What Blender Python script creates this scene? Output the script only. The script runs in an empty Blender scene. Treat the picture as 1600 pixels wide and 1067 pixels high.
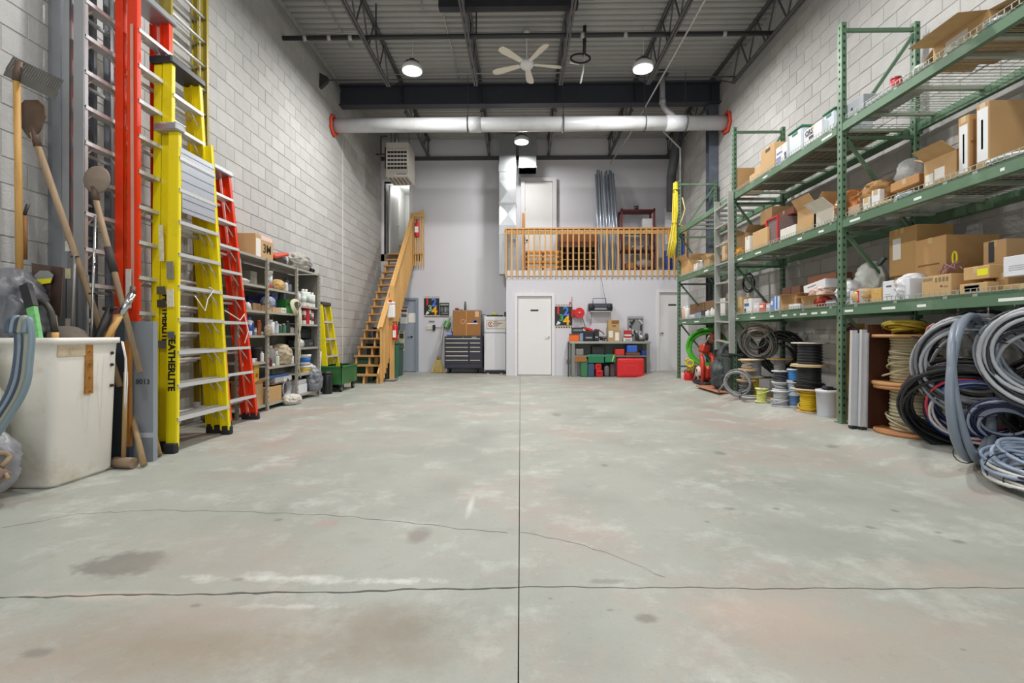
import bpy, math, random
from math import pi, sin, cos, sqrt, radians
from mathutils import Vector, Matrix, Euler
SC = bpy.context.scene
COL = SC.collection
H = 1.055
# ---------------------------------------------------------------- camera
cd = bpy.data.cameras.new('camera'); cam = bpy.data.objects.new('camera', cd); COL.objects.link(cam)
cd.sensor_fit = 'HORIZONTAL'; cd.sensor_width = 36.0; cd.lens = 36.0 * 760 / 1600
cam.location = (0, 0, H); YAW = math.atan(13 / 760)
cam.rotation_euler = (pi / 2, 0, YAW); cd.shift_y = -11.5 / 1600
cd.clip_start = 0.05; cd.clip_end = 200
SC.camera = cam
SC.view_settings.view_transform = 'Standard'; SC.view_settings.look = 'None'
SC.view_settings.gamma = 1.0; SC.view_settings.use_curve_mapping = False
SC.view_settings.exposure = -1.12
# ---------------------------------------------------------------- sky, fill light and lamps
w = bpy.data.worlds.new('sky'); SC.world = w; w.use_nodes = True
w.node_tree.nodes['Background'].inputs[0].default_value = (0.93, 0.96, 1.0, 1)
w.node_tree.nodes['Background'].inputs[1].default_value = 1.0
def area(name, loc, rot, sx, sy, power, col=(1, 1, 1), spread=pi):
    l = bpy.data.lights.new(name, 'AREA'); l.shape = 'RECTANGLE'; l.size = sx; l.size_y = sy
    l.energy = power; l.color = col; l.spread = spread
    o = bpy.data.objects.new(name, l); COL.objects.link(o); o.location = loc; o.rotation_euler = rot
    return o
# added fill light behind the camera, at an unseen, assumed door opening
area('rear_fill_light', (0.2, -3.4, 2.6), (pi / 2, 0, 0), 6.0, 4.6, 300, (0.95, 0.975, 1.0))
LAMPS = [(-1.93, 8.65, 5.80), (2.17, 8.65, 5.80), (0.03, 12.05, 5.86), (-1.93, 4.9, 5.80), (2.17, 4.9, 5.80), (-1.93, 1.0, 5.80), (2.17, 1.0, 5.80)]  # the last four are unseen, added to light the near hall
LAMP_W = [330, 330, 175, 240, 240, 170, 170]
for i, (p, pw) in enumerate(zip(LAMPS, LAMP_W)):
    l = bpy.data.lights.new('high_bay_glow', 'AREA'); l.shape = 'DISK'; l.size = 0.3; l.energy = pw; l.color = (1.0, 0.985, 0.96)
    o = bpy.data.objects.new('high_bay_glow', l); COL.objects.link(o); o.location = (p[0], p[1], p[2] - 0.075)
# ---------------------------------------------------------------- pixel rays (frame 1600x1067) onto known planes
_s, _c = sin(YAW), cos(YAW)
def ray(px, py):
    u = (px - 800) / 760; v = (522 - py) / 760
    return u * _c - _s, u * _s + _c, v
def onX(px, py, X):
    dx, dy, dz = ray(px, py); t = X / dx; return Vector((X, dy * t, H + dz * t))
def onY(px, py, Y):
    dx, dy, dz = ray(px, py); t = Y / dy; return Vector((dx * t, Y, H + dz * t))
def onZ(px, py, Z):
    dx, dy, dz = ray(px, py); t = (Z - H) / dz; return Vector((dx * t, dy * t, Z))
def to_px(p):
    x, y, z = p; d = -x * _s + y * _c
    if d < 0.05: return None
    r = x * _c + y * _s
    return 800 + 760 * r / d, 522 - 760 * (z - H) / d
# ---------------------------------------------------------------- materials
MATS = {}
def srgb(c):
    if isinstance(c, str):
        c = [int(c[i:i + 2], 16) / 255 for i in (0, 2, 4)]
    return tuple((x / 12.92 if x <= 0.04045 else ((x + 0.055) / 1.055) ** 2.4) for x in c)
def M(col, rough=0.6, metal=0.0, var=0.12, scale=9.0, bump=0.0, bscale=40.0, emit=0.0, dirt=None, island=0.0, stretch=None, alpha=1.0, spec=0.5, trans=0.0):
    key = (col, rough, metal, var, scale, bump, bscale, emit, dirt, island, stretch, alpha, trans)
    if key in MATS: return MATS[key]
    m = bpy.data.materials.new('surface_' + str(col)); m.use_nodes = True; nt = m.node_tree; N = nt.nodes; L = nt.links
    b = N['Principled BSDF']; c = srgb(col)
    b.inputs['Roughness'].default_value = rough; b.inputs['Metallic'].default_value = metal
    b.inputs['Specular IOR Level'].default_value = spec
    if alpha < 1: b.inputs['Alpha'].default_value = alpha
    if trans: b.inputs['Transmission Weight'].default_value = trans
    tc = N.new('ShaderNodeTexCoord'); src = tc.outputs['Object']
    if stretch:
        mp = N.new('ShaderNodeMapping'); mp.inputs['Scale'].default_value = stretch; L.new(src, mp.inputs[0]); src = mp.outputs[0]
    nz = N.new('ShaderNodeTexNoise'); nz.inputs['Scale'].default_value = scale; nz.inputs['Detail'].default_value = 5
    L.new(src, nz.inputs['Vector'])
    mx = N.new('ShaderNodeMixRGB'); mx.blend_type = 'MIX'
    mx.inputs[1].default_value = tuple(max(0, x * (1 - 1.6 * var)) for x in c) + (1,)
    mx.inputs[2].default_value = tuple(min(1, x * (1 + 1.2 * var)) for x in c) + (1,)
    L.new(nz.outputs['Fac'], mx.inputs[0]); out = mx.outputs[0]
    if dirt:
        n2 = N.new('ShaderNodeTexNoise'); n2.inputs['Scale'].default_value = scale * 0.45; n2.inputs['Detail'].default_value = 8; n2.inputs['Roughness'].default_value = 0.7
        L.new(src, n2.inputs['Vector'])
        cr = N.new('ShaderNodeValToRGB'); cr.color_ramp.elements[0].position = 0.52; cr.color_ramp.elements[1].position = 0.72
        L.new(n2.outputs['Fac'], cr.inputs[0])
        m2 = N.new('ShaderNodeMixRGB'); m2.inputs[2].default_value = srgb(dirt) + (1,); L.new(cr.outputs[0], m2.inputs[0]); L.new(out, m2.inputs[1]); out = m2.outputs[0]
    if island:
        g = N.new('ShaderNodeNewGeometry'); oi = N.new('ShaderNodeObjectInfo')
        ad = N.new('ShaderNodeMath'); ad.operation = 'ADD'; L.new(g.outputs['Random Per Island'], ad.inputs[0]); L.new(oi.outputs['Random'], ad.inputs[1])
        fr = N.new('ShaderNodeMath'); fr.operation = 'FRACT'; L.new(ad.outputs[0], fr.inputs[0])
        mr = N.new('ShaderNodeMapRange'); mr.inputs['To Min'].default_value = 1 - island; mr.inputs['To Max'].default_value = 1 + island
        L.new(fr.outputs[0], mr.inputs[0])
        vm = N.new('ShaderNodeVectorMath'); vm.operation = 'SCALE'; L.new(out, vm.inputs[0]); L.new(mr.outputs[0], vm.inputs['Scale']); out = vm.outputs[0]
    L.new(out, b.inputs['Base Color'])
    if bump:
        nb = N.new('ShaderNodeTexNoise'); nb.inputs['Scale'].default_value = bscale; nb.inputs['Detail'].default_value = 6; L.new(src, nb.inputs['Vector'])
        bp = N.new('ShaderNodeBump'); bp.inputs['Strength'].default_value = bump; bp.inputs['Distance'].default_value = 0.01
        L.new(nb.outputs['Fac'], bp.inputs['Height']); L.new(bp.outputs[0], b.inputs['Normal'])
    if emit:
        b.inputs['Emission Color'].default_value = c + (1,); b.inputs['Emission Strength'].default_value = emit
    MATS[key] = m; return m
def wood(col, rough=0.6, along='x', var=0.22):
    st = {'x': (1, 12, 12), 'y': (12, 1, 12), 'z': (12, 12, 1)}[along]
    return M(col, rough, var=var, scale=3.0, stretch=st, bump=0.15, bscale=8, island=0.10)
# ---------------------------------------------------------------- mesh builder
def basis(d):
    d = Vector(d).normalized(); a = Vector((0, 0, 1)) if abs(d.z) < 0.95 else Vector((1, 0, 0))
    u = d.cross(a).normalized(); return u, d.cross(u).normalized(), d
class MB:
    def __init__(s): s.v = []; s.f = []; s.sm = []
    def add(s, vs, fs, smooth=False, mat=None):
        n = len(s.v)
        s.v += [tuple(mat @ Vector(p)) if mat is not None else tuple(p) for p in vs]
        s.f += [tuple(i + n for i in f) for f in fs]; s.sm += [smooth] * len(fs); return s
    def box(s, c, d, rot=None, bev=0.0, taper=1.0, mat=None):
        x, y, z = d[0] / 2, d[1] / 2, d[2] / 2
        T = Matrix.Translation(c)
        if rot is not None: T = T @ Euler(rot).to_matrix().to_4x4()
        if mat is not None: T = mat @ T
        if bev > 0:
            bv = min(bev, x * .9, y * .9, z * .9); vs = []; ring = [(-1, -1), (1, -1), (1, 1), (-1, 1)]
            def rg(zz, ins, tp=1.0):
                out = []
                for i, (a, b) in enumerate(ring):
                    px, py = a * (x * tp - ins), b * (y * tp - ins); o = bv
                    if ins > 0: o = 0.5 * bv
                    pts = [(px - a * o, py), (px, py - b * o)]
                    if i % 2 == 0: pts = [pts[1], pts[0]]
                    out += [(p[0], p[1], zz) for p in pts]
                return out
            vs = rg(-z, bv * .7) + rg(-z + bv, 0) + rg(z - bv, 0, taper) + rg(z, bv * .7, taper)
            fs = [tuple(range(7, -1, -1)), tuple(range(24, 32))]
            for r in range(3):
                for i in range(8):
                    j = (i + 1) % 8; fs.append((r * 8 + i, r * 8 + j, r * 8 + 8 + j, r * 8 + 8 + i))
            return s.add(vs, fs, False, T)
        t = taper
        vs = [(-x, -y, -z), (x, -y, -z), (x, y, -z), (-x, y, -z), (-x * t, -y * t, z), (x * t, -y * t, z), (x * t, y * t, z), (-x * t, y * t, z)]
        return s.add(vs, [(0, 3, 2, 1), (4, 5, 6, 7), (0, 1, 5, 4), (1, 2, 6, 5), (2, 3, 7, 6), (3, 0, 4, 7)], False, T)
    def bb(s, x0, x1, y0, y1, z0, z1, **k):
        return s.box(((x0 + x1) / 2, (y0 + y1) / 2, (z0 + z1) / 2), (abs(x1 - x0), abs(y1 - y0), abs(z1 - z0)), **k)
    def bar(s, p, q, w, h=None, up=(0, 0, 1)):
        p = Vector(p); q = Vector(q); d = (q - p); L = d.length
        if L < 1e-6: return s
        d.normalize(); up = Vector(up)
        if abs(d.dot(up)) > 0.97: up = Vector((0, 1, 0)) if abs(d.y) < 0.9 else Vector((1, 0, 0))
        u = d.cross(up).normalized(); vv = u.cross(d).normalized(); h = h or w
        Mx = Matrix((u, d, vv)).transposed().to_4x4(); Mx.translation = (p + q) / 2
        return s.box((0, 0, 0), (w, L, h), mat=Mx)
    def tube(s, pts, r, n=8, closed=False, caps=True, r2=None):
        pts = [Vector(p) for p in pts]; m = len(pts); vs = []; fs = []
        prev = None
        for i, p in enumerate(pts):
            if closed: d = pts[(i + 1) % m] - pts[i - 1]
            else: d = pts[min(i + 1, m - 1)] - pts[max(i - 1, 0)]
            if d.length < 1e-9: d = Vector((0, 0, 1))
            d.normalize()
            if prev is None: u, v, _ = basis(d)
            else:
                u = prev - d * prev.dot(d)
                if u.length < 1e-6: u, _, _ = basis(d)
                u.normalize(); v = d.cross(u)
            prev = u; rr = r if not callable(r) else r(i / max(1, m - 1))
            if r2 is not None: rr = r + (r2 - r) * i / max(1, m - 1)
            for k in range(n):
                a = 2 * pi * k / n; vs.append(p + u * cos(a) * rr + v * sin(a) * rr)
        for i in range(m if closed else m - 1):
            j = (i + 1) % m
            for k in range(n):
                l = (k + 1) % n; fs.append((i * n + k, i * n + l, j * n + l, j * n + k))
        s.add(vs, fs, True)
        if caps and not closed:
            b = len(s.v) - len(vs); s.f += [tuple(b + k for k in range(n - 1, -1, -1)), tuple(b + (m - 1) * n + k for k in range(n))]; s.sm += [False, False]
        return s
    def cyl(s, p, q, r, r2=None, n=16): return s.tube([p, q], r, n, r2=r2)
    def lathe(s, prof, n=20, c=(0, 0, 0), mat=None, smooth=True):
        vs = []; fs = []; m = len(prof)
        for (r, z) in prof:
            for k in range(n):
                a = 2 * pi * k / n; vs.append((c[0] + r * cos(a), c[1] + r * sin(a), c[2] + z))
        for i in range(m - 1):
            for k in range(n):
                l = (k + 1) % n; fs.append((i * n + k, i * n + l, (i + 1) * n + l, (i + 1) * n + k))
        s.add(vs, fs, smooth, mat); b = len(s.v) - len(vs)
        if prof[0][0] > 1e-5: s.f.append(tuple(b + k for k in range(n - 1, -1, -1))); s.sm.append(False)
        if prof[-1][0] > 1e-5: s.f.append(tuple(b + (m - 1) * n + k for k in range(n))); s.sm.append(False)
        return s
    def prism(s, poly, t, mat=None, smooth=False):
        """poly in xz, extruded along y by t (centred)"""
        n = len(poly); vs = [(x, -t / 2, z) for x, z in poly] + [(x, t / 2, z) for x, z in poly]
        fs = [tuple(range(n)), tuple(range(2 * n - 1, n - 1, -1))]
        for i in range(n):
            j = (i + 1) % n; fs.append((j, i, i + n, j + n))
        return s.add(vs, fs, smooth, mat)
    def ball(s, c, r, n=12, m=8, sc=(1, 1, 1), jit=0.0, rnd=None):
        vs = []; fs = []
        for i in range(m + 1):
            th = pi * i / m
            for k in range(n):
                a = 2 * pi * k / n; q = 1 + (rnd.uniform(-jit, jit) if rnd and 0 < i < m else 0)
                vs.append((c[0] + r * sc[0] * sin(th) * cos(a) * q, c[1] + r * sc[1] * sin(th) * sin(a) * q, c[2] + r * sc[2] * cos(th) * q))
        for i in range(m):
            for k in range(n):
                l = (k + 1) % n; fs.append((i * n + k, (i + 1) * n + k, (i + 1) * n + l, i * n + l))
        return s.add(vs, fs, True)
    def mesh(s, name, mat):
        me = bpy.data.meshes.new(name); me.from_pydata(s.v, [], s.f)
        me.polygons.foreach_set('use_smooth', s.sm); me.update()
        if mat: me.materials.append(mat)
        return me
    def obj(s, name, mat, parent=None, loc=None):
        o = bpy.data.objects.new(name, s.mesh(name, mat)); COL.objects.link(o)
        if parent is not None: o.parent = parent
        if loc is not None: o.location = loc
        return o
def tag(o, label, cat, group=None, kind=None):
    o['label'] = label; o['category'] = cat
    if group: o['group'] = group
    if kind: o['kind'] = kind
    return o
def thing(name, label, cat, loc=(0, 0, 0), rz=0.0, group=None, rot=None):
    o = bpy.data.objects.new(name, None); COL.objects.link(o); o.location = loc
    o.rotation_euler = rot if rot else (0, 0, rz); o.empty_display_size = 0.1
    return tag(o, label, cat, group)
def struct(name, mb, mat, parent=None):
    o = mb.obj(name, mat, parent); o['kind'] = 'structure'; return o
def copy_tree(o, parent=None):
    c = o.copy(); COL.objects.link(c); c.parent = parent
    for ch in KIDS.get(o.name, []) if False else [x for x in o.children]: copy_tree(ch, c)
    return c
def dup(o, loc, rz=None, label=None, group=None, rot=None):
    c = copy_tree(o); c.location = loc
    if rz is not None: c.rotation_euler = (0, 0, rz)
    if rot is not None: c.rotation_euler = rot
    if label: c['label'] = label
    if group: c['group'] = group
    return c
def text_mesh(txt, size, depth=0.0005, align='CENTER', bold=0.0, sx=1.0):
    cu = bpy.data.curves.new('lettering', 'FONT'); cu.body = txt; cu.size = size; cu.extrude = depth; cu.offset = bold
    cu.align_x = align; cu.align_y = 'CENTER'; cu.resolution_u = 2
    o = bpy.data.objects.new('lettering', cu); COL.objects.link(o); bpy.context.view_layer.update()
    me = bpy.data.meshes.new_from_object(o.evaluated_get(bpy.context.evaluated_depsgraph_get()))
    bpy.data.objects.remove(o); bpy.data.curves.remove(cu)
    if sx != 1.0:
        for v in me.vertices: v.co.x *= sx
    return me
def text(txt, size, mat, parent, loc, face='-Y', name='lettering', bold=0.0, align='CENTER', roll=0.0, sx=1.0):
    """flat print that reads from the given side"""
    me = text_mesh(txt, size, 0.0006, align, bold, sx); me.materials.append(mat)
    o = bpy.data.objects.new(name, me); COL.objects.link(o); o.parent = parent; o.location = loc
    R = {'-Y': Euler((pi / 2, 0, 0)), '-X': Euler((pi / 2, 0, -pi / 2)), '+X': Euler((pi / 2, 0, pi / 2)), '+Z': Euler((0, 0, 0))}[face].to_matrix()
    o.rotation_euler = (R @ Euler((0, 0, roll)).to_matrix()).to_euler(); return o
R0 = random.Random(7)
def slab(name, x0, x1, y0, y1, z0, z1, mat, parent=None, bev=0.0):
    return MB().bb(x0, x1, y0, y1, z0, z1, bev=bev).obj(name, mat, parent)
# ================================================================ STRUCTURE
XL, XR, YB, YM, YF, ZC = -3.92, 4.28, 13.6, 12.43, -3.6, 6.50
def sstep(a, b, x):
    t = min(1, max(0, (x - a) / (b - a))); return t * t * (3 - 2 * t)
def floor_z(x): return 0.12 * sstep(2.75, 3.36, x)
# ---- floor material: worn concrete with stains of their own shape
def floor_mat():
    m = bpy.data.materials.new('worn_concrete'); m.use_nodes = True; nt = m.node_tree; N = nt.nodes; L = nt.links; b = N['Principled BSDF']
    g = N.new('ShaderNodeNewGeometry'); P = g.outputs['Position']
    def noise(sc, det=6, ro=0.6, vec=P):
        n = N.new('ShaderNodeTexNoise'); n.inputs['Scale'].default_value = sc; n.inputs['Detail'].default_value = det; n.inputs['Roughness'].default_value = ro; L.new(vec, n.inputs['Vector']); return n.outputs['Fac']
    def ramp(f, a, bb):
        r = N.new('ShaderNodeMapRange'); r.inputs['From Min'].default_value = a; r.inputs['From Max'].default_value = bb; L.new(f, r.inputs[0]); return r.outputs[0]
    def mix(c1, c2, f, fac=1.0):
        if fac != 1.0:
            q = N.new('ShaderNodeMath'); q.operation = 'MULTIPLY'; L.new(f, q.inputs[0]); q.inputs[1].default_value = fac; f = q.outputs[0]
        x = N.new('ShaderNodeMixRGB'); L.new(f, x.inputs[0]); L.new(c1, x.inputs[1])
        x.inputs[2].default_value = srgb(c2) + (1,); return x.outputs[0]
    base = N.new('ShaderNodeRGB'); base.outputs[0].default_value = srgb('a4a69e') + (1,); c = base.outputs[0]
    c = mix(c, '8f918a', ramp(noise(0.9, 9, .68), 0.46, 0.68), 0.75)
    c = mix(c, 'ae9a90', ramp(noise(0.55, 9, 0.7), 0.50, 0.62), 0.65)
    c = mix(c, 'cfd2cc', ramp(noise(2.1, 10, 0.75), 0.52, 0.68), 0.55)
    c = mix(c, '7d7d76', ramp(noise(6.0, 10, 0.8), 0.56, 0.74), 0.5)
    c = mix(c, '77756f', ramp(noise(38.0, 3, 0.6), 0.64, 0.78), 0.35)
    c = mix(c, '84827b', ramp(noise(75.0, 4, 0.7), 0.56, 0.70), 0.35)
    c = mix(c, 'd3d5cf', ramp(noise(22.0, 9, 0.8), 0.60, 0.72), 0.35)
    def blob(cx, cy, rx, ry, col, fac, rough=0.45, soft=0.55):
        nonlocal c
        mp = N.new('ShaderNodeMapping'); mp.vector_type = 'POINT'; mp.inputs['Location'].default_value = (-cx / rx, -cy / ry, 0); mp.inputs['Scale'].default_value = (1 / rx, 1 / ry, 0)
        L.new(P, mp.inputs[0]); ln = N.new('ShaderNodeVectorMath'); ln.operation = 'LENGTH'; L.new(mp.outputs[0], ln.inputs[0])
        n = noise(2.2 / max(rx, ry), 6, 0.7); a = N.new('ShaderNodeMath'); a.operation = 'MULTIPLY_ADD'; L.new(n, a.inputs[0]); a.inputs[1].default_value = rough * 2; a.inputs[2].default_value = -rough
        q = N.new('ShaderNodeMath'); q.operation = 'ADD'; L.new(ln.outputs['Value'], q.inputs[0]); L.new(a.outputs[0], q.inputs[1])
        c = mix(c, col, ramp(q.outputs[0], 1.0, 1.0 - soft), fac)
    def bl(px, py, w, h, col, fac, rough=0.45, soft=0.55):
        p = onZ(px, py, 0); e = onZ(px + w / 2, py, 0); f = onZ(px, py - h / 2, 0)
        blob(p.x, p.y, abs(e.x - p.x), abs(f.y - p.y), col, fac, rough, soft)
    bl(195, 880, 150, 44, '6d6b66', 0.75, 0.7, 0.35)
    bl(620, 985, 330, 130, '7f7768', 0.70, 0.7, 0.9)
    bl(655, 835, 46, 32, '76716c', 0.6); bl(1010, 966, 46, 18, '6f6a66', 0.7); bl(740, 690, 90, 60, '8f8f8a', 0.55, 0.6, 0.8)
    bl(510, 818, 60, 18, 'a78f88', 0.5); bl(560, 845, 60, 14, '97958f', 0.5); bl(700, 760, 110, 40, '8a8983', 0.5, 0.6, 0.9)
    bl(330, 1010, 900, 150, '93826f', 0.65, 0.9, 0.9); bl(1330, 1000, 800, 150, 'ae9a8a', 0.45, 0.9, 0.9); bl(330, 860, 500, 110, 'a59b92', 0.45, 0.8, 0.9); bl(640, 690, 300, 90, '9b9a93', 0.5, 0.9, 0.9)
    bl(430, 903, 300, 16, 'd9dbd6', 0.6, 2.2, 0.95); bl(620, 908, 160, 12, 'd9dbd6', 0.6, 2.2, 0.95); bl(450, 948, 160, 10, 'd9dbd6', 0.5, 2.2, 0.95); bl(330, 955, 420, 60, 'ab9d94', 0.5, 0.9, 0.9); bl(160, 930, 300, 20, 'c9b7aa', 0.5, 0.8, 0.9)
    bl(1200, 960, 300, 80, 'bfa898', 0.45, 0.9, 0.9); bl(1480, 900, 300, 60, 'c0ab9c', 0.4, 0.9, 0.9); bl(1530, 780, 160, 26, 'a39690', 0.5, 0.8, 0.8)
    bl(950, 908, 70, 10, '77746e', 0.5, 0.8, 0.5); bl(735, 790, 14, 40, 'dcdeda', 0.6, 0.2, 0.9); bl(250, 680, 300, 26, 'b59c93', 0.35, 0.8, 0.9)
    rr = random.Random(3)
    for (px, py, ww) in [(953, 953, 14), (1140, 795, 24), (1213, 795, 16), (1360, 824, 20), (1497, 846, 26), (1125, 708, 22), (945, 727, 14), (435, 812, 18), (1398, 798, 16), (306, 946, 22), (60, 1020, 60), (1466, 832, 14), (1505, 1015, 12), (860, 935, 10), (1105, 815, 12), (372, 905, 24), (870, 648, 18), (1300, 700, 20)]:
        bl(px, py, ww, ww * 0.36, '6f6d68', 0.55, 0.35, 0.6)
    L.new(c, b.inputs['Base Color'])
    r = N.new('ShaderNodeMapRange'); L.new(noise(1.6, 6), r.inputs[0]); r.inputs['From Min'].default_value = 0.3; r.inputs['From Max'].default_value = 0.7
    r.inputs['To Min'].default_value = 0.38; r.inputs['To Max'].default_value = 0.62; L.new(r.outputs[0], b.inputs['Roughness']); b.inputs['Specular IOR Level'].default_value = 0.4
    bp = N.new('ShaderNodeBump'); bp.inputs['Strength'].default_value = 0.25; bp.inputs['Distance'].default_value = 0.006; L.new(noise(16, 8, 0.7), bp.inputs['Height']); L.new(bp.outputs[0], b.inputs['Normal'])
    return m
FM = floor_mat()
sub = MB().bb(XL - 0.3, XR + 0.3, YF, YB + 3.2, -0.30, -0.025); fl = struct('floor', sub, M('4a4742', 0.95, bump=0.4))
rc = random.Random(12)
ycr = lambda x: 2.025 + 0.004 * sin(3.1 * x + 1) + 0.004 * sin(11.0 * x) + 0.003 * sin(37 * x) + (0.014 * x if x > 0 else 0.055 * x)
def floor_panel(x0, x1, ya, yb, nx, ny):
    mb = MB(); vs = []; fs = []
    for i in range(nx + 1):
        x = x0 + (x1 - x0) * i / nx
        a = ya(x) if callable(ya) else ya; b_ = yb(x) if callable(yb) else yb
        for j in range(ny + 1): vs.append((x, a + (b_ - a) * j / ny, floor_z(x)))
    for i in range(nx):
        for j in range(ny):
            k = i * (ny + 1) + j; fs.append((k, k + ny + 1, k + ny + 2, k + 1))
    n = len(vs)
    edge = [(i * (ny + 1)) for i in range(nx + 1)] + [nx * (ny + 1) + j for j in range(1, ny + 1)] + [i * (ny + 1) + ny for i in range(nx - 1, -1, -1)] + [j for j in range(ny - 1, 0, -1)]
    low = {}
    for e in edge: low[e] = len(vs); vs.append((vs[e][0], vs[e][1], -0.03))
    for q in range(len(edge)):
        e, f = edge[q], edge[(q + 1) % len(edge)]; fs.append((f, e, low[e], low[f]))
    mb.add(vs, fs); return mb
G = 0.0022
for (x0, x1) in ((XL - 0.2, -0.006 - G), (-0.006 + G, XR + 0.2)):
    struct('floor_slab', floor_panel(x0, x1, YF, lambda x: ycr(x) - 0.003 - (0.008 * abs(sin(7.3 * x)) * abs(sin(31 * x)) if x < 0 else 0.001), 120, 1), FM, fl)
    struct('floor_slab', floor_panel(x0, x1, lambda x: ycr(x) + 0.003 + (0.008 * abs(sin(5.1 * x + 1)) * abs(sin(23 * x)) if x < 0 else 0.001), YB + 3.0, 120, 1), FM, fl)
def crack(pts, wd):
    mb = MB(); q = random.Random(len(pts)); P = []
    for i in range(len(pts) - 1):
        a = onZ(*pts[i], 0); b = onZ(*pts[i + 1], 0); k = max(2, int((b - a).length / 0.05))
        for j in range(k): P.append(a.lerp(b, j / k) + Vector((q.uniform(-.008, .008), q.uniform(-.012, .012), 0)))
    vs = []; fs = []
    for i, p in enumerate(P):
        w2 = wd * q.uniform(0.3, 1.0); z = floor_z(p.x) + 0.0008; vs += [(p.x, p.y - w2, z), (p.x, p.y + w2, z)]
        if i: fs.append((2 * i - 2, 2 * i, 2 * i + 1, 2 * i - 1))
    mb.add(vs, fs); return struct('crack', mb, M('6e6a63', 0.9), fl)
crack([(0, 826), (120, 803), (250, 797), (380, 800), (520, 805), (640, 816), (720, 826), (806, 832)], 0.003)
crack([(812, 832), (900, 848), (960, 868), (1010, 888), (1052, 912)], 0.0025)
# ---- masonry walls
BLOCK = M('b3b2b0', 0.85, var=0.08, scale=6, bump=0.5, bscale=60, island=0.075)
MORTAR = M('a6a4a2', 0.9, var=0.08)
def block_wall(name, X, sgn, y0, y1, z0, z1, seed):
    base = MB().bb(X, X - sgn * 0.25, y0, y1, z0 - 0.3, z1); wl = struct(name, base, MORTAR)
    me = {}
    def blk(w):
        q = MB(); g = 0.0032; h = 0.2
        o = [(0, -w / 2 + g, -h / 2 + g), (0, w / 2 - g, -h / 2 + g), (0, w / 2 - g, h / 2 - g), (0, -w / 2 + g, h / 2 - g)]
        k = 0.004; i = [(sgn * 0.006, a + (k if a < 0 else -k), b + (k if b < 0 else -k)) for _, a, b in o]
        f = [(0, 1, 5, 4), (1, 2, 6, 5), (2, 3, 7, 6), (3, 0, 4, 7), (4, 5, 6, 7)]
        if sgn < 0: f = [tuple(reversed(t)) for t in f]
        return o + i, f
    cells = []; k = 0
    z = z0
    while z < z1 - 0.1:
        y = y0 - (0.2 if k % 2 else 0.0); row = []
        while y < y1:
            a, b = max(y, y0), min(y + 0.4, y1)
            if b - a > 0.05: row.append((a, b))
            y += 0.4
        for a, b in row: cells.append(((a + b) / 2, z + 0.1, round(b - a, 3)))
        z += 0.2; k += 1
    rr = random.Random(seed)
    def vis(c):
        p = to_px((X, c[0], c[1]))
        if not p or not (-20 < p[0] < 1620 and -20 < p[1] < 1087): return 0
        if sgn > 0 and c[1] < 0.9 + 0.0 * c[0]: return 0.001 / c[0]
        return 1 / c[0]
    cells.sort(key=vis, reverse=True); rest = MB()
    for i, (yc, zc, wd) in enumerate(cells):
        off = rr.uniform(-0.0015, 0.0015)
        if i < 290 and vis((yc, zc)) > 0:
            if wd not in me:
                q = MB(); q.add(*blk(wd)); me[wd] = q.mesh('block', BLOCK)
            o = bpy.data.objects.new('block', me[wd]); COL.objects.link(o); o.parent = wl; o.location = (X + off, yc, zc)
        else:
            vs, fs = blk(wd); rest.add(vs, fs, False, Matrix.Translation((X + off, yc, zc)))
    o = rest.obj('masonry', BLOCK, wl); o['kind'] = 'stuff'; return wl
wall_left = block_wall('wall_left', XL, 1, YF, YB, 0.0, 6.6, 1)
wall_right = block_wall('wall_right', XR, -1, YF, YB, 0.12, 6.6, 2)
# control joint sealed in white on the left wall
yj = onX(535, 400, XL).y
struct('caulk_joint', MB().bb(XL, XL + 0.013, yj - 0.012, yj + 0.012, 0, 5.6), M('d8d6d0', 0.7), wall_left)
PW = M('cfcfd5', 0.75, var=0.03, scale=1.2, dirt=None); PW2 = M('d6d5dc', 0.7, var=0.03, scale=1.0)
# back wall with the stair doorway (px 598-643 at z 3.32-5.35)
dz0 = 3.30; dx0 = onY(600.5, 400, YB).x; dx1 = onY(640, 400, YB).x; dz1 = 5.33
mb = MB()
mb.bb(XL - .1, dx0, YB, YB + 0.15, -0.1, 6.6); mb.bb(dx1, XR + .1, YB, YB + 0.15, -0.1, 6.6)
mb.bb(dx0, dx1, YB, YB + 0.15, -0.1, dz0 - 0.2); mb.bb(dx0, dx1, YB, YB + 0.15, dz1, 6.6)
wall_back = struct('wall_back', mb, PW)
# corridor beyond the doorway
mb = MB(); mb.bb(dx0 - .3, dx0 - .02, YB + .15, YB + 3, dz0 - .2, 5.9); mb.bb(dx1 + .02, dx1 + .3, YB + .15, YB + 3, dz0 - .2, 5.9); mb.bb(dx0 - .3, dx1 + .3, YB + 2.6, YB + 2.8, dz0 - .2, 5.9); mb.bb(dx0 - .3, dx1 + .3, YB + .15, YB + 2.8, 5.7, 5.9)
struct('corridor_wall', mb, M('c9cac6', 0.8, var=0.03), wall_back)
struct('corridor_floor', MB().bb(dx0 - .3, dx1 + .3, YB, YB + 3, dz0 - .2, dz0), M('8d8074', 0.8), wall_back)
WT = M('e2e1e4', 0.5, var=0.02)
mb = MB(); tw = 0.07
mb.bb(dx0 - tw, dx0, YB - .02, YB + .17, dz0, dz1 + tw); mb.bb(dx1, dx1 + tw, YB - .02, YB + .17, dz0, dz1 + tw); mb.bb(dx0, dx1, YB - .02, YB + .17, dz1, dz1 + tw)
struct('door_frame', mb, WT, wall_back)
l = bpy.data.lights.new('corridor_fill', 'POINT'); l.energy = 45; l.shadow_soft_size = 0.15; o = bpy.data.objects.new('corridor_fill', l); COL.objects.link(o); o.location = ((dx0 + dx1) / 2 + .1, YB + 1.5, 5.5)  # unseen fill light added to brighten the corridor
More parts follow.
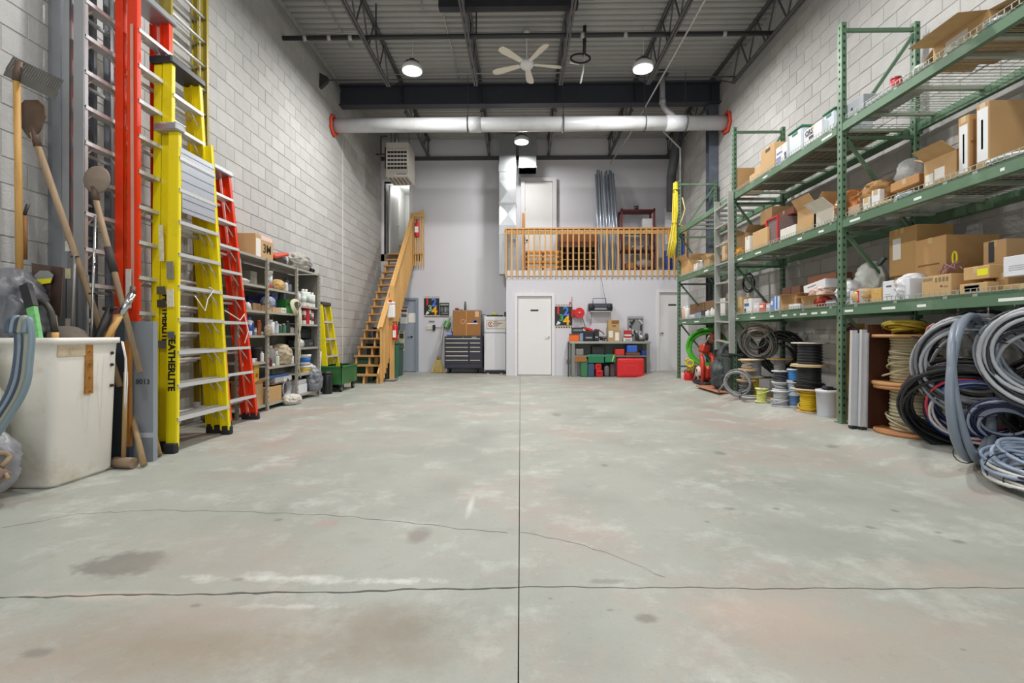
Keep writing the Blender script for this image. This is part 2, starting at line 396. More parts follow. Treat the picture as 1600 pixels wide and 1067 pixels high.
# unseen front wall, its wide opening added to let sky light in
mb = MB(); mb.bb(XL - .1, -3.0, YF - .2, YF, -.1, 6.6); mb.bb(3.4, XR + .1, YF - .2, YF, -.1, 6.6); mb.bb(-3.0, 3.4, YF - .2, YF, 5.0, 6.6)
struct('wall_front', mb, MORTAR)
# mezzanine block: front wall, left cheek, floor deck
MX0 = onY(791, 500, YM).x; MZ = 2.68
d2a, d2b = onY(807.5, 500, YM).x, onY(863, 500, YM).x; d2h = 2.04
d3a = onY(1029, 500, YM).x; d3b = d3a + 0.86; d3f = 0.10; d3h = 2.13
mb = MB()
def wall_holes(mb, x0, x1, z0, z1, holes, ya, yb):
    xs = x0
    for (a, b, za, zb) in sorted(holes):
        mb.bb(xs, a, ya, yb, z0, z1)
        if zb < z1: mb.bb(a, b, ya, yb, zb, z1)
        if za > z0: mb.bb(a, b, ya, yb, z0, za)
        xs = b
    if xs < x1 - 1e-3: mb.bb(xs, x1, ya, yb, z0, z1)
wall_holes(mb, MX0, XR, -0.05, MZ - 0.14, [(d2a, d2b, -0.05, d2h), (d3a, min(d3b, XR - .02), d3f, d3h)], YM, YM + 0.12)
mb.bb(MX0, MX0 + .12, YM + .12, YB, -.05, MZ - .14)
wall_mezz = struct('wall_mezzanine', mb, PW2)
deck = struct('mezzanine_floor', MB().bb(MX0 - .02, XR, YM - .02, YB, MZ - .14, MZ), M('cfcbc6', 0.6, var=0.05))
struct('trim_1', MB().bb(MX0 - .03, XR, YM - .035, YM - .02, MZ - .14, MZ), M('d9d8dc', 0.5, var=0.02))
DW = M('e6e5e6', 0.42, var=0.015)
def handle(par, x, z, y, flip=1, col='c9c6c0'):
    mt = M(col, 0.25, 0.9, var=.03)
    r = thing('lever', '', '', (0, 0, 0)); bpy.data.objects.remove(r)
    q = MB().lathe([(0.026, 0), (0.026, 0.008), (0.012, 0.012), (0.012, 0.045)], 14, mat=Matrix.Translation((x, y, z)) @ Euler((pi / 2, 0, 0)).to_matrix().to_4x4())
    q.bar((x + .01 * flip, y - .045, z), (x - .11 * flip, y - .045, z), 0.016, 0.014)
    return q.obj('door_handle', mt, par)
def door_set(n, a, b, z0, z1, y, leafmat, framemat, hx, hcol='c9c6c0', fw=0.06, rec=0.05):
    q = MB(); q.bb(a - fw, a + .015, y - .02, y + .12, z0, z1 + fw); q.bb(b - .015, b + fw, y - .02, y + .12, z0, z1 + fw); q.bb(a + .015, b - .015, y - .02, y + .12, z1 - .015, z1 + fw)
    lf = MB().bb(a + .02, b - .02, y + rec, y + rec + .04, z0 + .012, z1 - .02, bev=.003)
    d = struct('door_%d' % n, lf, leafmat)
    fr = q.obj('door_frame', framemat, d)
    q = MB()
    for k in (0.2, 1.0, 1.8): q.bb(a + .012, a + .03, y + rec - .008, y + rec + .0, z0 + k, z0 + k + .09)
    q.obj('hinge', M('b5b2ab', 0.3, 0.8), d)
    handle(d, hx, z0 + 0.98, y + rec, 1, hcol); return d
door_a = door_set(1, d2a, d2b, 0.0, d2h, YM, DW, WT, d2b - .09)
door_b = door_set(2, d3a, d3b - .03, d3f, d3h, YM, DW, WT, d3a + .11)
GD = M('98a2ae', 0.45, var=0.03, scale=2); GF = M('858f9b', 0.45, var=0.03)
g0, g1 = onY(617, 500, YB).x, onY(651.5, 500, YB).x
door_c = door_set(3, g0, g1, 0.0, 2.02, YB - .10, GD, GF, g1 - .13, '3a3a3c', 0.045, 0.03)
u0, u1 = onY(819, 300, YB).x, onY(864, 300, YB).x
door_d = door_set(4, u0, u1, MZ, 5.30, YB - .12, M('c9c9c9', 0.6, var=.02), M('c4c4c6', 0.6, var=.02), u0 + .08, '55524e', 0.09, 0.03)
PL = M('4a4740', 0.5)
for (dd, xx, zz, yy, tx) in ((door_a, (d2a + d2b) / 2, 1.665, YM + .05, 'OFFICE'), (door_b, (d3a + .36), 1.80, YM + .05, 'STORAGE')):
    s_ = slab('nameplate', xx - .10, xx + .10, yy - .006, yy, zz - .022, zz + .022, PL, dd)
# ---- roof deck: fluted steel sheets, ribs running across the hall
DK = M('a6a5a3', 0.5, 0.1, var=0.10, scale=1.5)
def decking(y0, y1, zoff):
    prof = [(0, 0), (0.055, 0), (0.07, 0.038), (0.12, 0.038), (0.135, 0)]; mb = MB(); pts = []
    y = y0
    while y < y1:
        for a, b in prof:
            if y + a <= y1: pts.append((y + a, b))
        y += 0.15
    vs = []; fs = []
    for (yy, zz) in pts: vs += [(XL, yy, ZC + zz + zoff), (XR, yy, ZC + zz + zoff)]
    for i in range(len(pts) - 1): fs.append((2 * i, 2 * i + 1, 2 * i + 3, 2 * i + 2))
    return mb.add(vs, fs)
ceil = struct('ceiling', MB().bb(XL - .2, XR + .2, YF, YB + .2, ZC + .06, ZC + .2), M('55524f', 0.8))
yy = YF
while yy < YB:
    e = min(yy + 0.9, YB); struct('deck_sheet', decking(yy, e + 0.02, 0.002 * (int(yy * 7) % 2)), DK, ceil); yy = e
# ---- open-web steel joists along the hall
STEEL = M('5d5c5f', 0.5, 0.3, var=0.08)
def joist(x, y0, y1, zt, zb, ins0=0.3, ins1=1.0, label=None):
    r = thing('roof_joist', label, 'joist', (x, y0, zb)); del r['category']; r['kind'] = 'structure'
    d = zt - zb; L_ = y1 - y0
    for s in (-1, 1):
        MB().bar((s * .022, 0, d - .02), (s * .022, L_, d - .02), .03, .045).obj('top_chord', STEEL, r)
        MB().bar((s * .022, ins0, .018), (s * .022, L_ - ins1, .018), .03, .036).obj('bottom_chord', STEEL, r)
    q = MB(); y = ins0; up = True; n = max(2, int((L_ - ins0 - ins1) / 0.62)); st = (L_ - ins0 - ins1) / n
    q.bar((0, 0.02, d - .03), (0, ins0, .03), .022); q.bar((0, L_ - .02, d - .03), (0, L_ - ins1, .03), .022)
    for i in range(n):
        a = ins0 + i * st; q.bar((0, a, .02), (0, a + st / 2, d - .03), .022); q.bar((0, a + st / 2, d - .03), (0, a + st, .02), .022)
    q.obj('web', STEEL, r); return r
JX = [-2.56, -0.86, 0.78, 2.46, 4.08]
for i, x in enumerate(JX):
    joist(x, YF, 10.42, ZC, 5.86, label='long dark open-web steel roof joist, number %s from the left over the hall' % ['one', 'two', 'three', 'four', 'five'][i])
    joist(x, 10.62, 13.58, ZC, 6.0, 0.2, 0.05, label='short open-web roof joist behind the deep black beam, %s' % ['over the stairs', 'left of the duct', 'right of the duct', 'above the steel pipes', 'against the right wall'][i])
# deep beam
q = MB(); q.bb(XL, XR, 10.41, 10.63, 5.99, 6.01); q.bb(XL, XR, 10.41, 10.63, 6.41, 6.43); q.bb(XL, XR, 10.505, 10.535, 6.01, 6.41)
for x in JX: q.bb(x - .006, x + .006, 10.42, 10.62, 6.01, 6.41)
struct('ceiling_beam', q, M('3c3f49', 0.5, 0.2, var=.08))
q = MB(); cx0, cx1 = 4.07, 4.265; q.bb(cx0, cx1, 10.56, 10.575, 0.1, 6.0); q.bb(cx0, cx1, 10.735, 10.75, 0.1, 6.0); q.bb(4.16, 4.175, 10.575, 10.735, 0.1, 6.0); q.bb(cx0 - .02, cx1, 10.52, 10.78, 5.95, 5.99); q.bb(cx0 - .02, cx1 , 10.52, 10.78, 0.12, 0.135)
struct('column', q, M('5c6470', 0.5, 0.2, var=.1, dirt='7a7f86'))
# perimeter angle on the back wall
q = MB(); q.bb(XL, XR, YB - .05, YB, 5.99, 6.02); q.bb(XL, XR, YB - .01, YB, 5.92, 6.02); struct('wall_angle', q, STEEL)
# ---- cross bridging pipes and rods
def pipe(name, p, q, r, mat, label, cat='pipe', n=12):
    o = MB().tube([p, q], r, n).obj(name, mat); return tag(o, label, cat)
BK = M('3b3b3d', 0.5, 0.3, var=.05)
pr = thing('sprinkler_pipe', 'dark round pipe crossing the whole hall under the roof nearest the camera', 'pipe', (XL, 7.95, 5.93))
MB().tube([(0, 0, 0), (4.13 - XL, 0, 0)], .037, 12).obj('run', BK, pr)
for x in (.35, .75, 1.1, 4.9, 5.6, 7.2): MB().tube([(x, 0, 0), (x + .06, 0, 0)], .047, 12).obj('coupling', M('a9a7a2', .5, .3), pr)
for x in (1.55, 3.2): MB().bar((x, 0, 0), (x, 0, .55), .02).obj('hanger', BK, pr)
pr = thing('bridging_rod', 'thin dark rod crossing just in front of the deep black beam', 'rod', (XL, 9.45, 6.02))
MB().tube([(0.1, 0, 0), (XR - XL - .1, 0, 0)], .014, 8).obj('rod', STEEL, pr)
q = MB(); q.prism([(0, -.17), (0, .13), (.16, .05), (.16, -.03), (.09, -.1)], .09); q.obj('wall_bracket', BK, pr)
# black channel hung under the joists
cy = 7.7; c0, c1 = onY(686, 25, cy), onY(903, 30, cy)
pr = thing('steel_channel', 'short black steel channel fixed between joists above the ceiling fan', 'channel', (c0.x, cy, 5.9 + 0.37))
q = MB(); Lc = c1.x - c0.x; q.bb(0, Lc, -.07, -.055, -.07, .07); q.bb(0, Lc, -.055, .06, .055, .07); q.bb(0, Lc, -.055, .06, -.07, -.055); q.obj('channel', M('2f3036', .45, .3), pr)
# ---- white electrical conduits on the deck
CW = M('b9b8b4', 0.4, 0.3, var=.04)
def conduit(pts, label, r=.011): return tag(MB().tube(pts, r, 6).obj('conduit', CW), label, 'conduit')
def top(px, y, z=6.44): return (onY(px, 0, y).x, y, z)
conduit([(-3.2, 2, 6.46), (-3.2, 9.2, 6.46)], 'pale conduit along the roof deck nearest the left wall')
conduit([(XL + .12, 9.0, 6.4), (-3.6, 8.6, 6.44), (-2.4, 8.75, 6.45), (1.3, 8.8, 6.45)], 'pale conduit crossing the deck behind the left round lamp')
conduit([(-1.62, 1.5, 6.45), (-1.62, 8.1, 6.45)], 'pale conduit along the deck towards the left round lamp')
conduit([(-.93, 8.1, 6.40), (-.75, 7.85, 6.42), (1.2, 7.85, 6.42)], 'pale conduit bending across the deck left of the fan')
conduit([(-1.3, 8.2, 6.45), (-1.3, 10.3, 6.45)], 'short pale conduit running back between left lamp and fan')
conduit([(2.05, 1.5, 6.45), (2.05, 7.9, 6.45)], 'pale conduit along the deck towards the right round lamp')
conduit([(2.95, 2.5, 6.45), (2.95, 7.9, 6.42)], 'pale conduit along the deck nearest the right wall')
conduit([(-3.0, 10.0, 6.42), (3.9, 10.0, 6.42)], 'thin pale conduit on the deck right before the deep beam')
conduit([(2.62, 5.2, 5.80), (2.62, 8.3, 5.80), (2.56, 11.5, 5.72), (2.45, 13.3, 5.70)], 'pale steel pipe slung under the fourth joist past the right lamp', .016)
for k, zz in enumerate((6.38, 6.32, 6.26)):
    tag(MB().tube([(XL + .03 + .02 * k, -2, zz), (XL + .03 + .02 * k, 10.35, zz)], .013, 6).obj('conduit', CW), 'long wall-top conduit along the left wall, %s of three' % ('uppermost', 'middle', 'lowest')[k], 'conduit')
# ================================================================ CEILING FIXTURES
def R4(p, Y):
    a = onY(p[0], p[3], Y); b = onY(p[1], p[2], Y); return a.x, b.x, a.z, b.z
WHITE = M('e9e9e8', 0.45, var=.02); BLACK = M('232427', 0.5, var=.1); DGREY = M('45474b', 0.5, var=.08)
GALV = M('a9adb0', 0.35, 0.75, var=.12, scale=5); CHROME = M('c9cacc', 0.2, 0.95, var=.03); ALU = M('d3d4d4', 0.38, 0.35, var=.08, scale=4)
YEL = M('f0dc18', 0.4, var=.05, scale=3, dirt='b6a81c'); ORG = M('f04a1c', 0.4, var=.06, scale=3); RED = M('cf1f20', 0.4, var=.06)
GLOW = M('ffffff', 0.4, emit=14.0, var=0)
def high_bay(loc, label):
    r = thing('high_bay_lamp', label, 'ceiling lamp', loc, 0, 'round high bay lamps')
    MB().lathe([(0.02, .09), (.11, .085), (.175, .03), (.185, -.035), (.165, -.05)], 32).obj('housing', M('dedfe0', .4, .2, var=.02), r)
    MB().lathe([(0.0, -.045), (.165, -.05), (.168, -.062), (0.001, -.066)], 32).obj('lens', GLOW, r)
    q = MB(); 
    for k in range(18):
        a = 2 * pi * k / 18; q.bar((.06 * cos(a), .06 * sin(a), .10), (.12 * cos(a), .12 * sin(a), .09), .006, .04)
    q.obj('heat_sink', DGREY, r)
    MB().lathe([(.05, .09), (.05, .16), (.02, .17)], 14).obj('driver', DGREY, r)
    MB().tube([(0, 0, .16), (.01, .0, .3), (0, 0, 6.505 - loc[2])], .006, 6).obj('hanger', M('d5d5d0', .5), r); return r
high_bay(LAMPS[0], 'round glowing lamp under the roof left of the ceiling fan')
high_bay(LAMPS[1], 'round glowing lamp under the roof right of the ceiling fan')
high_bay(LAMPS[2], 'small round glowing lamp beside the square metal duct, beyond the wide white pipe')
for p_ in LAMPS[3:]:  # housings added for the unseen lamps out of view
    o = high_bay(p_, 'x'); del o['label'], o['category'], o['group']; o['kind'] = 'structure'; o.name = 'unseen_lamp'
# fan at rest
FX, FY, FZ = .115, 8.73, 5.90
fan = thing('ceiling_fan', 'white ceiling fan with five long blades between the two round lamps', 'fan', (FX, FY, FZ), 1.0)
FW = M('e3ddcf', .5, var=.03)
MB().lathe([(.02, -.07), (.10, -.065), (.125, -.03), (.125, .03), (.07, .06), (.03, .08)], 24).obj('motor_housing', WHITE, fan)
MB().cyl((0, 0, .07), (0, 0, 6.44 - FZ), .012, n=10).obj('down_rod', WHITE, fan)
MB().lathe([(.05, 6.44 - FZ - .06), (.06, 6.50 - FZ)], 16).obj('canopy', WHITE, fan)
for k in range(5):
    a = 2 * pi * k / 5 + .45; q = MB(); T = Matrix.Rotation(a, 4, 'Z') @ Matrix.Rotation(.2, 4, 'X')
    pts = [(.14, -.045), (.55, -.075), (.66, -.06), (.69, 0), (.66, .06), (.55, .075), (.14, .045)]
    n = len(pts); vs = [(x, y, -.004) for x, y in pts] + [(x, y, .004) for x, y in pts]
    fs = [tuple(range(n - 1, -1, -1)), tuple(range(n, 2 * n))] + [(i, (i + 1) % n, (i + 1) % n + n, i + n) for i in range(n)]
    q.add(vs, fs, False, T); q.obj('blade', FW, fan)
    MB().add([], []).bar(T @ Vector((.08, 0, 0)), T @ Vector((.2, 0, -.006)), .04, .008).obj('blade_bracket', WHITE, fan)
# cable reel with hose near deck
cr_ = thing('cord_hanger', 'black looped cable with a white drop tube hanging under the roof right of the fan', 'cable', (1.06, 8.6, 5.42))
pts = [(.17 * cos(a), .05 * sin(a), .50 + .11 * sin(a)) for a in [2 * pi * i / 20 for i in range(20)]]
MB().tube(pts, .016, 8, closed=True).obj('cable_loop', BLACK, cr_)
MB().tube([(.08, .02, 1.085), (.07, .02, .56)], .03, 10).obj('bracket', BLACK, cr_)
MB().tube([(.07, 0, .56), (.05, 0, .3), (.0, 0, .06)], .014, 8).obj('drop_tube', WHITE, cr_)
MB().tube([(-.19, 0, .43), (-.02, 0, .40)], .018, 8).obj('plug', WHITE, cr_)
# large white pipe across the hall
PZ, PY = 5.41, 10.1; PVC = M('cdcfd2', 0.35, var=.04, scale=2, dirt='b4b5b4')
vp = thing('white_pipe', 'wide white plastic pipe running across the hall from wall to wall', 'pipe', (XL, PY, PZ)); Lp = XR - XL
MB().tube([(0.0, 0, 0), (Lp, 0, 0)], .145, 32).obj('pipe_run', PVC, vp)
def pxx(px): return onY(px, 190, PY).x - XL
for a, b in ((731, 751), (1040, 1075)): MB().tube([(pxx(a), 0, 0), (pxx(b), 0, 0)], .157, 32).obj('sleeve', PVC, vp)
for a in (731, 880, 1007, 1071):
    q = MB(); x = pxx(a)
    q.tube([(x, .163 * cos(t), .163 * sin(t)) for t in [2 * pi * k / 28 for k in range(28)]], .012, 6, closed=True); q.bar((x, 0, .16), (x, 0, 6.505 - PZ), .012); q.box((x, 0, .185), (.03, .05, .05)); q.obj('hanger_strap', DGREY, vp)
rr = random.Random(5)
for x, s in ((0.015, 1), (Lp - .015, -1)):
    q = MB(); q.tube([(x + s * .02, (.185 + rr.uniform(-.02, .03)) * cos(t), (.185 + rr.uniform(-.02, .03)) * sin(t)) for t in [2 * pi * k / 26 for k in range(26)]], .032, 8, closed=True); q.obj('fire_sealant', M('c9412a', .7, var=.12), vp)
vx = onY(1035, 150, PY).x
g_ = thing('vent_pipe', 'pale grey elbow pipe dropping from the roof onto the wide white pipe', 'pipe', (vx, PY, PZ))
MB().tube([(0, 0, 1.02), (0, 0, .45), (.02, 0, .34), (.10, 0, .24), (.2, 0, .17), (.24, 0, .14)], .055, 16).obj('elbow_pipe', M('a4a3a6', .45, var=.04), g_)
MB().lathe([(.066, .40), (.066, .50)], 18).obj('coupling', M('a4a3a6', .45, var=.04), g_)
MB().box((0, 0, 1.0), (.2, .2, .06)).obj('roof_plate', DGREY, g_)
# heater
HX0, HX1, HZ0, HZ1 = R4((603, 638, 222, 276), 12.2)
ht = thing('unit_heater', 'cream gas unit heater with a slotted grille hung above the stairs', 'heater', (HX0, 12.2, HZ0)); w_, h_ = HX1 - HX0, HZ1 - HZ0
CR = M('dad6cc', .45, var=.03)
MB().bb(0, w_, 0, .75, .0, h_, bev=.01).obj('casing', CR, ht)
q = MB()
for r_ in range(5):
    for c_ in range(6): q.bb(.035 + c_ * (w_ - .07) / 6 + .006, .035 + (c_ + 1) * (w_ - .07) / 6 - .006, -.006, .0, h_ * .22 + r_ * h_ * .115, h_ * .22 + r_ * h_ * .115 + h_ * .062)
q.obj('grille_opening', M('2b2b2d', .6), ht)['kind'] = 'stuff'
for r_ in range(6): MB().bb(.03, w_ - .03, -.016, -.002, h_ * .198 + r_ * h_ * .115, h_ * .212 + r_ * h_ * .115).obj('louvre', CR, ht)
MB().bb(w_ * .42, w_ - .03, -.012, 0, .02, .10).obj('name_bar', WHITE, ht)
text('REZNOR', .062, M('8a2a26', .5, var=0), ht, (w_ * .69, -.0135, .06), '-Y', 'lettering', .001)
q = MB()
for c_ in range(5): q.box((.08 + c_ * (w_ - .12) / 4.3, .32, -.015), (.03, .5, .03))
q.obj('bottom_fins', M('8d8881', .5), ht)
MB().tube([(w_ * .3, .4, h_), (w_ * .3, .4, h_ + .5)], .06, 14).obj('flue', GALV, ht)
for x in (.05, w_ - .05): MB().bar((x, .3, h_), (x, .3, 6.505 - HZ0), .012).obj('hanger', DGREY, ht)
MB().tube([(-.18, .2, .62), (-.18, .2, 1.1), (-.02, .2, 1.1)], .018, 8).tube([(-.30, .15, .62), (-.06, .15, .62)], .02, 8).tube([(-.06, .15, .25), (-.06, .15, .8)], .016, 8).obj('gas_pipe', M('4b3a36', .5), ht)
# ducts
dx, dX, _, _ = R4((780, 806, 205, 420), 12.85)
dt = thing('vertical_duct', 'galvanised square duct dropping down the back wall left of the balcony rail', 'duct', (dx, 12.85, 2.55))
dw = dX - dx; zt = 6.35 - 2.55
def zz_(py): return onY(800, py, 12.85).z - 2.55
MB().bb(0, dw, 0, .42, zz_(265), zt).obj('upper_section', GALV, dt)
MB().bb(-.012, dw + .012, -.012, .43, zz_(268), zz_(257)).obj('collar', GALV, dt)
q = MB(); q.bb(0, dw, 0, .42, zz_(428), zz_(268)); q.obj('duct_body', GALV, dt)
q = MB(); zm, za, zb_ = zz_(318), zz_(282), zz_(352)
for (a, b) in ((za, zm), (zm, zb_)):
    m_ = (a + b) / 2; c0 = (dw / 2, -.03, m_); v = [(0, -.002, a), (dw, -.002, a), (dw, -.002, b), (0, -.002, b), c0]
    q.add(v, [(1, 0, 4), (2, 1, 4), (3, 2, 4), (0, 3, 4)])
q.obj('cross_broken_panel', M('c3c7c9', .28, .8, var=.06), dt)
q = MB(); q.bb(-.008, dw + .008, -.008, .428, zz_(319), zz_(316)); q.bb(-.008, dw + .008, -.008, .428, zz_(366), zz_(363)); q.obj('seam', GALV, dt)
ax, aX, az, aZ = R4((811, 838, 205, 262), 12.9)
dt2 = thing('duct_branch', 'short galvanised duct stub ending above the upstairs door', 'duct', (ax, 12.9, az))
MB().bb(0, aX - ax, 0, .5, 0, 6.505 - az).obj('duct_body', GALV, dt2); MB().bb(-.015, aX - ax + .015, -.015, .5, 0, .03).obj('flange', GALV, dt2)
# back corner conduits at the right
def pt(px, py, Y): return onY(px, py, Y)
gp = M('5a5b60', .5, var=.08)
tag(MB().tube([(3.98, 12.9, 4.3), (3.98, 12.9, 5.2), (4.02, 12.8, 5.6), (4.08, 12.7, 6.1), (4.1, 12.6, 6.45)], .12, 16).obj('flexible_duct', gp), 'thick dark grey duct rising in the right back corner beside the steel column', 'duct')
tag(MB().tube([(pt(1036, 205, 12.3)), pt(1063, 232, 12.3), pt(1063, 345, 12.3)], .022, 8).obj('conduit', WHITE), 'white conduit bending down in the right back corner', 'conduit')
tag(MB().tube([(pt(1067, 210, 12.6)), pt(1077, 226, 12.6), pt(1078, 370, 12.6)], .010, 6).obj('conduit', WHITE), 'thin white conduit in the right back corner behind the rope', 'conduit')
# ================================================================ STAIRS
STW = wood('bd905a', .6, 'x'); PINE = wood('d6a866', .6, 'z'); PINEL = wood('d8ab63', .6, 'x'); PINEY = wood('d6a866', .6, 'y')
SX0, SX1, SY0, SYT = -3.66, -3.03, 10.32, 13.42; NR = 17; rise = dz0 / NR; run = (SYT - SY0) / (NR - 1)
st = thing('staircase', 'steep open-riser pine staircase along the left wall with a picket handrail', 'staircase', (SX0, SY0, 0)); sw = SX1 - SX0
for i in range(1, NR): MB().bb(-.02, sw + .0, (i - 1) * run - .02, (i - 1) * run + .25, i * rise - .038, i * rise, bev=.004).obj('tread', STW, st)
MB().bb(-.02, sw + .3, (NR - 1) * run - .02, YB - SY0, dz0 - .04, dz0).obj('landing_board', STW, st)
for x in (.02, sw / 2, sw - .02):
    q = MB()
    for i in range(NR - 1):
        a, b = i * run, (i + 1) * run; q.add(*( [(x - .019, a, i * rise - .12 if i else 0), (x - .019, a + .02, (i + 1) * rise - .04), (x - .019, b + .02, (i + 1) * rise - .04), (x - .019, b, (i + 1) * rise - .14), (x + .019, a, i * rise - .12 if i else 0), (x + .019, a + .02, (i + 1) * rise - .04), (x + .019, b + .02, (i + 1) * rise - .04), (x + .019, b, (i + 1) * rise - .14)], [(0, 3, 2, 1), (4, 5, 6, 7), (0, 4, 7, 3), (1, 2, 6, 5), (0, 1, 5, 4), (3, 7, 6, 2)]))
    q.obj('stringer', PINEY, st)
for (i, x) in ((1, sw / 2 - .03), (2, sw / 2 + .04), (3, sw / 2 + .1), (4, sw / 2 + .15), (5, sw * .78)):
    MB().bb(x - .045, x + .045, i * run, i * run + .04, max(0, (i - 1) * rise), i * rise - .04).obj('riser_block', PINE, st)
slope = rise / run; Ls = SYT - SY0
q = MB(); q.bar((sw + .015, -.05, rise + .95 - .0), (sw + .015, Ls, Ls * slope + rise + .98), .04, .09); q.obj('handrail', PINEY, st)
q = MB(); q.bar((sw + .05, -.02, rise + 1.0), (sw + .05, Ls, Ls * slope + rise + 1.03), .1, .025); q.obj('rail_cap', PINEY, st)
q = MB(); q.bar((sw + .015, 0.0, .14), (sw + .015, Ls, Ls * slope + .05), .035, .24); q.obj('skirt_board', PINEY, st)
npk = 30
for i in range(npk):
    y = .0 + i * (Ls - .05) / (npk - 1); zb = max(0.0, y * slope - .12); MB().bb(sw + .036, sw + .074, y, y + .038, zb, y * slope + rise + .99, bev=.003).obj('picket', PINE, st)
MB().bb(sw + .075, sw + .165, .62, .71, 0, 2.15).obj('support_post', PINE, st)
MB().bb(sw + .0, sw + .09, Ls - .05, Ls + .04, dz0 - .35, dz0 + 1.1).obj('newel_post', PINE, st)
for i in range(4): MB().bb(sw + .11 + i * .07, sw + .148 + i * .07, Ls + .0, Ls + .03, dz0 - .35 , dz0 + 1.12 + .1 * i * .3).obj('picket', PINE, st)
MB().bb(sw + .0, sw + .37, Ls - .03, Ls + .0, dz0 + 1.0, dz0 + 1.1).obj('guard_rail', PINEL, st)
# door leaf ajar in the upstairs doorway and things beyond
dl = struct('door_5', MB().bb(-.02, .02, 0, .72, 0, 1.98), DW); dl.location = (dx0 + .10, YB + .17, dz0 + .01); dl.rotation_euler = (0, 0, -.08)
MB().lathe([(.02, 0), (.025, .03), (.01, .05)], 12, mat=Matrix.Translation((.02, .66, .95)) @ Euler((0, pi / 2, 0)).to_matrix().to_4x4()).obj('door_knob', CHROME, dl)
rp = thing('red_standpipe', 'dark red fire pipe on the corridor wall seen through the upstairs doorway', 'pipe', (dx1 - .03, YB + .5, 4.75))
MB().tube([(0, 0, .0), (0, 0, .9)], .03, 10).obj('pipe', M('8f2a22', .5), rp); MB().ball((-.03, 0, .62), .06).obj('valve', M('a03026', .5), rp)
bt = MB().bb(dx0 + .32, dx0 + .62, YB + .4, YB + .7, dz0 - .0, dz0 + .34, bev=.01).obj('carton', M('a5824f', .7)); tag(bt, 'plain brown carton standing on the upstairs corridor floor', 'box')
fx = thing('fire_extinguisher', 'red fire extinguisher high beside the stair top, seen through the pickets', 'extinguisher', (-2.86, 13.42, 3.74))
MB().lathe([(.0, 0), (.06, .005), (.065, .03), (.065, .36), (.03, .42), (.018, .45)], 18).obj('cylinder', RED, fx); MB().bar((-.05, 0, .47), (.05, 0, .48), .02).obj('valve_head', BLACK, fx); MB().bb(-.05, .05, -.0655, -.06, .12, .28).obj('paper_label', WHITE, fx); MB().bar((0, .06, .15), (0, .16, .15), .03).obj('bracket', BLACK, fx)
# items on the stair post
sp_x = SX1 + .12
pb = thing('first_aid_box', 'white box fixed to the pine post beside the stairs', 'box', (sp_x, SY0 + .62, 1.42))
MB().bb(-.09, .09, -.1, 0, 0, .30, bev=.02).obj('box_body', WHITE, pb); MB().bb(-.09, .09, -.11, 0, .30, .36, bev=.02).obj('lid', M('dadada', .4), pb); MB().bb(-.03, .03, -.105, -.1, .33, .4).obj('red_tab', RED, pb)
fe = thing('fire_extinguisher', 'red fire extinguisher hanging low on the stair post in front of a poster', 'extinguisher', (sp_x + .09, SY0 + .58, .92))
MB().lathe([(.0, 0), (.055, .005), (.06, .03), (.06, .30), (.03, .36), (.018, .38)], 18).obj('cylinder', RED, fe); MB().bb(-.035, .035, -.0635, -.055, .06, .22).obj('paper_label', WHITE, fe); MB().bar((-.05, 0, .40), (.05, 0, .41), .02).obj('valve_head', BLACK, fe)
MB().tube([(.02, 0, .38), (.08, -.02, .33), (.075, -.02, .12)], .01, 6).obj('hose', BLACK, fe); MB().bar((0, 0.05, .2), (-.06, .06, .2), .03).obj('bracket', BLACK, fe)
# posters on the grey door
PAPER = M('eceae6', .7, var=.02)
def sheet(px, label, cols, Y, name='notice', mat=None, cat='notice'):
    x0, x1, z0, z1 = R4(px, Y); r = thing(name, label, cat, (x0, Y, z0)); W, Hh = x1 - x0, z1 - z0
    MB().bb(0, W, -.003, 0, 0, Hh).obj('sheet', mat or PAPER, r)
    for (a, b, c, d, m) in cols: MB().bb(a * W, b * W, -.0045, -.003, c * Hh, d * Hh).obj('print', M(m, .6, var=.05), r)
    return r
gy = YB - .075
sheet((625.5, 637, 480, 505.5), 'white notice with a red heading taped to the grey door', [(0, 1, .93, 1, '7a2a2a'), (.1, .9, .70, .86, '6d3d3a'), (.12, .88, .40, .58, '6c7478'), (.1, .4, .60, .66, '9b9b9b')], gy)
sheet((638, 650, 489, 504), 'plain white sheet taped to the grey door', [(.05, .12, .9, .97, '555555')], gy)
sheet((616, 632, 517, 548), 'cream poster with dark pictures taped low on the grey door', [(0.0, .45, .42, .62, 'b7a95a'), (.05, .95, .12, .38, '5c7370'), (.5, .92, .62, .88, '44423e'), (.5, .9, .93, .98, '55544c'), (0, 1, 0, .08, 'd7cf9c')], gy, mat=M('d8d2b0', .7, var=.03))
sheet((614.5, 624.5, 502, 515), 'small dark photo sheet taped beside the extinguisher on the grey door', [(.1, .9, .1, .4, '6e5b35'), (.1, .9, .5, .9, '35362a')], gy, mat=M('4b4d3c', .7))
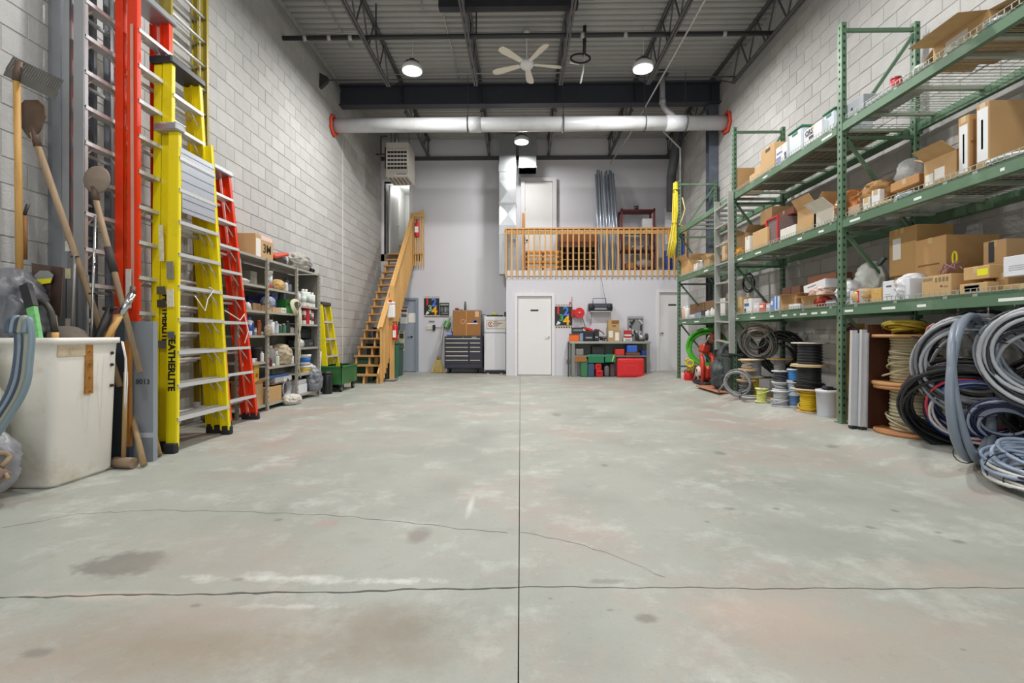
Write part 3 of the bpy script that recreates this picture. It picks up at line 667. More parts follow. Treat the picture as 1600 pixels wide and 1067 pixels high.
# 1-2-3-4 posters
def poster1234(px, Y, label, full):
    x0, x1, z0, z1 = R4(px, Y); W, Hh = x1 - x0, z1 - z0; r = thing('number_poster', label, 'poster', (x0, Y - .003, z0))
    MB().bb(0, W, -.004, 0, 0, Hh).obj('sheet', M('1d1e22', .4, var=.03), r)
    MB().bb(0, W, -.0052, -.0042, Hh * .925, Hh * .965).obj('print', M('e5d9c9', .5, var=0), r); MB().bb(0, W, -.0052, -.0042, Hh * .055, Hh * .09).obj('print', M('e5d9b9', .5, var=0), r)
    q = MB(); n = 7
    for k in range(n):
        for zc, s in ((Hh * .985, 1), (Hh * .015, -1)):
            a = W * (k + .2) / n; q.add([(a, -.0055, zc - .02), (a + W * .5 / n, -.0055, zc + .0), (a, -.0055, zc + .02)], [(0, 1, 2)])
    q.obj('chevron', M('ddd6c4', .5, var=0), r)
    for (ch, col, fx_, fz, sz) in (('1', 'd8242a', .22, .74, .42), ('2', '3d7de0', .66, .70, .46), ('3', '35a06a' if full else '8fb98a', .40, .42, .34), ('4', 'f3b31c', .68, .30, .50)):
        text(ch, Hh * sz * 1.15, M(col, .5, var=0), r, (W * fx_, -.0052 - .0004 * len(col), Hh * fz), '-Y', 'numeral', .008)
    MB().add([], []).prism([(.1 * W, .12 * Hh), (.3 * W, .16 * Hh), (.36 * W, .22 * Hh), (.2 * W, .3 * Hh)], .001, Matrix.Translation((0, -.0052, 0))).obj('print', M('d6dde6', .5, var=0), r)
    return r
poster1234((662.5, 686.5, 463.5, 495.5), YB, 'black poster with big coloured numerals left of the brown cabinet on the back wall', False)
poster1234((866, 894, 476, 512), YM, 'black poster with big coloured numerals beside the white office door', True)
x0, x1, z0, z1 = R4((687, 702, 473, 495.5), YB); W, Hh = x1 - x0, z1 - z0
sm = thing('black_poster', 'smaller black poster with grey pictures right of the numeral poster', 'poster', (x0, YB - .003, z0))
MB().bb(0, W, -.004, 0, 0, Hh).obj('sheet', M('26272a', .4, var=.03), sm)
for (a, b, c, d, m) in ((.08, .92, .82, .92, '9a9a94'), (.1, .4, .38, .68, '5f666a'), (.5, .72, .36, .7, '8a8e8e'), (.78, .92, .4, .68, '6c7276'), (.2, .9, .24, .3, '9a9a98'), (0, 1, .06, .1, 'cfcabb')): MB().bb(a * W, b * W, -.0052, -.0042, c * Hh, d * Hh).obj('print', M(m, .5, var=.05), sm)
x0, x1, z0, z1 = R4((670, 679.5, 500, 503.5), YB); pl = thing('wall_plate', 'small grey label plate on the back wall under the numeral poster', 'sign', (x0, YB, z0)); MB().bb(0, x1 - x0, -.012, 0, 0, z1 - z0).obj('plate', M('bcbcbe', .5), pl); MB().bb(.01, x1 - x0 - .01, -.014, -.012, .01, .03).obj('print', M('55565a', .5), pl)
x0, x1, z0, z1 = R4((666, 680, 509, 515), YB); so = thing('wall_socket', 'cream wall socket with a black plug left of the broom', 'socket', (x0, YB, z0)); MB().bb(0, .2, -.03, 0, 0, z1 - z0, bev=.005).obj('socket_plate', M('cfcdb8', .5), so); MB().bb(.19, .26, -.07, -.0, -.02, .13, bev=.01).obj('plug', BLACK, so); MB().tube([(.26, -.02, .06), (.62, -.02, .06)], .009, 6).obj('conduit', M('b5b5b8', .4), so)
# broom
bx_ = onY(686, 581, 13.25).x
br = thing('broom', 'corn broom with yellow bristles leaning on the back wall beside the tool chest', 'broom', (bx_ - .02, 13.2, 0))
MB().tube([(0.0, 0.05, .4), (.12, .37, 1.5)], .013, 8).obj('handle', M('c4c2bb', .5), br)
q = MB(); rr = random.Random(2)
for k in range(140):
    a = rr.uniform(-1, 1); y = rr.uniform(-.03, .05); q.bar((a * .05, .04 + y * .5, .40), (a * .20 + rr.uniform(-.01, .01), y, rr.uniform(0.0, .02)), .009)
q.obj('bristles', M('cdb878', .8, var=.2, island=.15), br); MB().lathe([(.035, .36), (.05, .40), (.02, .46)], 12, c=(0, .04, 0)).obj('binding', M('8b7a4d', .7), br)
db = thing('dust_brush', 'green bench brush hooked on the wall above the broom', 'brush', (onY(698, 507, 13.5).x, 13.55, onY(698, 507, 13.5).z), rot=(0, .45, 0))
MB().bb(-.09, .09, -.06, .0, -.10, .10, bev=.02).obj('brush_block', M('5f9a58', .5, var=.1), db); MB().bb(-.02, .02, -.075, -.06, -.08, .08).obj('pale_strip', M('a9cba3', .5), db); MB().bar((0, -.02, .1), (0, -.02, .22), .02).obj('handle', M('5f9a58', .5), db)  # strip in a paler green than the brush block
ng = tag(MB().tube([(bx_ + .17, 13.42, .60), (bx_ + .19, 13.5, .98)], .014, 8).obj('short_stick', M('7c664a', .6)), 'short brown stick leaning between broom and tool chest', 'stick')
# tool chest
CY = 13.02; x0, x1, z0, z1 = R4((694.5, 754, 525.5, 578), CY); W = x1 - x0; tcx = thing('tool_chest', 'dark rolling tool chest with pale drawer pulls under the brown cabinet', 'tool chest', (x0, CY, 0)); zt = z1
TC = M('30313c', .4, .2, var=.06); TC2 = M('3a3b47', .4, .2, var=.05); PULL = M('d2cdbf', .35, .4, var=.03)
MB().bb(0, W, 0.0, .5, .13, zt, bev=.008).obj('chest_body', TC, tcx)
zs = [zt - .05]
rows = [(542.3, 0), (536.3, 1)]
def zc(py): return onY(720, py, CY).z
rowp = [(530.5, 535, 1), (536, 541, 2), (542, 547, 2), (548, 553, 2), (554, 559, 3), (560, 565, 2), (566, 571, 0)]
def drawer(xa, xb, za, zb, pull=True):
    d = MB().bb(xa, xb, -.018, 0, za, zb, bev=.004).obj('drawer', TC2, tcx)
    if pull: MB().bb(xa + .012, xb - .012, -.034, -.018, zb - .03, zb - .008, bev=.004).obj('drawer_pull', PULL, d)
split = W * .645
ztop = zt - .045
dzr = (ztop - .26) / 6
drawer(.02, W - .05, ztop - dzr, ztop)
for r_ in range(1, 6):
    a, b = ztop - (r_ + 1) * dzr + .006, ztop - r_ * dzr
    drawer(.02, split - .01, a, b)
    if r_ < 3: drawer(split + .01, W - .05, a, b)
    elif r_ == 3: drawer(split + .01, W - .05, a - dzr, b)
    elif r_ == 5: drawer(split + .01, W - .05, a, b)
drawer(.02, W - .05, .15, .25, False)
MB().tube([(W * .49, -.03, ztop + .02), (W * .49, 0, ztop + .02)], .012, 10).obj('lock', CHROME, tcx); MB().bb(W * .72, W * .84, -.003, 0, ztop + .01, ztop + .03).obj('badge', M('b9b4b8', .4), tcx)
for x in (.10, W - .16):
    for y in (.08, .42):
        c = MB().tube([(x - .02, y, .065), (x + .02, y, .065)], .065, 18).obj('caster_wheel', BLACK, tcx); MB().bb(x - .03, x + .03, y - .03, y + .03, .09, .13).obj('caster_fork', DGREY, c)
# brown cabinet
KY = 13.1; x0, x1, z0, z1 = R4((707.5, 751, 484.5, 524.5), KY); W, Hh = x1 - x0, z1 - z0; kb = thing('brown_cabinet', 'brown wood-grain two-door cabinet standing on the tool chest', 'cabinet', (x0, KY, zt)); Hh = z1 - zt
BRW = M('9c6a33', .5, var=.16, scale=3, stretch=(14, 14, 1))
MB().bb(0, W, 0, .4, 0, Hh).obj('carcass', M('8d8377', .5), kb)
dL = MB().bb(.015, W * .475, -.018, 0, .02, Hh - .02).obj('cabinet_door', BRW, kb); dR = MB().bb(W * .495, W - .015, -.018, 0, .02, Hh - .02).obj('cabinet_door', BRW, kb)
MB().bb(W * .476, W * .494, -.022, 0, .02, Hh - .02).obj('edge_strip', M('d7a25c', .5), kb)
q = MB().tube([(W * .37 + .06 * cos(t), -.0195, Hh * .56 + .06 * sin(t)) for t in [2 * pi * k / 20 for k in range(20)]], .007, 5, closed=True); q.bar((W * .37 - .03, -.0195, Hh * .56 + .03), (W * .37 + .03, -.0195, Hh * .56 - .03), .012, .004).obj('no_smoking_sticker', M('e9a89a', .5, var=0), dL)
for (a, b, c, d, m) in ((.80, .94, .74, .95, 'cfab84'), (.71, .9, .52, .64, '6b6a94'), (.76, .86, .54, .60, 'dcdcea'), (.52, .9, .475, .50, 'eee2da')): MB().bb(a * W, b * W, -.0205, -.018, c * Hh, d * Hh).obj('sticker', M(m, .6, var=.03), dR)
kt = zt + Hh
r_ = thing('red_clamp', 'small dark red tool lying on the left end of the brown cabinet', 'tool', (x0 + .1, KY + .1, kt)); MB().ball((0, 0, .035), .035, sc=(1.7, 1, 1)).obj('grip', M('8c3a33', .5), r_); MB().bar((.05, 0, .02), (.16, 0, .012), .03, .02).obj('shaft', M('8c3a33', .5), r_)
s_ = thing('spray_can', 'dark slim can standing on the brown cabinet', 'can', (x0 + W * .43, KY + .12, kt)); MB().lathe([(.0, 0), (.032, 0), (.032, .18), (.02, .2)], 16).obj('can_body', M('6d6f6a', .4, .3), s_); MB().lathe([(.02, .20), (.02, .235), (0, .24)], 14).obj('cap', BLACK, s_)
s_ = thing('blue_tray', 'blue plastic box at the left end of the tool chest top', 'box', (onY(698.5, 524, 13.1).x, 13.1, zt)); MB().bb(0, .13, 0, .15, 0, .04).obj('base', M('3657a8', .5), s_); MB().bb(0, .13, .0, .15, .045, .10).obj('lid', M('8ea4d6', .5), s_)
s_ = thing('black_radio', 'black two-way radio standing left of the brown cabinet', 'radio', (onY(705.5, 524, 13.1).x, 13.15, zt)); MB().bb(-.02, .02, 0, .03, 0, .13, bev=.006).obj('body', BLACK, s_); MB().bar((-.01, .015, .13), (-.01, .015, .22), .01).obj('antenna', BLACK, s_)
# refrigerator
FY_ = 12.92; x0, x1, z0, z1 = R4((756.5, 796, 494.5, 580), FY_); x1 = MX0 - .025; W = x1 - x0; fr = thing('refrigerator', 'white top-freezer refrigerator tucked beside the mezzanine wall', 'refrigerator', (x0, FY_, 0)); zf = onY(780, 520, FY_).z
FRW = M('d9dade', .35, var=.02)
MB().bb(0, W, .05, .65, .05, z1, bev=.01).obj('cabinet', FRW, fr)
f1 = MB().bb(0, W, -.01, .045, zf + .008, z1, bev=.01).obj('freezer_door', FRW, fr); f2 = MB().bb(0, W, -.01, .045, .10, zf - .008, bev=.01).obj('fridge_door', FRW, fr)
MB().bar((.03, -.03, zf + .05), (.03, -.03, zf + .2), .02).obj('door_handle', FRW, f1); MB().bar((.03, -.03, zf - .45), (.03, -.03, zf - .05), .02).obj('door_handle', FRW, f2)
MB().bb(.03, W - .03, .0, .04, .02, .08).obj('kick_grille', BLACK, fr)
for x in (.1, W - .12): MB().bb(x - .03, x + .03, .0, .1, 0, .03).obj('foot', M('c5c5c8', .4), fr)
a0, a1, b0, b1 = R4((760.5, 791, 500, 514), FY_); a0 -= x0; a1 -= x0
sg = MB().bb(a0, a1, -.014, -.01, b0, b1).obj('sticker', M('4c463f', .5, var=.02), f1); MB().bb(a0 + .008, a1 - .008, -.0148, -.014, b0 + .008, b1 - .008).obj('sticker_face', M('d9cfc4', .5, var=.02), sg)
q = MB(); cc = (a0 + .10, -.0155, (b0 + b1) / 2 + .015)
q.tube([(cc[0] + .055 * cos(t), cc[1], cc[2] + .055 * sin(t)) for t in [.7 + (2 * pi - 1.4) * k / 16 for k in range(17)]], .010, 5); q.ball(cc, .02, sc=(1, .1, 1)); q.bar(cc, (cc[0] + .04, cc[1], cc[2] + .03), .014, .003); q.obj('round_logo', M('a02a2c', .5, var=0), sg)
for k, (tx, sz) in enumerate((('ENERGY', .036), ('MANAGEMENT', .036), ('SERVICES', .036), ('HEATING & ELECTRICAL', .020))):
    text(tx, sz, M('3c352c', .5, var=0), sg, (a0 + (.175 if k < 3 else .06), -.0156, b1 - .045 - k * .045), '-Y', 'lettering', .001, 'LEFT')
z9 = z1
s_ = thing('cable_tray', 'flat black box with a yellow tape roll lying on the refrigerator', 'box', (onY(760.5, 494, FY_).x, FY_ + .1, z9)); MB().bb(0, .43, 0, .25, 0, .045, bev=.008).obj('box_body', BLACK, s_); MB().tube([(.0, .1, .03), (-.1, .1, .07), (-.16, .12, .02)], .008, 6).obj('cord', BLACK, s_); 
s_ = thing('tape_roll', 'yellow tape measure on the flat black box over the refrigerator', 'tape', (onY(768, 494, FY_).x, FY_ + .15, z9 + .045)); MB().bb(0, .11, 0, .06, 0, .07, bev=.012).obj('case', M('d8d35a', .5), s_); MB().bb(.11, .17, .0, .05, 0, .03).obj('hook_end', M('a8a050', .5), s_)
s_ = thing('black_speaker', 'black square box on the right end of the refrigerator', 'speaker', (onY(787.5, 494, FY_).x, FY_ + .1, z9)); MB().bb(0, .1, 0, .2, 0, .125, bev=.01).obj('cabinet', BLACK, s_); MB().lathe([(.03, 0), (.035, .006)], 16, mat=Matrix.Translation((.05, -.002, .06)) @ Euler((pi / 2, 0, 0)).to_matrix().to_4x4()).obj('cone', DGREY, s_)
# ================================================================ MEZZANINE RAIL AND STORES
ra = thing('balcony_railing', 'pine picket railing along the mezzanine edge above the office doors', 'railing', (MX0, YM - .07, 0)); RL = onY(1050, 357, YM - .07).x + .35 - MX0
PK = wood('d4a262', .6, 'z')
n = 33
for i in range(n): MB().bb(i * RL / (n - 1) - .019, i * RL / (n - 1) + .019, -.005, .033, 2.49, 3.72, bev=.003).obj('picket', PK, ra)
MB().bb(-.03, RL, .034, .072, 3.60, 3.69).obj('back_rail', PINEL, ra); MB().bb(-.03, RL, -.01, .12, 3.72, 3.757).obj('top_rail', wood('d09a60', .6, 'x'), ra)
MB().bb(-.03, RL, .034, .05, 2.56, 2.68).obj('bottom_rail', M('cfccc8', .6, var=.03), ra)
for i in range(7): MB().bb(-.03, .008, .12 + i * .15, .158 + i * .15, 2.6, 3.70).obj('picket', PK, ra)
MB().bb(-.045, .03, .10, 1.16, 3.70, 3.74).obj('side_top_rail', PINEY, ra)
def mitem(px, Y): x0, x1, z0, z1 = R4(px, Y); return x0, x1, MZ, z1
x0, x1, _, z1 = mitem((815.5, 820.5, 333, 425), 12.75); tag(MB().bb(x0, x1, 12.75, 12.80, MZ, z1).obj('timber_post', wood('a87440', .6, 'z')), 'single upright timber behind the balcony rail in front of the upstairs door', 'post')
def pallet(loc, W, Hh, D, label):
    r = thing('wood_pallet', label, 'pallet', loc)
    m1 = wood('c98d3d', .6, 'x'); m2 = wood('7d4c22', .7, 'z')
    for k in range(5): MB().bb(0, W, 0, .02, k * (Hh - .05) / 4, k * (Hh - .05) / 4 + .05).obj('slat', m1, r)
    for x in (0.0, W * .47, W - .05): MB().bb(x, x + .05, .02, D - .02, 0, Hh).obj('bearer', m2, r)
    for k in range(3): MB().bb(0, W, D - .02, D, k * (Hh - .09) / 2, k * (Hh - .09) / 2 + .09).obj('back_board', m1, r)
x0, x1, _, z1 = mitem((821, 876, 392, 425), 13.0); pallet((x0, 12.95, MZ), x1 - x0, z1 - MZ, .12, 'wooden pallet standing on edge behind the balcony rail')
x0, x1, _, z1 = mitem((873, 933, 366, 425), 13.1); W, Hh = x1 - x0, z1 - MZ
pg = thing('pigeonhole_unit', 'dark brown shelf unit with wire pigeonholes behind the balcony rail', 'shelf unit', (x0, 12.95, MZ)); m = M('5a2f1a', .6, var=.2)
MB().bb(0, W, .38, .4, 0, Hh).bb(0, .02, 0, .4, 0, Hh).bb(W - .02, W, 0, .4, 0, Hh).bb(0, W, 0, .4, Hh - .03, Hh).obj('case', m, pg)
MB().bb(.02, W - .02, .0, .02, Hh * .68, Hh - .03).obj('top_panel', M('7a4522', .6), pg)
for k in range(4): MB().bb(.02, W - .02, 0, .38, Hh * .66 * (k + .9) / 4 + .02, Hh * .66 * (k + .9) / 4 + .032).obj('shelf', M('9c8a78', .5), pg)
for k in range(1, 6): MB().bb(W * k / 6, W * k / 6 + .008, .01, .38, .02, Hh * .67).obj('divider', m, pg)
# steel tubes bundle
rr = random.Random(9)
TUB = M('b9c4d2', .28, .6, var=.06); 
xa = onY(934, 422, 12.9).x
for k in range(13):
    fx_ = k / 12; xb = onY(936 + 32 * fx_, 422, 12.9).x; xt = onY(931 + 27 * fx_ + rr.uniform(-1, 1), 265, 13.35).x; zt_ = onY(945, 263 + rr.uniform(0, 5) + (6 if k % 3 == 0 else 0) + (60 if k in (5,) else 0), 13.3).z
    yo = rr.uniform(-.05, .02) + .05 * (k % 2); tp = Vector((xt, 13.42 + yo, zt_)); bp_ = Vector((xb, 12.85 + yo, MZ))
    if k == 5: tp = bp_.lerp(tp, 1.0)
    tag(MB().tube([bp_, tp], .021, 10).obj('steel_tube', TUB), {0: 'leftmost steel tube of the bundle leaning upstairs', 12: 'rightmost steel tube of the bundle, beside the red shelving', 5: 'shorter steel tube in the bundle leaning upstairs'}.get(k, 'long bright steel tube within the bundle leaning upstairs'), 'pipe', 'steel tubes leaning on the balcony wall')
# red shelving upstairs
x0, x1, _, z1 = mitem((970, 1023, 326, 425), 13.05); W, Hh = x1 - x0, z1 - MZ
rs = thing('red_shelving', 'dark red steel shelving against the wall upstairs behind the balcony rail', 'shelf unit', (x0, 13.0, MZ)); RS = M('6d2420', .5, .2, var=.1)
for x in (0, W - .04):
    for y in (0, .4): MB().bb(x, x + .04, y, y + .04, 0, Hh).obj('upright', RS, rs)
lev = [.07, .36, .66, .985]
for k in lev: MB().bb(0, W, 0, .44, Hh * k - .035, Hh * k).obj('shelf', RS, rs)
def small(name, loc, d, col, label, cat='box', bev=.006, rz=0): return tag(MB().box((0, 0, d[2] / 2), d, bev=bev).obj(name, M(col, .65, var=.08), loc=loc), label, cat)
def rot(o, rz): o.rotation_euler = (0, 0, rz); return o
bz = lambda k: MZ + Hh * k + .001
small('white_box', (x0 + W * .80, 13.2, bz(.66)), (.26, .25, .33), 'd3d6d6', 'white box on the top shelf of the red shelving')
small('tool_bag', (x0 + W * .25, 13.15, bz(.66)), (.22, .18, .11), 'b09a8e', 'pale lumpy bag on the top shelf of the red shelving', 'bag', .04)
small('blue_case', (x0 + W * .55, 13.15, bz(.66)), (.24, .2, .07), '64748e', 'flat blue-grey case beside the white box on the red shelving', 'case')
small('parts_tray', (x0 + W * .2, 13.2, bz(.36)), (.22, .25, .13), 'b8894a', 'tan tray of parts on the middle red shelf, left', 'tray')
small('parts_tray', (x0 + W * .5, 13.2, bz(.36)), (.2, .25, .11), 'cfcbc2', 'pale tray of parts on the middle red shelf, centre', 'tray')
small('grey_bin', (x0 + W * .8, 13.2, bz(.36)), (.2, .25, .12), '7c7f82', 'grey bin on the middle red shelf, right', 'bin')
tag(MB().ball((0, 0, .14), .16, 12, 8, (1.5, 1, .9), .08, rr).obj('grey_bag', M('a29c95', .8), loc=(x0 + W * .72, 13.2, bz(.07))), 'large grey sack on the lower red shelf upstairs', 'sack')
small('carton', (x0 + W * .3, 13.2, bz(.07)), (.26, .3, .16), 'a87b4a', 'small brown carton on the lowest red shelf upstairs')
o = thing('push_button_lamp', 'black round lantern on top of the red shelving', 'lamp', (x0 + W * .48, 13.15, MZ + Hh * .985)); MB().lathe([(.07, 0), (.06, .03), (.05, .09), (.065, .1), (.06, .12), (0, .125)], 18).obj('body', BLACK, o); MB().lathe([(.053, .035), (.053, .085)], 18).obj('glass_band', M('a9a49c', .3), o)
# tarps, white board upstairs right
tag(MB().add([], []).bar((onY(1046, 422, 12.8).x, 12.8, MZ), (onY(1050, 300, 13.4).x - .1, 13.4, 4.5), .2, .03).obj('leaning_sheet', M('d5d8dc', .4)), 'white sheet leaning behind the yellow rope upstairs', 'panel')
for k, (px, pw, pt_) in enumerate(((1044, 14, 392), (1068, 10, 365), (1079, 7, 362))):
    x0, x1, _, z1 = mitem((px - pw / 2, px + pw / 2, pt_, 420), 12.7); w2 = (x1 - x0) / 2
    prof = [(w2 * (.9 + .1 * sin(9 * i)), (z1 - MZ) * i / 14) for i in range(15)]
    tag(MB().lathe(prof, 14).obj('blue_tarp_roll', M('2f4fa6', .5, var=.25, scale=12), loc=((x0 + x1) / 2, 12.7, MZ)), ('blue wrapped roll behind the balcony rail left of the rope end', 'blue wrapped roll behind the rail right of the rope', 'thin blue wrapped roll behind the last pickets')[k], 'tarp roll')
x0, x1, _, z1 = mitem((1063, 1072, 372, 420), 13.0); o = thing('grey_cabinet', 'pale grey steel box standing upstairs behind the rack corner', 'cabinet', (x0, 13.0, MZ)); MB().bb(0, x1 - x0, 0, .4, 0, z1 - MZ, bev=.01).obj('body', M('b9babd', .5), o); MB().bb(.03, x1 - x0 - .03, -.01, 0, .05, z1 - MZ - .05).obj('door_panel', M('c5c6c8', .5), o)
# ================================================================ WALL UNDER THE MEZZANINE
x0, x1, z0, z1 = R4((893, 913, 481, 497), YM - .12); cz = (z0 + z1) / 2
hr = thing('air_hose_reel', 'red round hose reel mounted on the wall beside the numeral poster', 'hose reel', ((x0 + x1) / 2 + .03, YM - .1, cz)); rad = (z1 - z0) / 2
Tm = Euler((pi / 2, 0, 0)).to_matrix().to_4x4()
MB().lathe([(rad, 0), (rad, .015), (rad * .5, .02), (rad * .45, .09), (rad, .095), (rad, .11)], 24, mat=Tm).obj('spool_flanges', RED, hr)
MB().lathe([(.02, .11), (.03, .13), (0, .135)], 14, mat=Tm).obj('hub_cap', M('e88a80', .4), hr)
MB().bb(-rad * 1.5, -rad * .8, -.02, .1, -rad * .8, rad * .7, bev=.01).obj('mount_arm', M('b32a26', .5), hr)
MB().tube([(rad * .6, -.05, -rad * .8), (rad * .9, -.05, -.25), (rad * 1.3, -.05, -.42)], .008, 6).obj('hose', BLACK, hr); MB().tube([(-rad * 1.2, .08, .0), (-rad * 1.35, .08, .22), (-rad * 1.3, .08, .42)], .006, 6).obj('feed_line', M('8a4a44', .5), hr)
MB().ball((-rad * 1.7, .05, .26), .025).obj('valve', RED, hr)
x0, x1, z0, z1 = R4((919.5, 957, 474, 486), YM - .22); W, Hh = x1 - x0, z1 - z0
rb = thing('boombox', 'dark portable stereo with raised handle on a bracket on the mezzanine wall', 'radio', (x0, YM - .25, z0))
MB().bb(0, W, 0, .18, 0, Hh, bev=.025).obj('case', M('3b3c45', .45, var=.05), rb)
for x in (W * .12, W * .88):
    c = MB().lathe([(.07, 0), (.07, .008), (.02, .012), (0, .012)], 20, mat=Matrix.Translation((x, 0, Hh * .5)) @ Tm).obj('speaker_grille', M('24242a', .6), rb)
MB().bb(W * .26, W * .74, -.012, 0, Hh * .15, Hh * .42).obj('cassette_door', M('8f9096', .4, .3), rb); MB().bb(W * .24, W * .76, -.010, .0, Hh * .55, Hh * .8).obj('tuner_panel', M('55565e', .4, .3), rb)
MB().tube([(W * .2, .09, Hh), (W * .2, .09, Hh + .13), (W * .74, .09, Hh + .13), (W * .74, .09, Hh)], .010, 6).obj('carry_handle', DGREY, rb)
MB().tube([(W * .76, .1, Hh), (W * .64, .1, Hh + .35), (W * .56, .1, Hh + .62)], .005, 5).obj('antenna', DGREY, rb); MB().tube([(W * .15, .1, 0), (W * .12, .12, -.35)], .005, 5).obj('power_cord', BLACK, rb)
tag(MB().bb(x0 + .05, x1 - .05, YM - .24, YM, z0 - .02, z0 - .001).obj('wall_shelf', M('c9c9cf', .5)), 'narrow pale wall shelf carrying the portable stereo', 'shelf')
# work bench
BY = 11.98; x0, x1, _, _ = R4((891, 1017, 532, 588), BY); W = x1 - x0; zt = onY(950, 533.5, BY).z; bf = 0.0
wb = thing('steel_workbench', 'grey steel workbench crowded with tools and cases under the stereo', 'workbench', (x0, BY, 0)); SG = M('8d9088', .45, .4, var=.12, scale=4)
MB().bb(0, W, 0, .42, zt - .055, zt, bev=.006).obj('bench_top', M('a9aba3', .4, .4, var=.1), wb)
for x in (.04, W - .1):
    for y in (.01, .36): MB().bb(x, x + .075, y, y + .06, floor_z(x0 + x), zt - .055).obj('leg', SG, wb)
MB().bb(.1, W - .1, .0, .42, .50, .53).obj('lower_shelf', SG, wb); MB().bb(.1, W - .1, .36, .38, .56, zt - .06).obj('back_panel', M('63665f', .5, .3), wb)
MB().bb(.11, .40, -.004, .03, .38, .498).obj('orange_shelf_edge', M('a5692f', .6), wb)
def onb(px, Y=None): return onY(px, 533, Y or BY + .12).x
def bb_item(name, pxa, pxb, pyt, col, label, cat, D=.2, Y=None, z0=None, bev=.012, **k):
    Y = Y or BY + .08; xa, xb = onY(pxa, 533, Y).x, onY(pxb, 533, Y).x; z0 = zt if z0 is None else z0; ztop = onY(pxa, pyt, Y).z
    r = thing(name, label, cat, ((xa + xb) / 2, Y, z0)); w = xb - xa; h = ztop - z0
    MB().bb(-w / 2, w / 2, 0, D, 0, h, bev=bev).obj('body', M(col, .5, var=.06), r); return r, w, h
r, w, h = bb_item('orange_case', 890.5, 905, 521.5, 'ee6a1c', 'bright orange case on the left end of the workbench', 'case'); MB().bb(-w / 2 - .002, w / 2 + .002, -.004, D_ if False else .2, h - .03, h).obj('lid_band', M('6d4a3a', .5), r)
r, w, h = bb_item('black_case', 894, 911, 511.5, '2c2d30', 'flat black case stacked on the orange case', 'case', z0=zt + onY(890, 521.5, BY + .08).z - zt + .002); MB().bb(-w / 2 + .02, w / 2 - .02, -.006, 0, h * .4, h * .7).obj('label_plate', M('7a7b7c', .5), r)
r, w, h = bb_item('blue_bottle', 905.5, 911.5, 519, '8496b0', 'grey-blue bottle on the bench beside the orange case', 'bottle', .08); MB().lathe([(.015, h), (.015, h + .03), (0, h + .03)], 10, c=(0, .04, 0)).obj('cap', M('5a6b8a', .5), r)
for (a, b, t, lb) in ((912, 928, 517, 'black tool case at the middle of the workbench, larger of two'), (928.5, 936, 515, 'small black charger beside the large black tool case')):
    r, w, h = bb_item('tool_case', a, b, t, '26272e', lb, 'case'); MB().bb(-w * .3, w * .3, -.008, 0, h * .3, h * .42).obj('latch', M('a9a9ae', .4), r); MB().bar((-w * .25, .1, h + .008), (w * .25, .1, h + .008), .02).obj('carry_handle', DGREY, r)
r = thing('red_drill', 'red and silver cordless tool lying on the black cases', 'power tool', (onb(920), BY + .14, onY(920, 518, BY + .1).z + .005)); q = MB(); q.box((0, 0, .05), (.2, .07, .07), (0, .3, 0), .02); q.obj('motor_body', RED, r); MB().box((.06, 0, .0), (.06, .06, .12), (0, -.3, 0), .015).obj('grip', M('b9322c', .4), r); MB().tube([(-.1, 0, .08), (-.17, 0, .1)], .02, 10).obj('chuck', DGREY, r); MB().box((.09, .0, -.01), (.12, .08, .03), bev=.008).obj('battery', M('d8c8c8', .4), r)
r = thing('impact_wrench', 'red hand tool lying across the black cases, nearer the middle', 'power tool', (onb(932), BY + .16, onY(930, 520, BY + .1).z + .012)); MB().box((0, 0, .04), (.18, .06, .06), (0, -.2, .2), .02).obj('motor_body', M('c42824', .4), r); MB().tube([(.08, 0, .05), (.16, .0, .0), (.2, .02, -.06)], .012, 6).obj('cord', BLACK, r)
r = thing('coiled_cord', 'tangle of black cord beside the brown cartons on the bench', 'cord', (onb(942), BY + .15, zt)); q = MB()
for k in range(5): q.tube([((.05 + .012 * k) * cos(t), (.06 + .008 * k) * sin(t), .012 + .014 * k + .05 * abs(sin(t * .5 + k))) for t in [2 * pi * i / 16 for i in range(16)]], .009, 5, closed=True)
q.obj('cord', BLACK, r)
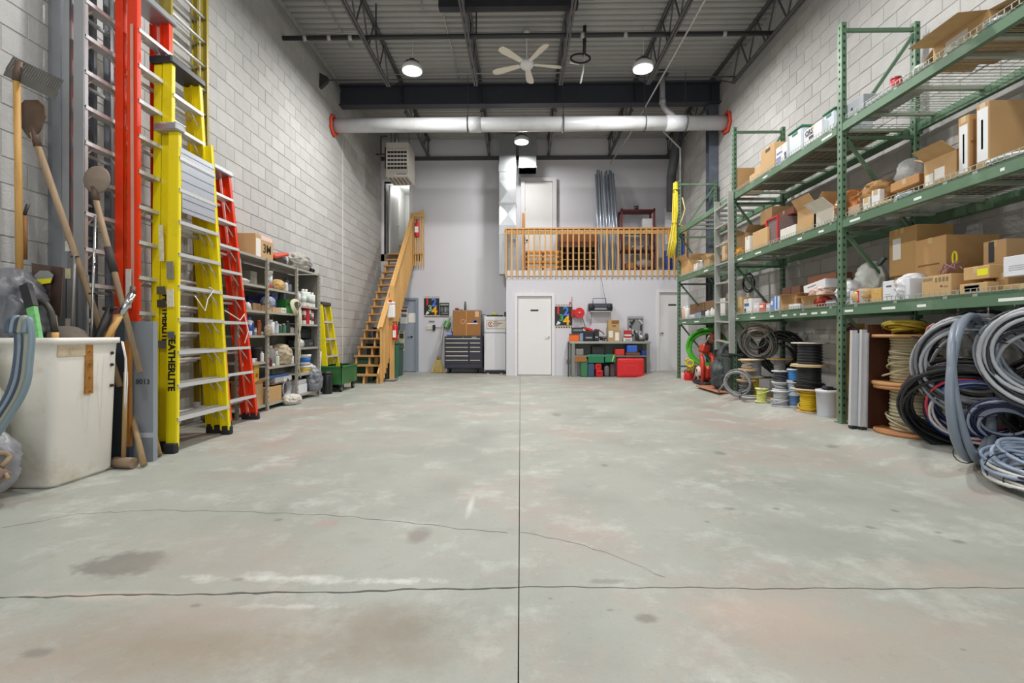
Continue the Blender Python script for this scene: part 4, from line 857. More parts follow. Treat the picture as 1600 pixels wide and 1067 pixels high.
def carton(loc, w, d, h, label, rz=0, col='b98f58', open_=0, tape=True, lab=None, flapang=.9, group=None, face='-Y', name='carton', rx=0, ry=0, seed=0, txt=None):
    """cardboard carton, origin bottom centre; w along x, d along y"""
    if int(col[0:2], 16) - int(col[4:6], 16) > 40: col = ''.join('%02x' % int(int(col[i:i + 2], 16) * .62 + q_ * .38) for i, q_ in ((0, 208), (2, 178), (4, 138)))
    r = thing(name, label, 'box', loc, 0, group, rot=(rx, ry, rz)); m = M(col, .75, var=.07, scale=5, bump=.1, bscale=60); md = M(col, .8, var=.16, scale=8); rn = random.Random(seed * 7 + int(loc[1] * 1000))
    t = .006
    if open_ == 0:
        MB().bb(-w / 2, w / 2, -d / 2, d / 2, 0, h, bev=.004).obj('box_body', m, r)
        if tape: MB().bb(-w / 2 - .001, w / 2 + .001, -.022, .022, h - .05, h + .0015).obj('tape', M('c9ae80', .3, var=.05), r)
    else:
        q = MB(); q.bb(-w / 2, w / 2, -d / 2, -d / 2 + t, 0, h); q.bb(-w / 2, w / 2, d / 2 - t, d / 2, 0, h); q.bb(-w / 2, -w / 2 + t, -d / 2 + t, d / 2 - t, 0, h); q.bb(w / 2 - t, w / 2, -d / 2 + t, d / 2 - t, 0, h); q.bb(-w / 2 + t, w / 2 - t, -d / 2 + t, d / 2 - t, 0, t); q.obj('box_body', m, r)
        f = min(w, d) * .45
        for k, (ax, px_, py_, ln) in enumerate((('y', -w / 2, 0, d), ('y', w / 2, 0, d), ('x', 0, -d / 2, w), ('x', 0, d / 2, w))):
            if open_ == 1 and k in (1, 3) and rn.random() < .4: continue
            a = flapang + rn.uniform(-.35, .35); q = MB()
            if ax == 'y': s = -1 if px_ < 0 else 1; q.bar((px_, 0, h), (px_ + s * f * sin(a), 0, h + f * cos(a)), ln, t, up=(0, 1, 0)) if False else q.add([(px_, -ln / 2, h), (px_, ln / 2, h), (px_ + s * f * sin(a), ln / 2 - .01, h + f * cos(a)), (px_ + s * f * sin(a), -ln / 2 + .01, h + f * cos(a)), (px_ - s * t, -ln / 2, h), (px_ - s * t, ln / 2, h), (px_ + s * (f * sin(a) - t), ln / 2 - .01, h + f * cos(a) + .002), (px_ + s * (f * sin(a) - t), -ln / 2 + .01, h + f * cos(a) + .002)], [(0, 1, 2, 3), (7, 6, 5, 4), (0, 4, 5, 1), (1, 5, 6, 2), (2, 6, 7, 3), (3, 7, 4, 0)])
            else:
                s = -1 if py_ < 0 else 1; q.add([(-ln / 2, py_, h), (ln / 2, py_, h), (ln / 2 - .01, py_ + s * f * sin(a), h + f * cos(a)), (-ln / 2 + .01, py_ + s * f * sin(a), h + f * cos(a)), (-ln / 2, py_ - s * t, h), (ln / 2, py_ - s * t, h), (ln / 2 - .01, py_ + s * (f * sin(a) - t), h + f * cos(a) + .002), (-ln / 2 + .01, py_ + s * (f * sin(a) - t), h + f * cos(a) + .002)], [(0, 1, 2, 3), (7, 6, 5, 4), (0, 4, 5, 1), (1, 5, 6, 2), (2, 6, 7, 3), (3, 7, 4, 0)])
            q.obj('flap', md, r)
    if lab:
        for (u0, u1, v0, v1, c) in lab:
            q = MB()
            if face == '-Y': q.bb(-w / 2 + u0 * w, -w / 2 + u1 * w, -d / 2 - .0015, -d / 2, v0 * h, v1 * h)
            elif face == '-X': q.bb(-w / 2 - .0015, -w / 2, d / 2 - u0 * d, d / 2 - u1 * d, v0 * h, v1 * h)
            else: q.bb(w / 2, w / 2 + .0015, -d / 2 + u0 * d, -d / 2 + u1 * d, v0 * h, v1 * h)
            q.obj('printed_label', M(c, .5, var=.04), r)
    if txt:
        for (tx, sz, u, v, c) in txt:
            if face == '-Y': text(tx, sz, M(c, .5, var=0), r, (-w / 2 + u * w, -d / 2 - .002, v * h), '-Y', 'lettering', .002)
            elif face == '-X': text(tx, sz, M(c, .5, var=0), r, (-w / 2 - .002, d / 2 - u * d, v * h), '-X', 'lettering', .002)
            else: text(tx, sz, M(c, .5, var=0), r, (w / 2 + .002, -d / 2 + u * d, v * h), '+X', 'lettering', .002)
    return r
xa, xb = onb(950), onb(970); h1 = onY(960, 516, BY + .1).z - zt
carton(((xa + xb) / 2, BY + .2, zt), xb - xa, .2, h1, 'brown carton with two white labels on the bench, lower of two', col='a98a5f', lab=[(.05, .38, .35, .95, 'e9e4dc'), (.55, .85, .08, .8, 'eeeae2')])
xa, xb = onb(950.5), onb(967.5); carton(((xa + xb) / 2, BY + .2, zt + h1 + .003), xb - xa, .18, onY(960, 500, BY + .1).z - zt - h1, 'smaller brown carton stacked on the labelled carton on the bench', col='b2905c', lab=[(.3, .95, .62, .95, '8a6434'), (.35, .7, .3, .5, '9a6c34')])
r, w, h = bb_item('red_can', 976, 986.5, 516, 'b9342f', 'red tin standing on a white pack on the workbench', 'can', .12, z0=zt + .075); MB().bb(-w / 2 - .002, w / 2 + .002, -.004, .12, h * .28, h * .48).obj('label_band', M('e8dcd8', .5), r)
r, w, h = bb_item('white_pack', 974.5, 988, 527.5, 'dcdce0', 'white pack under the red tin on the workbench', 'pack', .16); MB().bb(-w * .3, w * .3, -.004, 0, h * .2, h * .6).obj('printed_label', M('9a9aa5', .5), r)
r, w, h = bb_item('pegged_tool_board', 981, 1005, 494, '8f9192', 'upright grey rack of small tools at the back of the bench', 'tool rack', .05, Y=BY + .36, bev=.004)
rr = random.Random(4)
for k in range(14):
    a, c = rr.uniform(-.42, .42) * w, rr.uniform(.2, .8) * h; MB().box((a, -.02, c), (rr.uniform(.02, .05), .03, rr.uniform(.05, .14)), (0, rr.uniform(-.8, .8), 0), .005).obj('hung_tool', M(rr.choice(['2c2d30', '55575a', 'c5c5c8', '3a3c40']), .5), r)
MB().bb(-w / 2, w / 2, -.03, 0, h - .06, h).obj('top_rail', M('b0b1b0', .4, .3), r)
r = thing('bench_grinder', 'grey bench grinder at the right end of the workbench', 'grinder', (onb(1003), BY + .15, zt)); MB().tube([(-.08, 0, .1), (.09, 0, .1)], .065, 20).obj('motor', M('a7a9ac', .35, .4), r)
for s in (-1, 1): MB().tube([(s * .10, 0, .11), (s * .145, 0, .11)], .09, 20).obj('wheel_guard', M('3c3d40', .5), r)
MB().bb(-.07, .07, -.05, .05, 0, .045).obj('base', M('3c3d40', .5), r)
# under the bench
fz = lambda x: floor_z(x)
def ub(name, pxa, pxb, pyt, pyb, col, label, cat, D=.2, Y=None, bev=.02, z0=None):
    Y = Y or BY + .02; xa, xb, z0_, z1_ = R4((pxa, pxb, pyt, pyb), Y); x = (xa + xb) / 2; z0_ = floor_z(x) if z0 is None else z0
    r = thing(name, label, cat, (x, Y, z0_)); w, h = xb - xa, z1_ - z0_; MB().bb(-w / 2, w / 2, 0, D, 0, h, bev=bev).obj('case_body', M(col, .5, var=.06), r); return r, w, h
r, w, h = ub('green_case', 907.5, 918.5, 561, 590, '3f7a52', 'tall green tool case standing on the floor under the bench, leftmost', 'case'); MB().bar((-w * .2, .1, h + .01), (w * .25, .1, h + .01), .02).obj('carry_handle', M('2d5a3c', .5), r)
r, w, h = ub('blue_case', 918.8, 929, 568, 590, '3d5673', 'dark blue tool case standing under the bench beside the green one', 'case'); MB().bb(-w * .3, w * .3, .05, .2, h, h + .02, bev=.008).obj('carry_handle', M('5d7690', .5), r)
r, w, h = ub('red_case', 931, 942.5, 578.5, 590, 'c8191c', 'small red case on the floor under the bench, lower of two', 'case'); h_a = h; MB().bb(-w * .2, w * .2, -.01, 0, h * .5, h * .7).obj('latch', M('8a1214', .5), r)
r, w, h = ub('red_case', 930, 940, 568, 590, 'd42023', 'small red case lying on another red case under the bench', 'case', z0=h_a + .003); MB().bb(-w * .2, w * .2, -.01, 0, h * .5, h * .7).obj('latch', M('8a1214', .5), r)
r = thing('grey_canister', 'grey round-topped canister under the bench beside the red cases', 'canister', (onY(948, 585, BY + .1).x, BY + .1, 0)); MB().lathe([(0, 0), (.06, .0), (.065, .02), (.065, .22), (.045, .27), (0, .285)], 18).obj('shell', M('66686b', .5), r); MB().lathe([(.067, .03), (.067, .05)], 18).obj('base_ring', DGREY, r)
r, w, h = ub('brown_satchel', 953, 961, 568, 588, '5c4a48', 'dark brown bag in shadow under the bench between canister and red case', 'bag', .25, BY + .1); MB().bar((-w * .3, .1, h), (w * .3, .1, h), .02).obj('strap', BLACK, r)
x0_, x1_, _, z1_ = R4((964.5, 1006.5, 560, 589), BY - .04); Wc = x1_ - x0_
rc_ = thing('large_red_case', 'large red blow-moulded tool case standing upright at the bench front', 'case', ((x0_ + x1_) / 2, BY - .08, floor_z(x0_))); Hc = z1_ - floor_z(x0_); RC = M('dd2b2e', .42, var=.04)
MB().box((0, .07, Hc / 2), (Wc, .15, Hc), bev=.035).obj('case_shell', RC, rc_); MB().box((0, -.008, Hc * .5), (Wc * .78, .014, Hc * .74), bev=.012).obj('front_relief', RC, rc_); MB().box((0, -.018, Hc * .62), (Wc * .4, .006, .012)).box((-.14, -.018, Hc * .5), (.012, .006, .1)).box((.14, -.018, Hc * .5), (.012, .006, .1)).obj('embossed_lines', M('e65a58', .4), rc_)
MB().tube([(-.1, .06, Hc - .01), (-.09, .06, Hc + .03), (.09, .06, Hc + .03), (.1, .06, Hc - .01)], .014, 8).obj('carry_handle', M('8f1a1c', .5), rc_)
s2 = .53
for (nm, a, b, t, b2, c, lb, D, Y_) in (('green_toolbox', 919, 944, 554, 567, '1f7a52', 'green toolbox hanging over the low cases under the bench, left', .3, BY + .0), ('green_toolbox', 945.5, 962, 554, 566, '22805a', 'green toolbox with a yellow tag under the bench, right', .3, BY + .0)):
    xa, xb, za, zb = R4((a, b, t, b2), Y_); r = thing(nm, lb, 'toolbox', ((xa + xb) / 2, Y_, za)); w, h = xb - xa, zb - za
    MB().bb(-w / 2, w / 2, 0, D, 0, h * .8, bev=.008).obj('box_body', M(c, .45, var=.05), r); MB().bb(-w / 2 - .004, w / 2 + .004, -.006, D, h * .8, h, bev=.01).obj('lid', M('2b8f64', .45), r)
    if b2 == 566: MB().box((w * .25, -.01, h * .5), (.025, .006, h * .8), (0, .3, 0)).obj('yellow_tag', M('cfe04a', .5), r)
    # stand it on an inner ledge
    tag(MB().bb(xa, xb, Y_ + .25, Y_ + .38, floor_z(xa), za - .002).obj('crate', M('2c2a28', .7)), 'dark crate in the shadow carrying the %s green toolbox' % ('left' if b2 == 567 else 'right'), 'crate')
for (nm, a, b, t, z_, c, lb, cat) in (('red_case', 961.5, 976, 545.5, .531, 'd5392e', 'small bright red case on the lower bench shelf', 'case'), ('blue_case', 980, 996, 539.5, .60, '3a66c8', 'bright blue flat case on the lower bench shelf', 'case'), ('brown_box', 978, 1001, 551, .531, '7a4b2a', 'long brown wooden box on the lower bench shelf, right', 'box'), ('blue_bag', 1003, 1013, 548, .531, '2b3f96', 'dark blue bag hanging at the right end of the lower bench shelf', 'bag'), ('black_bag', 925, 945, 541, .531, '2a2b2c', 'black bag on the lower bench shelf behind the green toolboxes', 'bag'), ('grey_box', 900, 912, 545, .531, '8d8681', 'grey box at the left end of the lower bench shelf', 'box')):
    if nm == 'blue_case': z_ = onY(985, 551, BY + .05).z + .004
    ya = BY + (.02 if nm != 'black_bag' else .1); xa, xb = onY(a, 540, ya).x, onY(b, 540, ya).x; h = onY(a, t, ya).z - z_
    r = thing(nm, lb, cat, ((xa + xb) / 2, ya, z_)); w = xb - xa; MB().bb(-w / 2, w / 2, 0, .25, 0, h, bev=.015).obj('body', M(c, .5, var=.1), r); MB().bar((-w * .2, .1, h + .006), (w * .2, .1, h + .006), .018).obj('grip', M('26262a', .5), r)
so = thing('wall_socket', 'small grey wall socket low on the mezzanine wall left of the bench', 'socket', (onY(887.5, 565, YM).x, YM, onY(887, 565, YM).z)); MB().bb(-.035, .035, -.02, 0, -.06, .06, bev=.004).obj('socket_plate', M('77787a', .5), so)
# hung silver angle at left end of bench
tag(MB().bb(onY(886.5, 520, 12.2).x, onY(889, 520, 12.2).x, 12.1, 12.14, 0, .86).obj('shelf_upright', DGREY), 'dark slotted post standing at the left end of the workbench', 'post')
# ---- below the stairs
r = thing('green_recycling_bin', 'dark green wheeled bin standing under the stairs beside the post', 'bin', (-2.72 - .35, 11.15, 0)); MB().box((0, .2, .42), (.36, .36, .78), bev=.03, taper=1.08).obj('bin_body', M('2f6b52', .5), r); MB().box((0, .2, .84), (.42, .42, .05), bev=.02).obj('lid', M('2a5f49', .5), r); MB().bb(-.07, .07, .01, .02, .5, .62).obj('white_sticker', M('b9cfc6', .5), r)
r = thing('black_vacuum', 'black tool box with a grey plate beneath the stair slope', 'tool box', (-3.1, 10.85, 0)); MB().bb(-.1, .12, 0, .25, .05, .42, bev=.03).obj('body', BLACK, r); MB().bb(-.02, .05, -.004, 0, .15, .30).obj('plate', M('b9b6ae', .5), r); MB().bb(-.14, .3, -.05, .3, .02, .045).obj('base_frame', M('b0b0b0', .4, .6), r)
for k, (x, y, w, d, h, c) in enumerate(((-3.5, 11.0, .4, .4, .5, '2e5e48'), (-3.45, 11.7, .4, .4, .8, '2c2d2e'), (-3.2, 12.3, .35, .4, .7, '335646'), (-3.62, 12.6, .3, .4, 1.2, '3a3b3d'))):
    r = thing('storage_tote', ('green tote under the lowest stair treads', 'black tote under the middle of the stairs', 'green tote deep under the stairs', 'tall dark tote against the wall under the stair top')[k], 'tote', (x, y, 0)); MB().box((0, 0, h / 2), (w, d, h), bev=.02, taper=1.05).obj('tote_body', M(c, .5), r); MB().box((0, 0, h + .015), (w + .06, d + .06, .03), bev=.01).obj('lid', M(c, .45, var=.05), r)
from mathutils import noise as _nz
# ================================================================ LEFT WALL: LADDERS
def step_ladder(loc, Hh, w0, w1, lean, col, n, label, capcol, name='step_ladder', capw=None, stepmat=None, depth=.09, rear=True, gap=.035, txt=None, strip=None, capshape=True, back_tilt=0.0, feet='26272b'):
    """folded step ladder leaning on the left wall: local x = width, local y = towards the wall"""
    r = thing(name, label, 'ladder', loc, rot=(-lean, 0, pi / 2)); m = col if not isinstance(col, str) else M(col, .4, var=.05, scale=3); sm = stepmat or ALU
    def xw(z): return (w0 + (w1 - w0) * z / Hh) / 2
    for s in (-1, 1):
        q = MB(); a, b = Vector((s * xw(.05), 0, .05)), Vector((s * xw(Hh), 0, Hh))
        q.bar(a + Vector((0, depth / 2, 0)), b + Vector((0, depth / 2, 0)), .012, depth, up=(0, 1, 0))
        for yy in (.005, depth - .005): q.bar(a + Vector((-s * .018, yy, 0)), b + Vector((-s * .018, yy, 0)), .04, .010, up=(0, 1, 0))
        q.obj('front_rail', m, r)
        if rear:
            q = MB(); y0 = depth + gap; a, b = Vector((s * (xw(.05) + .0), y0, .08)), Vector((s * xw(Hh), y0, Hh - .02))
            q.bar(a + Vector((0, depth * .4, 0)), b + Vector((0, depth * .4, 0)), .012, depth * .8, up=(0, 1, 0))
            for yy in (.005, depth * .8 - .005): q.bar(a + Vector((-s * .015, yy, 0)), b + Vector((-s * .015, yy, 0)), .034, .010, up=(0, 1, 0))
            q.obj('rear_rail', m, r); MB().box((s * xw(0), y0 + depth * .4, .05), (.05, depth, .10), bev=.01).obj('foot', M(feet, .7), r)
        MB().box((s * xw(0), depth / 2, .045), (.06, depth + .02, .09), bev=.012).obj('foot', M(feet, .7), r)
    for i in range(1, n + 1):
        z = Hh * i / (n + 1); x = xw(z) - .01
        q = MB(); q.bb(-x, x, -.005, depth + .005, z - .008, z + .008); q.bb(-x, x, -.008, .0, z - .022, z + .01); q.bb(-x, x, depth, depth + .006, z - .02, z + .008)
        st_ = q.obj('step', sm, r)
        for s in (-1, 1): MB().bar((s * (x - .0), depth * .5, z - .14), (s * (x - .13), depth * .5, z - .01), .014, .006, up=(0, 1, 0)).obj('step_brace', sm, st_)
        if rear and i % 2 == 1: MB().bar((-x, depth + gap + .03, z - .05), (x, depth + gap + .03, z - .05), .025, .025).obj('rear_spreader', sm, r)
    cw = capw or w1 + .06
    MB().box((0, depth + .0, Hh + .02), (cw, depth * 2 + .04, .07), bev=.012).obj('top_cap', capcol, r)
    if strip: MB().bb(-xw(Hh * .5) - .009, -xw(Hh * .5) - .006, depth * .3, depth * .6, Hh * strip[0], Hh * strip[1]).obj('tape_strip', M(strip[2], .6), r)
    if txt:
        for (tx, sz, z, yy, c) in txt:
            me = text_mesh(tx, sz, .0008, 'CENTER', .003); me.materials.append(M(c, .5, var=0)); o = bpy.data.objects.new('lettering', me); COL.objects.link(o); o.parent = r
            o.location = (-xw(z) - .0085, yy, z)
            # text lies on the outer web (faces -x local), reading downwards
            Rm = Matrix(((0, 0, -1), (0, -1, 0), (-1, 0, 0))).transposed()
            o.matrix_local = Matrix.Translation(o.location) @ Matrix.Rotation(math.atan((w0 - w1) / 2 / Hh), 4, 'Y') @ Matrix(((0, 0, -1, 0), (0, -1, 0, 0), (-1, 0, 0, 0), (0, 0, 0, 1)))
    return r
def xat(px, Y): return onY(px, 500, Y).x
YELB = M('f2df12', .38, var=.04, scale=2.5, dirt='cdbf1e')
GOLD = M('9a8a2e', .45, var=.08, scale=2.5, dirt='6e6228')
lt = step_ladder((-3.17, 4.74, 0), 3.62, .80, .42, .03, YELB, 11, 'tall yellow fibreglass step ladder with a black top cap', M('2d2f33', .5), 'step_ladder', .50, gap=.008, txt=[('FEATHERLITE', .075, 1.2, .045, '1f2020')])
for z, c in ((1.42, '5b5b4a'), (1.30, '44443a'), (.93, '6b6b60')): MB().bb(-.385, -.375, .01, .085, z, z + .07).obj('warning_sticker', M(c, .5, var=.15), lt)
MB().bb(-.372, -.365, .02, .06, 1.72, 2.05).obj('scratched_label', M('e3e0c0', .6, var=.3, scale=30), lt)
ls = step_ladder((-3.05, 4.67, 0), 2.98, .82, .50, .03, YELB, 9, 'shorter yellow platform step ladder with a shiny panel near its top', GALV, 'step_ladder', .12, rear=False, txt=[('FEATHERLITE', .085, .80, .045, '1f2020')])
for o in [c for c in ls.children if c.name.startswith('top_cap')]:
    o.location.x = -.25; o.location.z = -.05
MB().bb(-.24, .24, -.004, .008, 2.18, 2.78).obj('shiny_panel', M('d5dae4', .25, .55, var=.03, scale=2), ls)
q = MB()
for k in range(7): q.bb(-.24, .24, -.007, -.004, 2.22 + k * .085, 2.225 + k * .085)
q.obj('panel_ribs', M('9aa2b0', .3, .8), ls)
for z, c in ((1.55, '8a8a7a'), (1.30, 'e8e2c8'), (1.02, '6d6f72')): MB().bb(-.40 + z * .025, -.392 + z * .025, .015, .075, z, z + (.16 if z > 1.2 else .06)).obj('warning_sticker', M(c, .5, var=.2, scale=30), ls)
MB().tube([(-.1, -.0, 1.42), (.0, -.03, 1.28), (.06, -.02, 1.4), (.16, -.02, 1.5), (.1, -.01, 1.52)], .005, 5).obj('string', WHITE, ls)
ORB = M('ea3a12', .38, var=.04, scale=3)
lo = step_ladder((-3.34, 4.42, 0), 4.05, .46, .42, .004, ORB, 12, 'tallest orange-red step ladder with a pale strip down its rail', GALV, 'step_ladder', .52, strip=(.34, .93, 'd8a08c'))
MB().bb(-.262, -.256, .03, .075, 1.28, 1.62).obj('warning_label', M('dcd6d0', .6, var=.15, scale=30), lo)
lr = step_ladder((-3.24, 5.68, 0), 3.0, .58, .40, .10, ORB, 9, 'orange-red step ladder standing nearest the steel shelving', GALV, 'step_ladder', .46)
MB().bb(.22, .235, -.004, .0, 1.6, 2.0).obj('worn_label', M('c2a89c', .6, var=.2, scale=30), lr)
MB().tube([(-.2, -.01, 1.33), (.0, -.06, 1.22), (.15, -.03, 1.30), (.22, -.02, 1.1), (.1, -.03, .95)], .006, 5).obj('string', WHITE, lr)
ALW = M('aeb1b5', .35, .7, var=.1, scale=3)
la = step_ladder((-3.58, 4.16, 0), 4.7, .46, .42, .003, ALW, 15, 'long grey aluminium step ladder behind the orange-red one', GALV, 'step_ladder', .6, depth=.085)
for z, c in ((1.5, 'd7cfa0'), (1.1, 'c9bfb8'), (1.72, 'e5e3e0')): MB().bb(-.327, -.321, .02, .06, z, z + .08).obj('warning_sticker', M(c, .5, var=.2, scale=30), la)
def ext_ladder(loc, Hh, w, lean, mat, label, n, rungmat, rd=.075, rt=.028):
    r = thing('extension_ladder', label, 'ladder', loc, rot=(-lean, 0, pi / 2))
    for k, (yo, wo, z0) in enumerate(((0, 0, 0), (rd + .01, .04, .25))):
        for s in (-1, 1):
            x = s * (w / 2 - wo); q = MB(); q.bb(x - .004, x + .004, yo, yo + rd, z0, z0 + Hh); q.bb(x - (rt if s > 0 else 0), x + (rt if s < 0 else 0), yo, yo + .006, z0, z0 + Hh); q.bb(x - (rt if s > 0 else 0), x + (rt if s < 0 else 0), yo + rd - .006, yo + rd, z0, z0 + Hh); q.obj('side_rail', mat, r)
        for i in range(n): 
            z = z0 + .2 + i * (Hh - .3) / n; MB().tube([(-w / 2 + wo, yo + rd / 2, z), (w / 2 - wo, yo + rd / 2, z)], .017, 8).obj('rung', rungmat, r)
    for s in (-1, 1): MB().box((s * w / 2, rd / 2, .03), (.05, rd + .03, .06), bev=.01).obj('foot', BLACK, r)
    return r
ext_ladder((-3.70, 5.44, 0), 5.2, .62, .006, GOLD, 'olive-gold fibreglass extension ladder standing flat against the block wall', 17, ALU)
ext_ladder((-3.76, 4.10, 0), 5.4, .34, .004, M('9fa3a9', .35, .7, var=.1, scale=3), 'narrow grey aluminium extension ladder nearest the hanging rakes', 18, ALU, .07)
# ================================================================ GARDEN TOOLS, BIN
WH = wood('c79a55', .55, 'z'); WH2 = wood('9b8468', .6, 'z', .3); RUST = M('6b5a4e', .6, .5, var=.25, scale=12, bump=.2); IRON = M('4b4946', .5, .5, var=.2)
def up_pts(a, b, n=6): return [Vector(a).lerp(Vector(b), i / n) for i in range(n + 1)]
# square tamping rake with comb blade
rk = thing('garden_rake', 'wide toothed metal rake head up on a yellow wooden handle, highest tool on the wall', 'rake', (0, 0, 0)); Y0 = 3.55
a = onY(31, 420, 3.45); b = onY(26, 118, Y0)
rk.location = a; D = b - a
MB().tube([(0, 0, -.25), D * .5, D], .022, 12).obj('handle', WH, rk); MB().tube([D * .97, D + Vector((.02, .0, .1))], .028, 12).obj('socket', RUST, rk)
h0 = onY(8, 112, Y0) - a; h1 = onY(88, 150, Y0) - a; q = MB()
n = 22
for k in range(n):
    t0 = k / n; p = h0.lerp(h1, t0); p2 = h0.lerp(h1, (k + .55) / n); q.add([p + Vector((0, 0, .02)), p2 + Vector((0, 0, .02)), p2 + Vector((.05, .01, .12)), p + Vector((.05, .01, .12)), p + Vector((0, .006, .02)), p2 + Vector((0, .006, .02)), p2 + Vector((.05, .016, .12)), p + Vector((.05, .016, .12))], [(0, 1, 2, 3), (7, 6, 5, 4), (0, 3, 7, 4), (1, 5, 6, 2), (3, 2, 6, 7), (0, 4, 5, 1)])
q.bar(h0, h1, .06, .006, up=(0, 1, 0)); q.obj('toothed_blade', M('6d6b66', .5, .4, var=.2), rk)
s2_ = thing('short_spade_grip', 'short dark-brown wooden handle hanging behind the yellow rake handle', 'handle', onY(37.5, 405, 3.62)); MB().tube([(0, 0, 0), (.0, .0, .33)], .02, 10).obj('grip', wood('8f6132', .6, 'z'), s2_); MB().tube([(0, 0, .33), (.01, .02, .42)], .012, 8).obj('hook', IRON, s2_)
def long_tool(name, label, cat, bot, head, Yb, Yt, r1, mat):
    a = onY(*bot, Yb); b = onY(*head, Yt); o = thing(name, label, cat, a); D = b - a; e = -D.normalized() * .55
    if a.z + e.z < .06: e = e * ((a.z - .06) / max(1e-3, -e.z))
    MB().tube([e, D * .5 + Vector((0, 0, .01)), D], r1, 12).obj('handle', mat, o); return o, D
o, D = long_tool('edging_spade', 'dark oval-bladed spade, blade up, its long handle slanting behind the white bin', 'spade', (152, 500), (52, 208), 3.78, 3.62, .023, WH2)
q = MB(); c = D + Vector((-.01, 0, .13)); pr_ = [(.02, -.17), (.07, -.10), (.105, 0), (.10, .07), (.05, .12), (-.05, .12), (-.10, .07), (-.105, 0), (-.07, -.10), (-.02, -.17)]; q.prism(pr_, .012, Matrix.Translation(c)); q.obj('blade', RUST, o); MB().tube([D * .93, D + Vector((0, 0, .04))], .026, 10).obj('socket', RUST, o)
o, D = long_tool('round_spoon_shovel', 'round-disc spoon shovel, disc up, with a taped brown handle', 'shovel', (192, 478), (147, 302), 3.85, 3.85, .021, WH2)
q = MB(); T = Matrix.Translation(D + Vector((.02, 0, .11))) @ Euler((pi / 2, 0, 0)).to_matrix().to_4x4(); q.lathe([(0, .03), (.06, .022), (.105, 0), (.112, -.004), (.10, -.006), (.06, .01), (0, .016)], 26, mat=T); q.obj('disc', M('8e7f71', .65, .2, var=.18, scale=14), o); MB().tube([D * .30, D * .52], .029, 10).obj('tape_wrap', M('3a3431', .7), o); MB().tube([D * .94, D + Vector((.005, 0, .05))], .026, 10).obj('socket', RUST, o)
# slim rods
def rod(name, label, cat, p0, p1, Y0, Y1, r, mat, ticks=()):
    a = onY(*p0, Y0); b = onY(*p1, Y1); o = thing(name, label, cat, a); D = b - a; e = -D.normalized() * (.12 if abs(D.x) + abs(D.y) > .05 else .6); MB().tube([e, D], r, 8).obj('shaft', mat, o)
    for t in ticks: MB().bar(D * t + Vector((-.03, 0, 0)), D * t + Vector((.03, 0, 0)), .012).obj('cross_pin', IRON, o)
    return o, D
rod('steel_rod', 'thin bright steel rod with cross pins standing in the white bin', 'rod', (143, 525), (149, 338), 3.66, 3.74, .009, CHROME, (.35, .6))
rod('steel_rod', 'thin dull steel rod topped by a cross pin left of the bright one', 'rod', (113, 500), (117, 398), 3.6, 3.65, .010, M('8c8a86', .5, .5), (.97,))
o, D = rod('pry_bar', 'black metal bar with a flat collar at its top, leaning in the white bin', 'bar', (152, 530), (172, 482), 3.68, 3.76, .026, M('2c2b2b', .45, .3)); MB().box(D, (.11, .04, .03), bev=.01).obj('collar', BLACK, o)
o, D = rod('chisel_handle', 'yellow wooden handle with a chrome socket slanting out of the white bin', 'tool', (166, 530), (188, 492), 3.74, 3.82, .026, WH); MB().tube([D, D * 1.9], .028, 12).obj('chrome_socket', CHROME, o); MB().tube([D * 1.9, D * 2.2 + Vector((-.03, 0, 0))], .02, 8).obj('hook_end', RUST, o)
rod('wooden_tool', 'brown wooden handle behind the black bar in the white bin', 'handle', (172, 528), (182, 492), 3.76, 3.80, .022, wood('a8763c', .6, 'z'))
# ladder-side flat bars behind the bin
for k, (pa, pb, w, c, lb) in enumerate((((108, 520), (112, 395), .05, '8a8b8d', 'grey flat metal bar behind the white bin, left of the steel rods'), ((96, 520), (99, 420), .06, '77797c', 'dull grey flat bar behind the shovel blade'), ((130, 520), (131, 430), .07, '9b9da0', 'broad pale metal bar behind the steel rods'))):
    a = onY(*pa, 3.84); b = onY(*pb, 3.85); a.z = 0; tag(MB().bar(a, b, w, .02, up=(0, 1, 0)).obj('metal_bar', M(c, .4, .5, var=.15)), lb, 'bar')
# square shovel with yellow sticker
sv = thing('square_shovel', 'square-bladed shovel standing blade up in the white bin with a yellow sticker', 'shovel', onY(82, 500, 3.50)); a = sv.location
tl, tr, br_, bl_ = [onY(*p, 3.50) - a for p in ((50, 411), (99, 418), (95, 497), (52, 472))]
q = MB(); c_ = (tl + tr + br_ + bl_) / 4; off = Vector((0, .03, 0)); t_ = Vector((0, .004, 0))
top_ = (tl + tr) / 2 + off; bot_ = (bl_ + br_) / 2 + off
vs = [tl, top_, tr, bl_, bot_, br_]; q.add([v - t_ for v in vs] + [v + t_ for v in vs], [(0, 3, 4, 1), (1, 4, 5, 2), (7, 10, 9, 6), (8, 11, 10, 7), (0, 1, 7, 6), (1, 2, 8, 7), (5, 4, 10, 11), (4, 3, 9, 10), (3, 0, 6, 9), (2, 5, 11, 8)]); q.obj('blade', M('5c4a42', .5, .4, var=.25, scale=9), sv)
MB().tube([bot_ + Vector((0, 0, .02)), bot_ + Vector((.03, 0, -.15)), bot_ + Vector((.04, .02, -.9))], .024, 12).obj('handle', WH2, sv)
q = MB(); cc = top_ + Vector((-.02, -.012, -.1)); q.prism([(-.09, -.05), (.05, -.03), (.07, .03), (.03, .06), (-.03, .06), (-.08, .02)], .003, Matrix.Translation(cc + Vector((0, -.025, 0)))); stk = q.obj('sticker', M('8c8f8a', .5, var=.15), sv); MB().prism([(-.09, -.05), (.05, -.03), (.062, .005), (-.075, -.005)], .004, Matrix.Translation(cc + Vector((0, -.0275, 0)))).obj('yellow_stripe', M('e2d822', .5), stk)
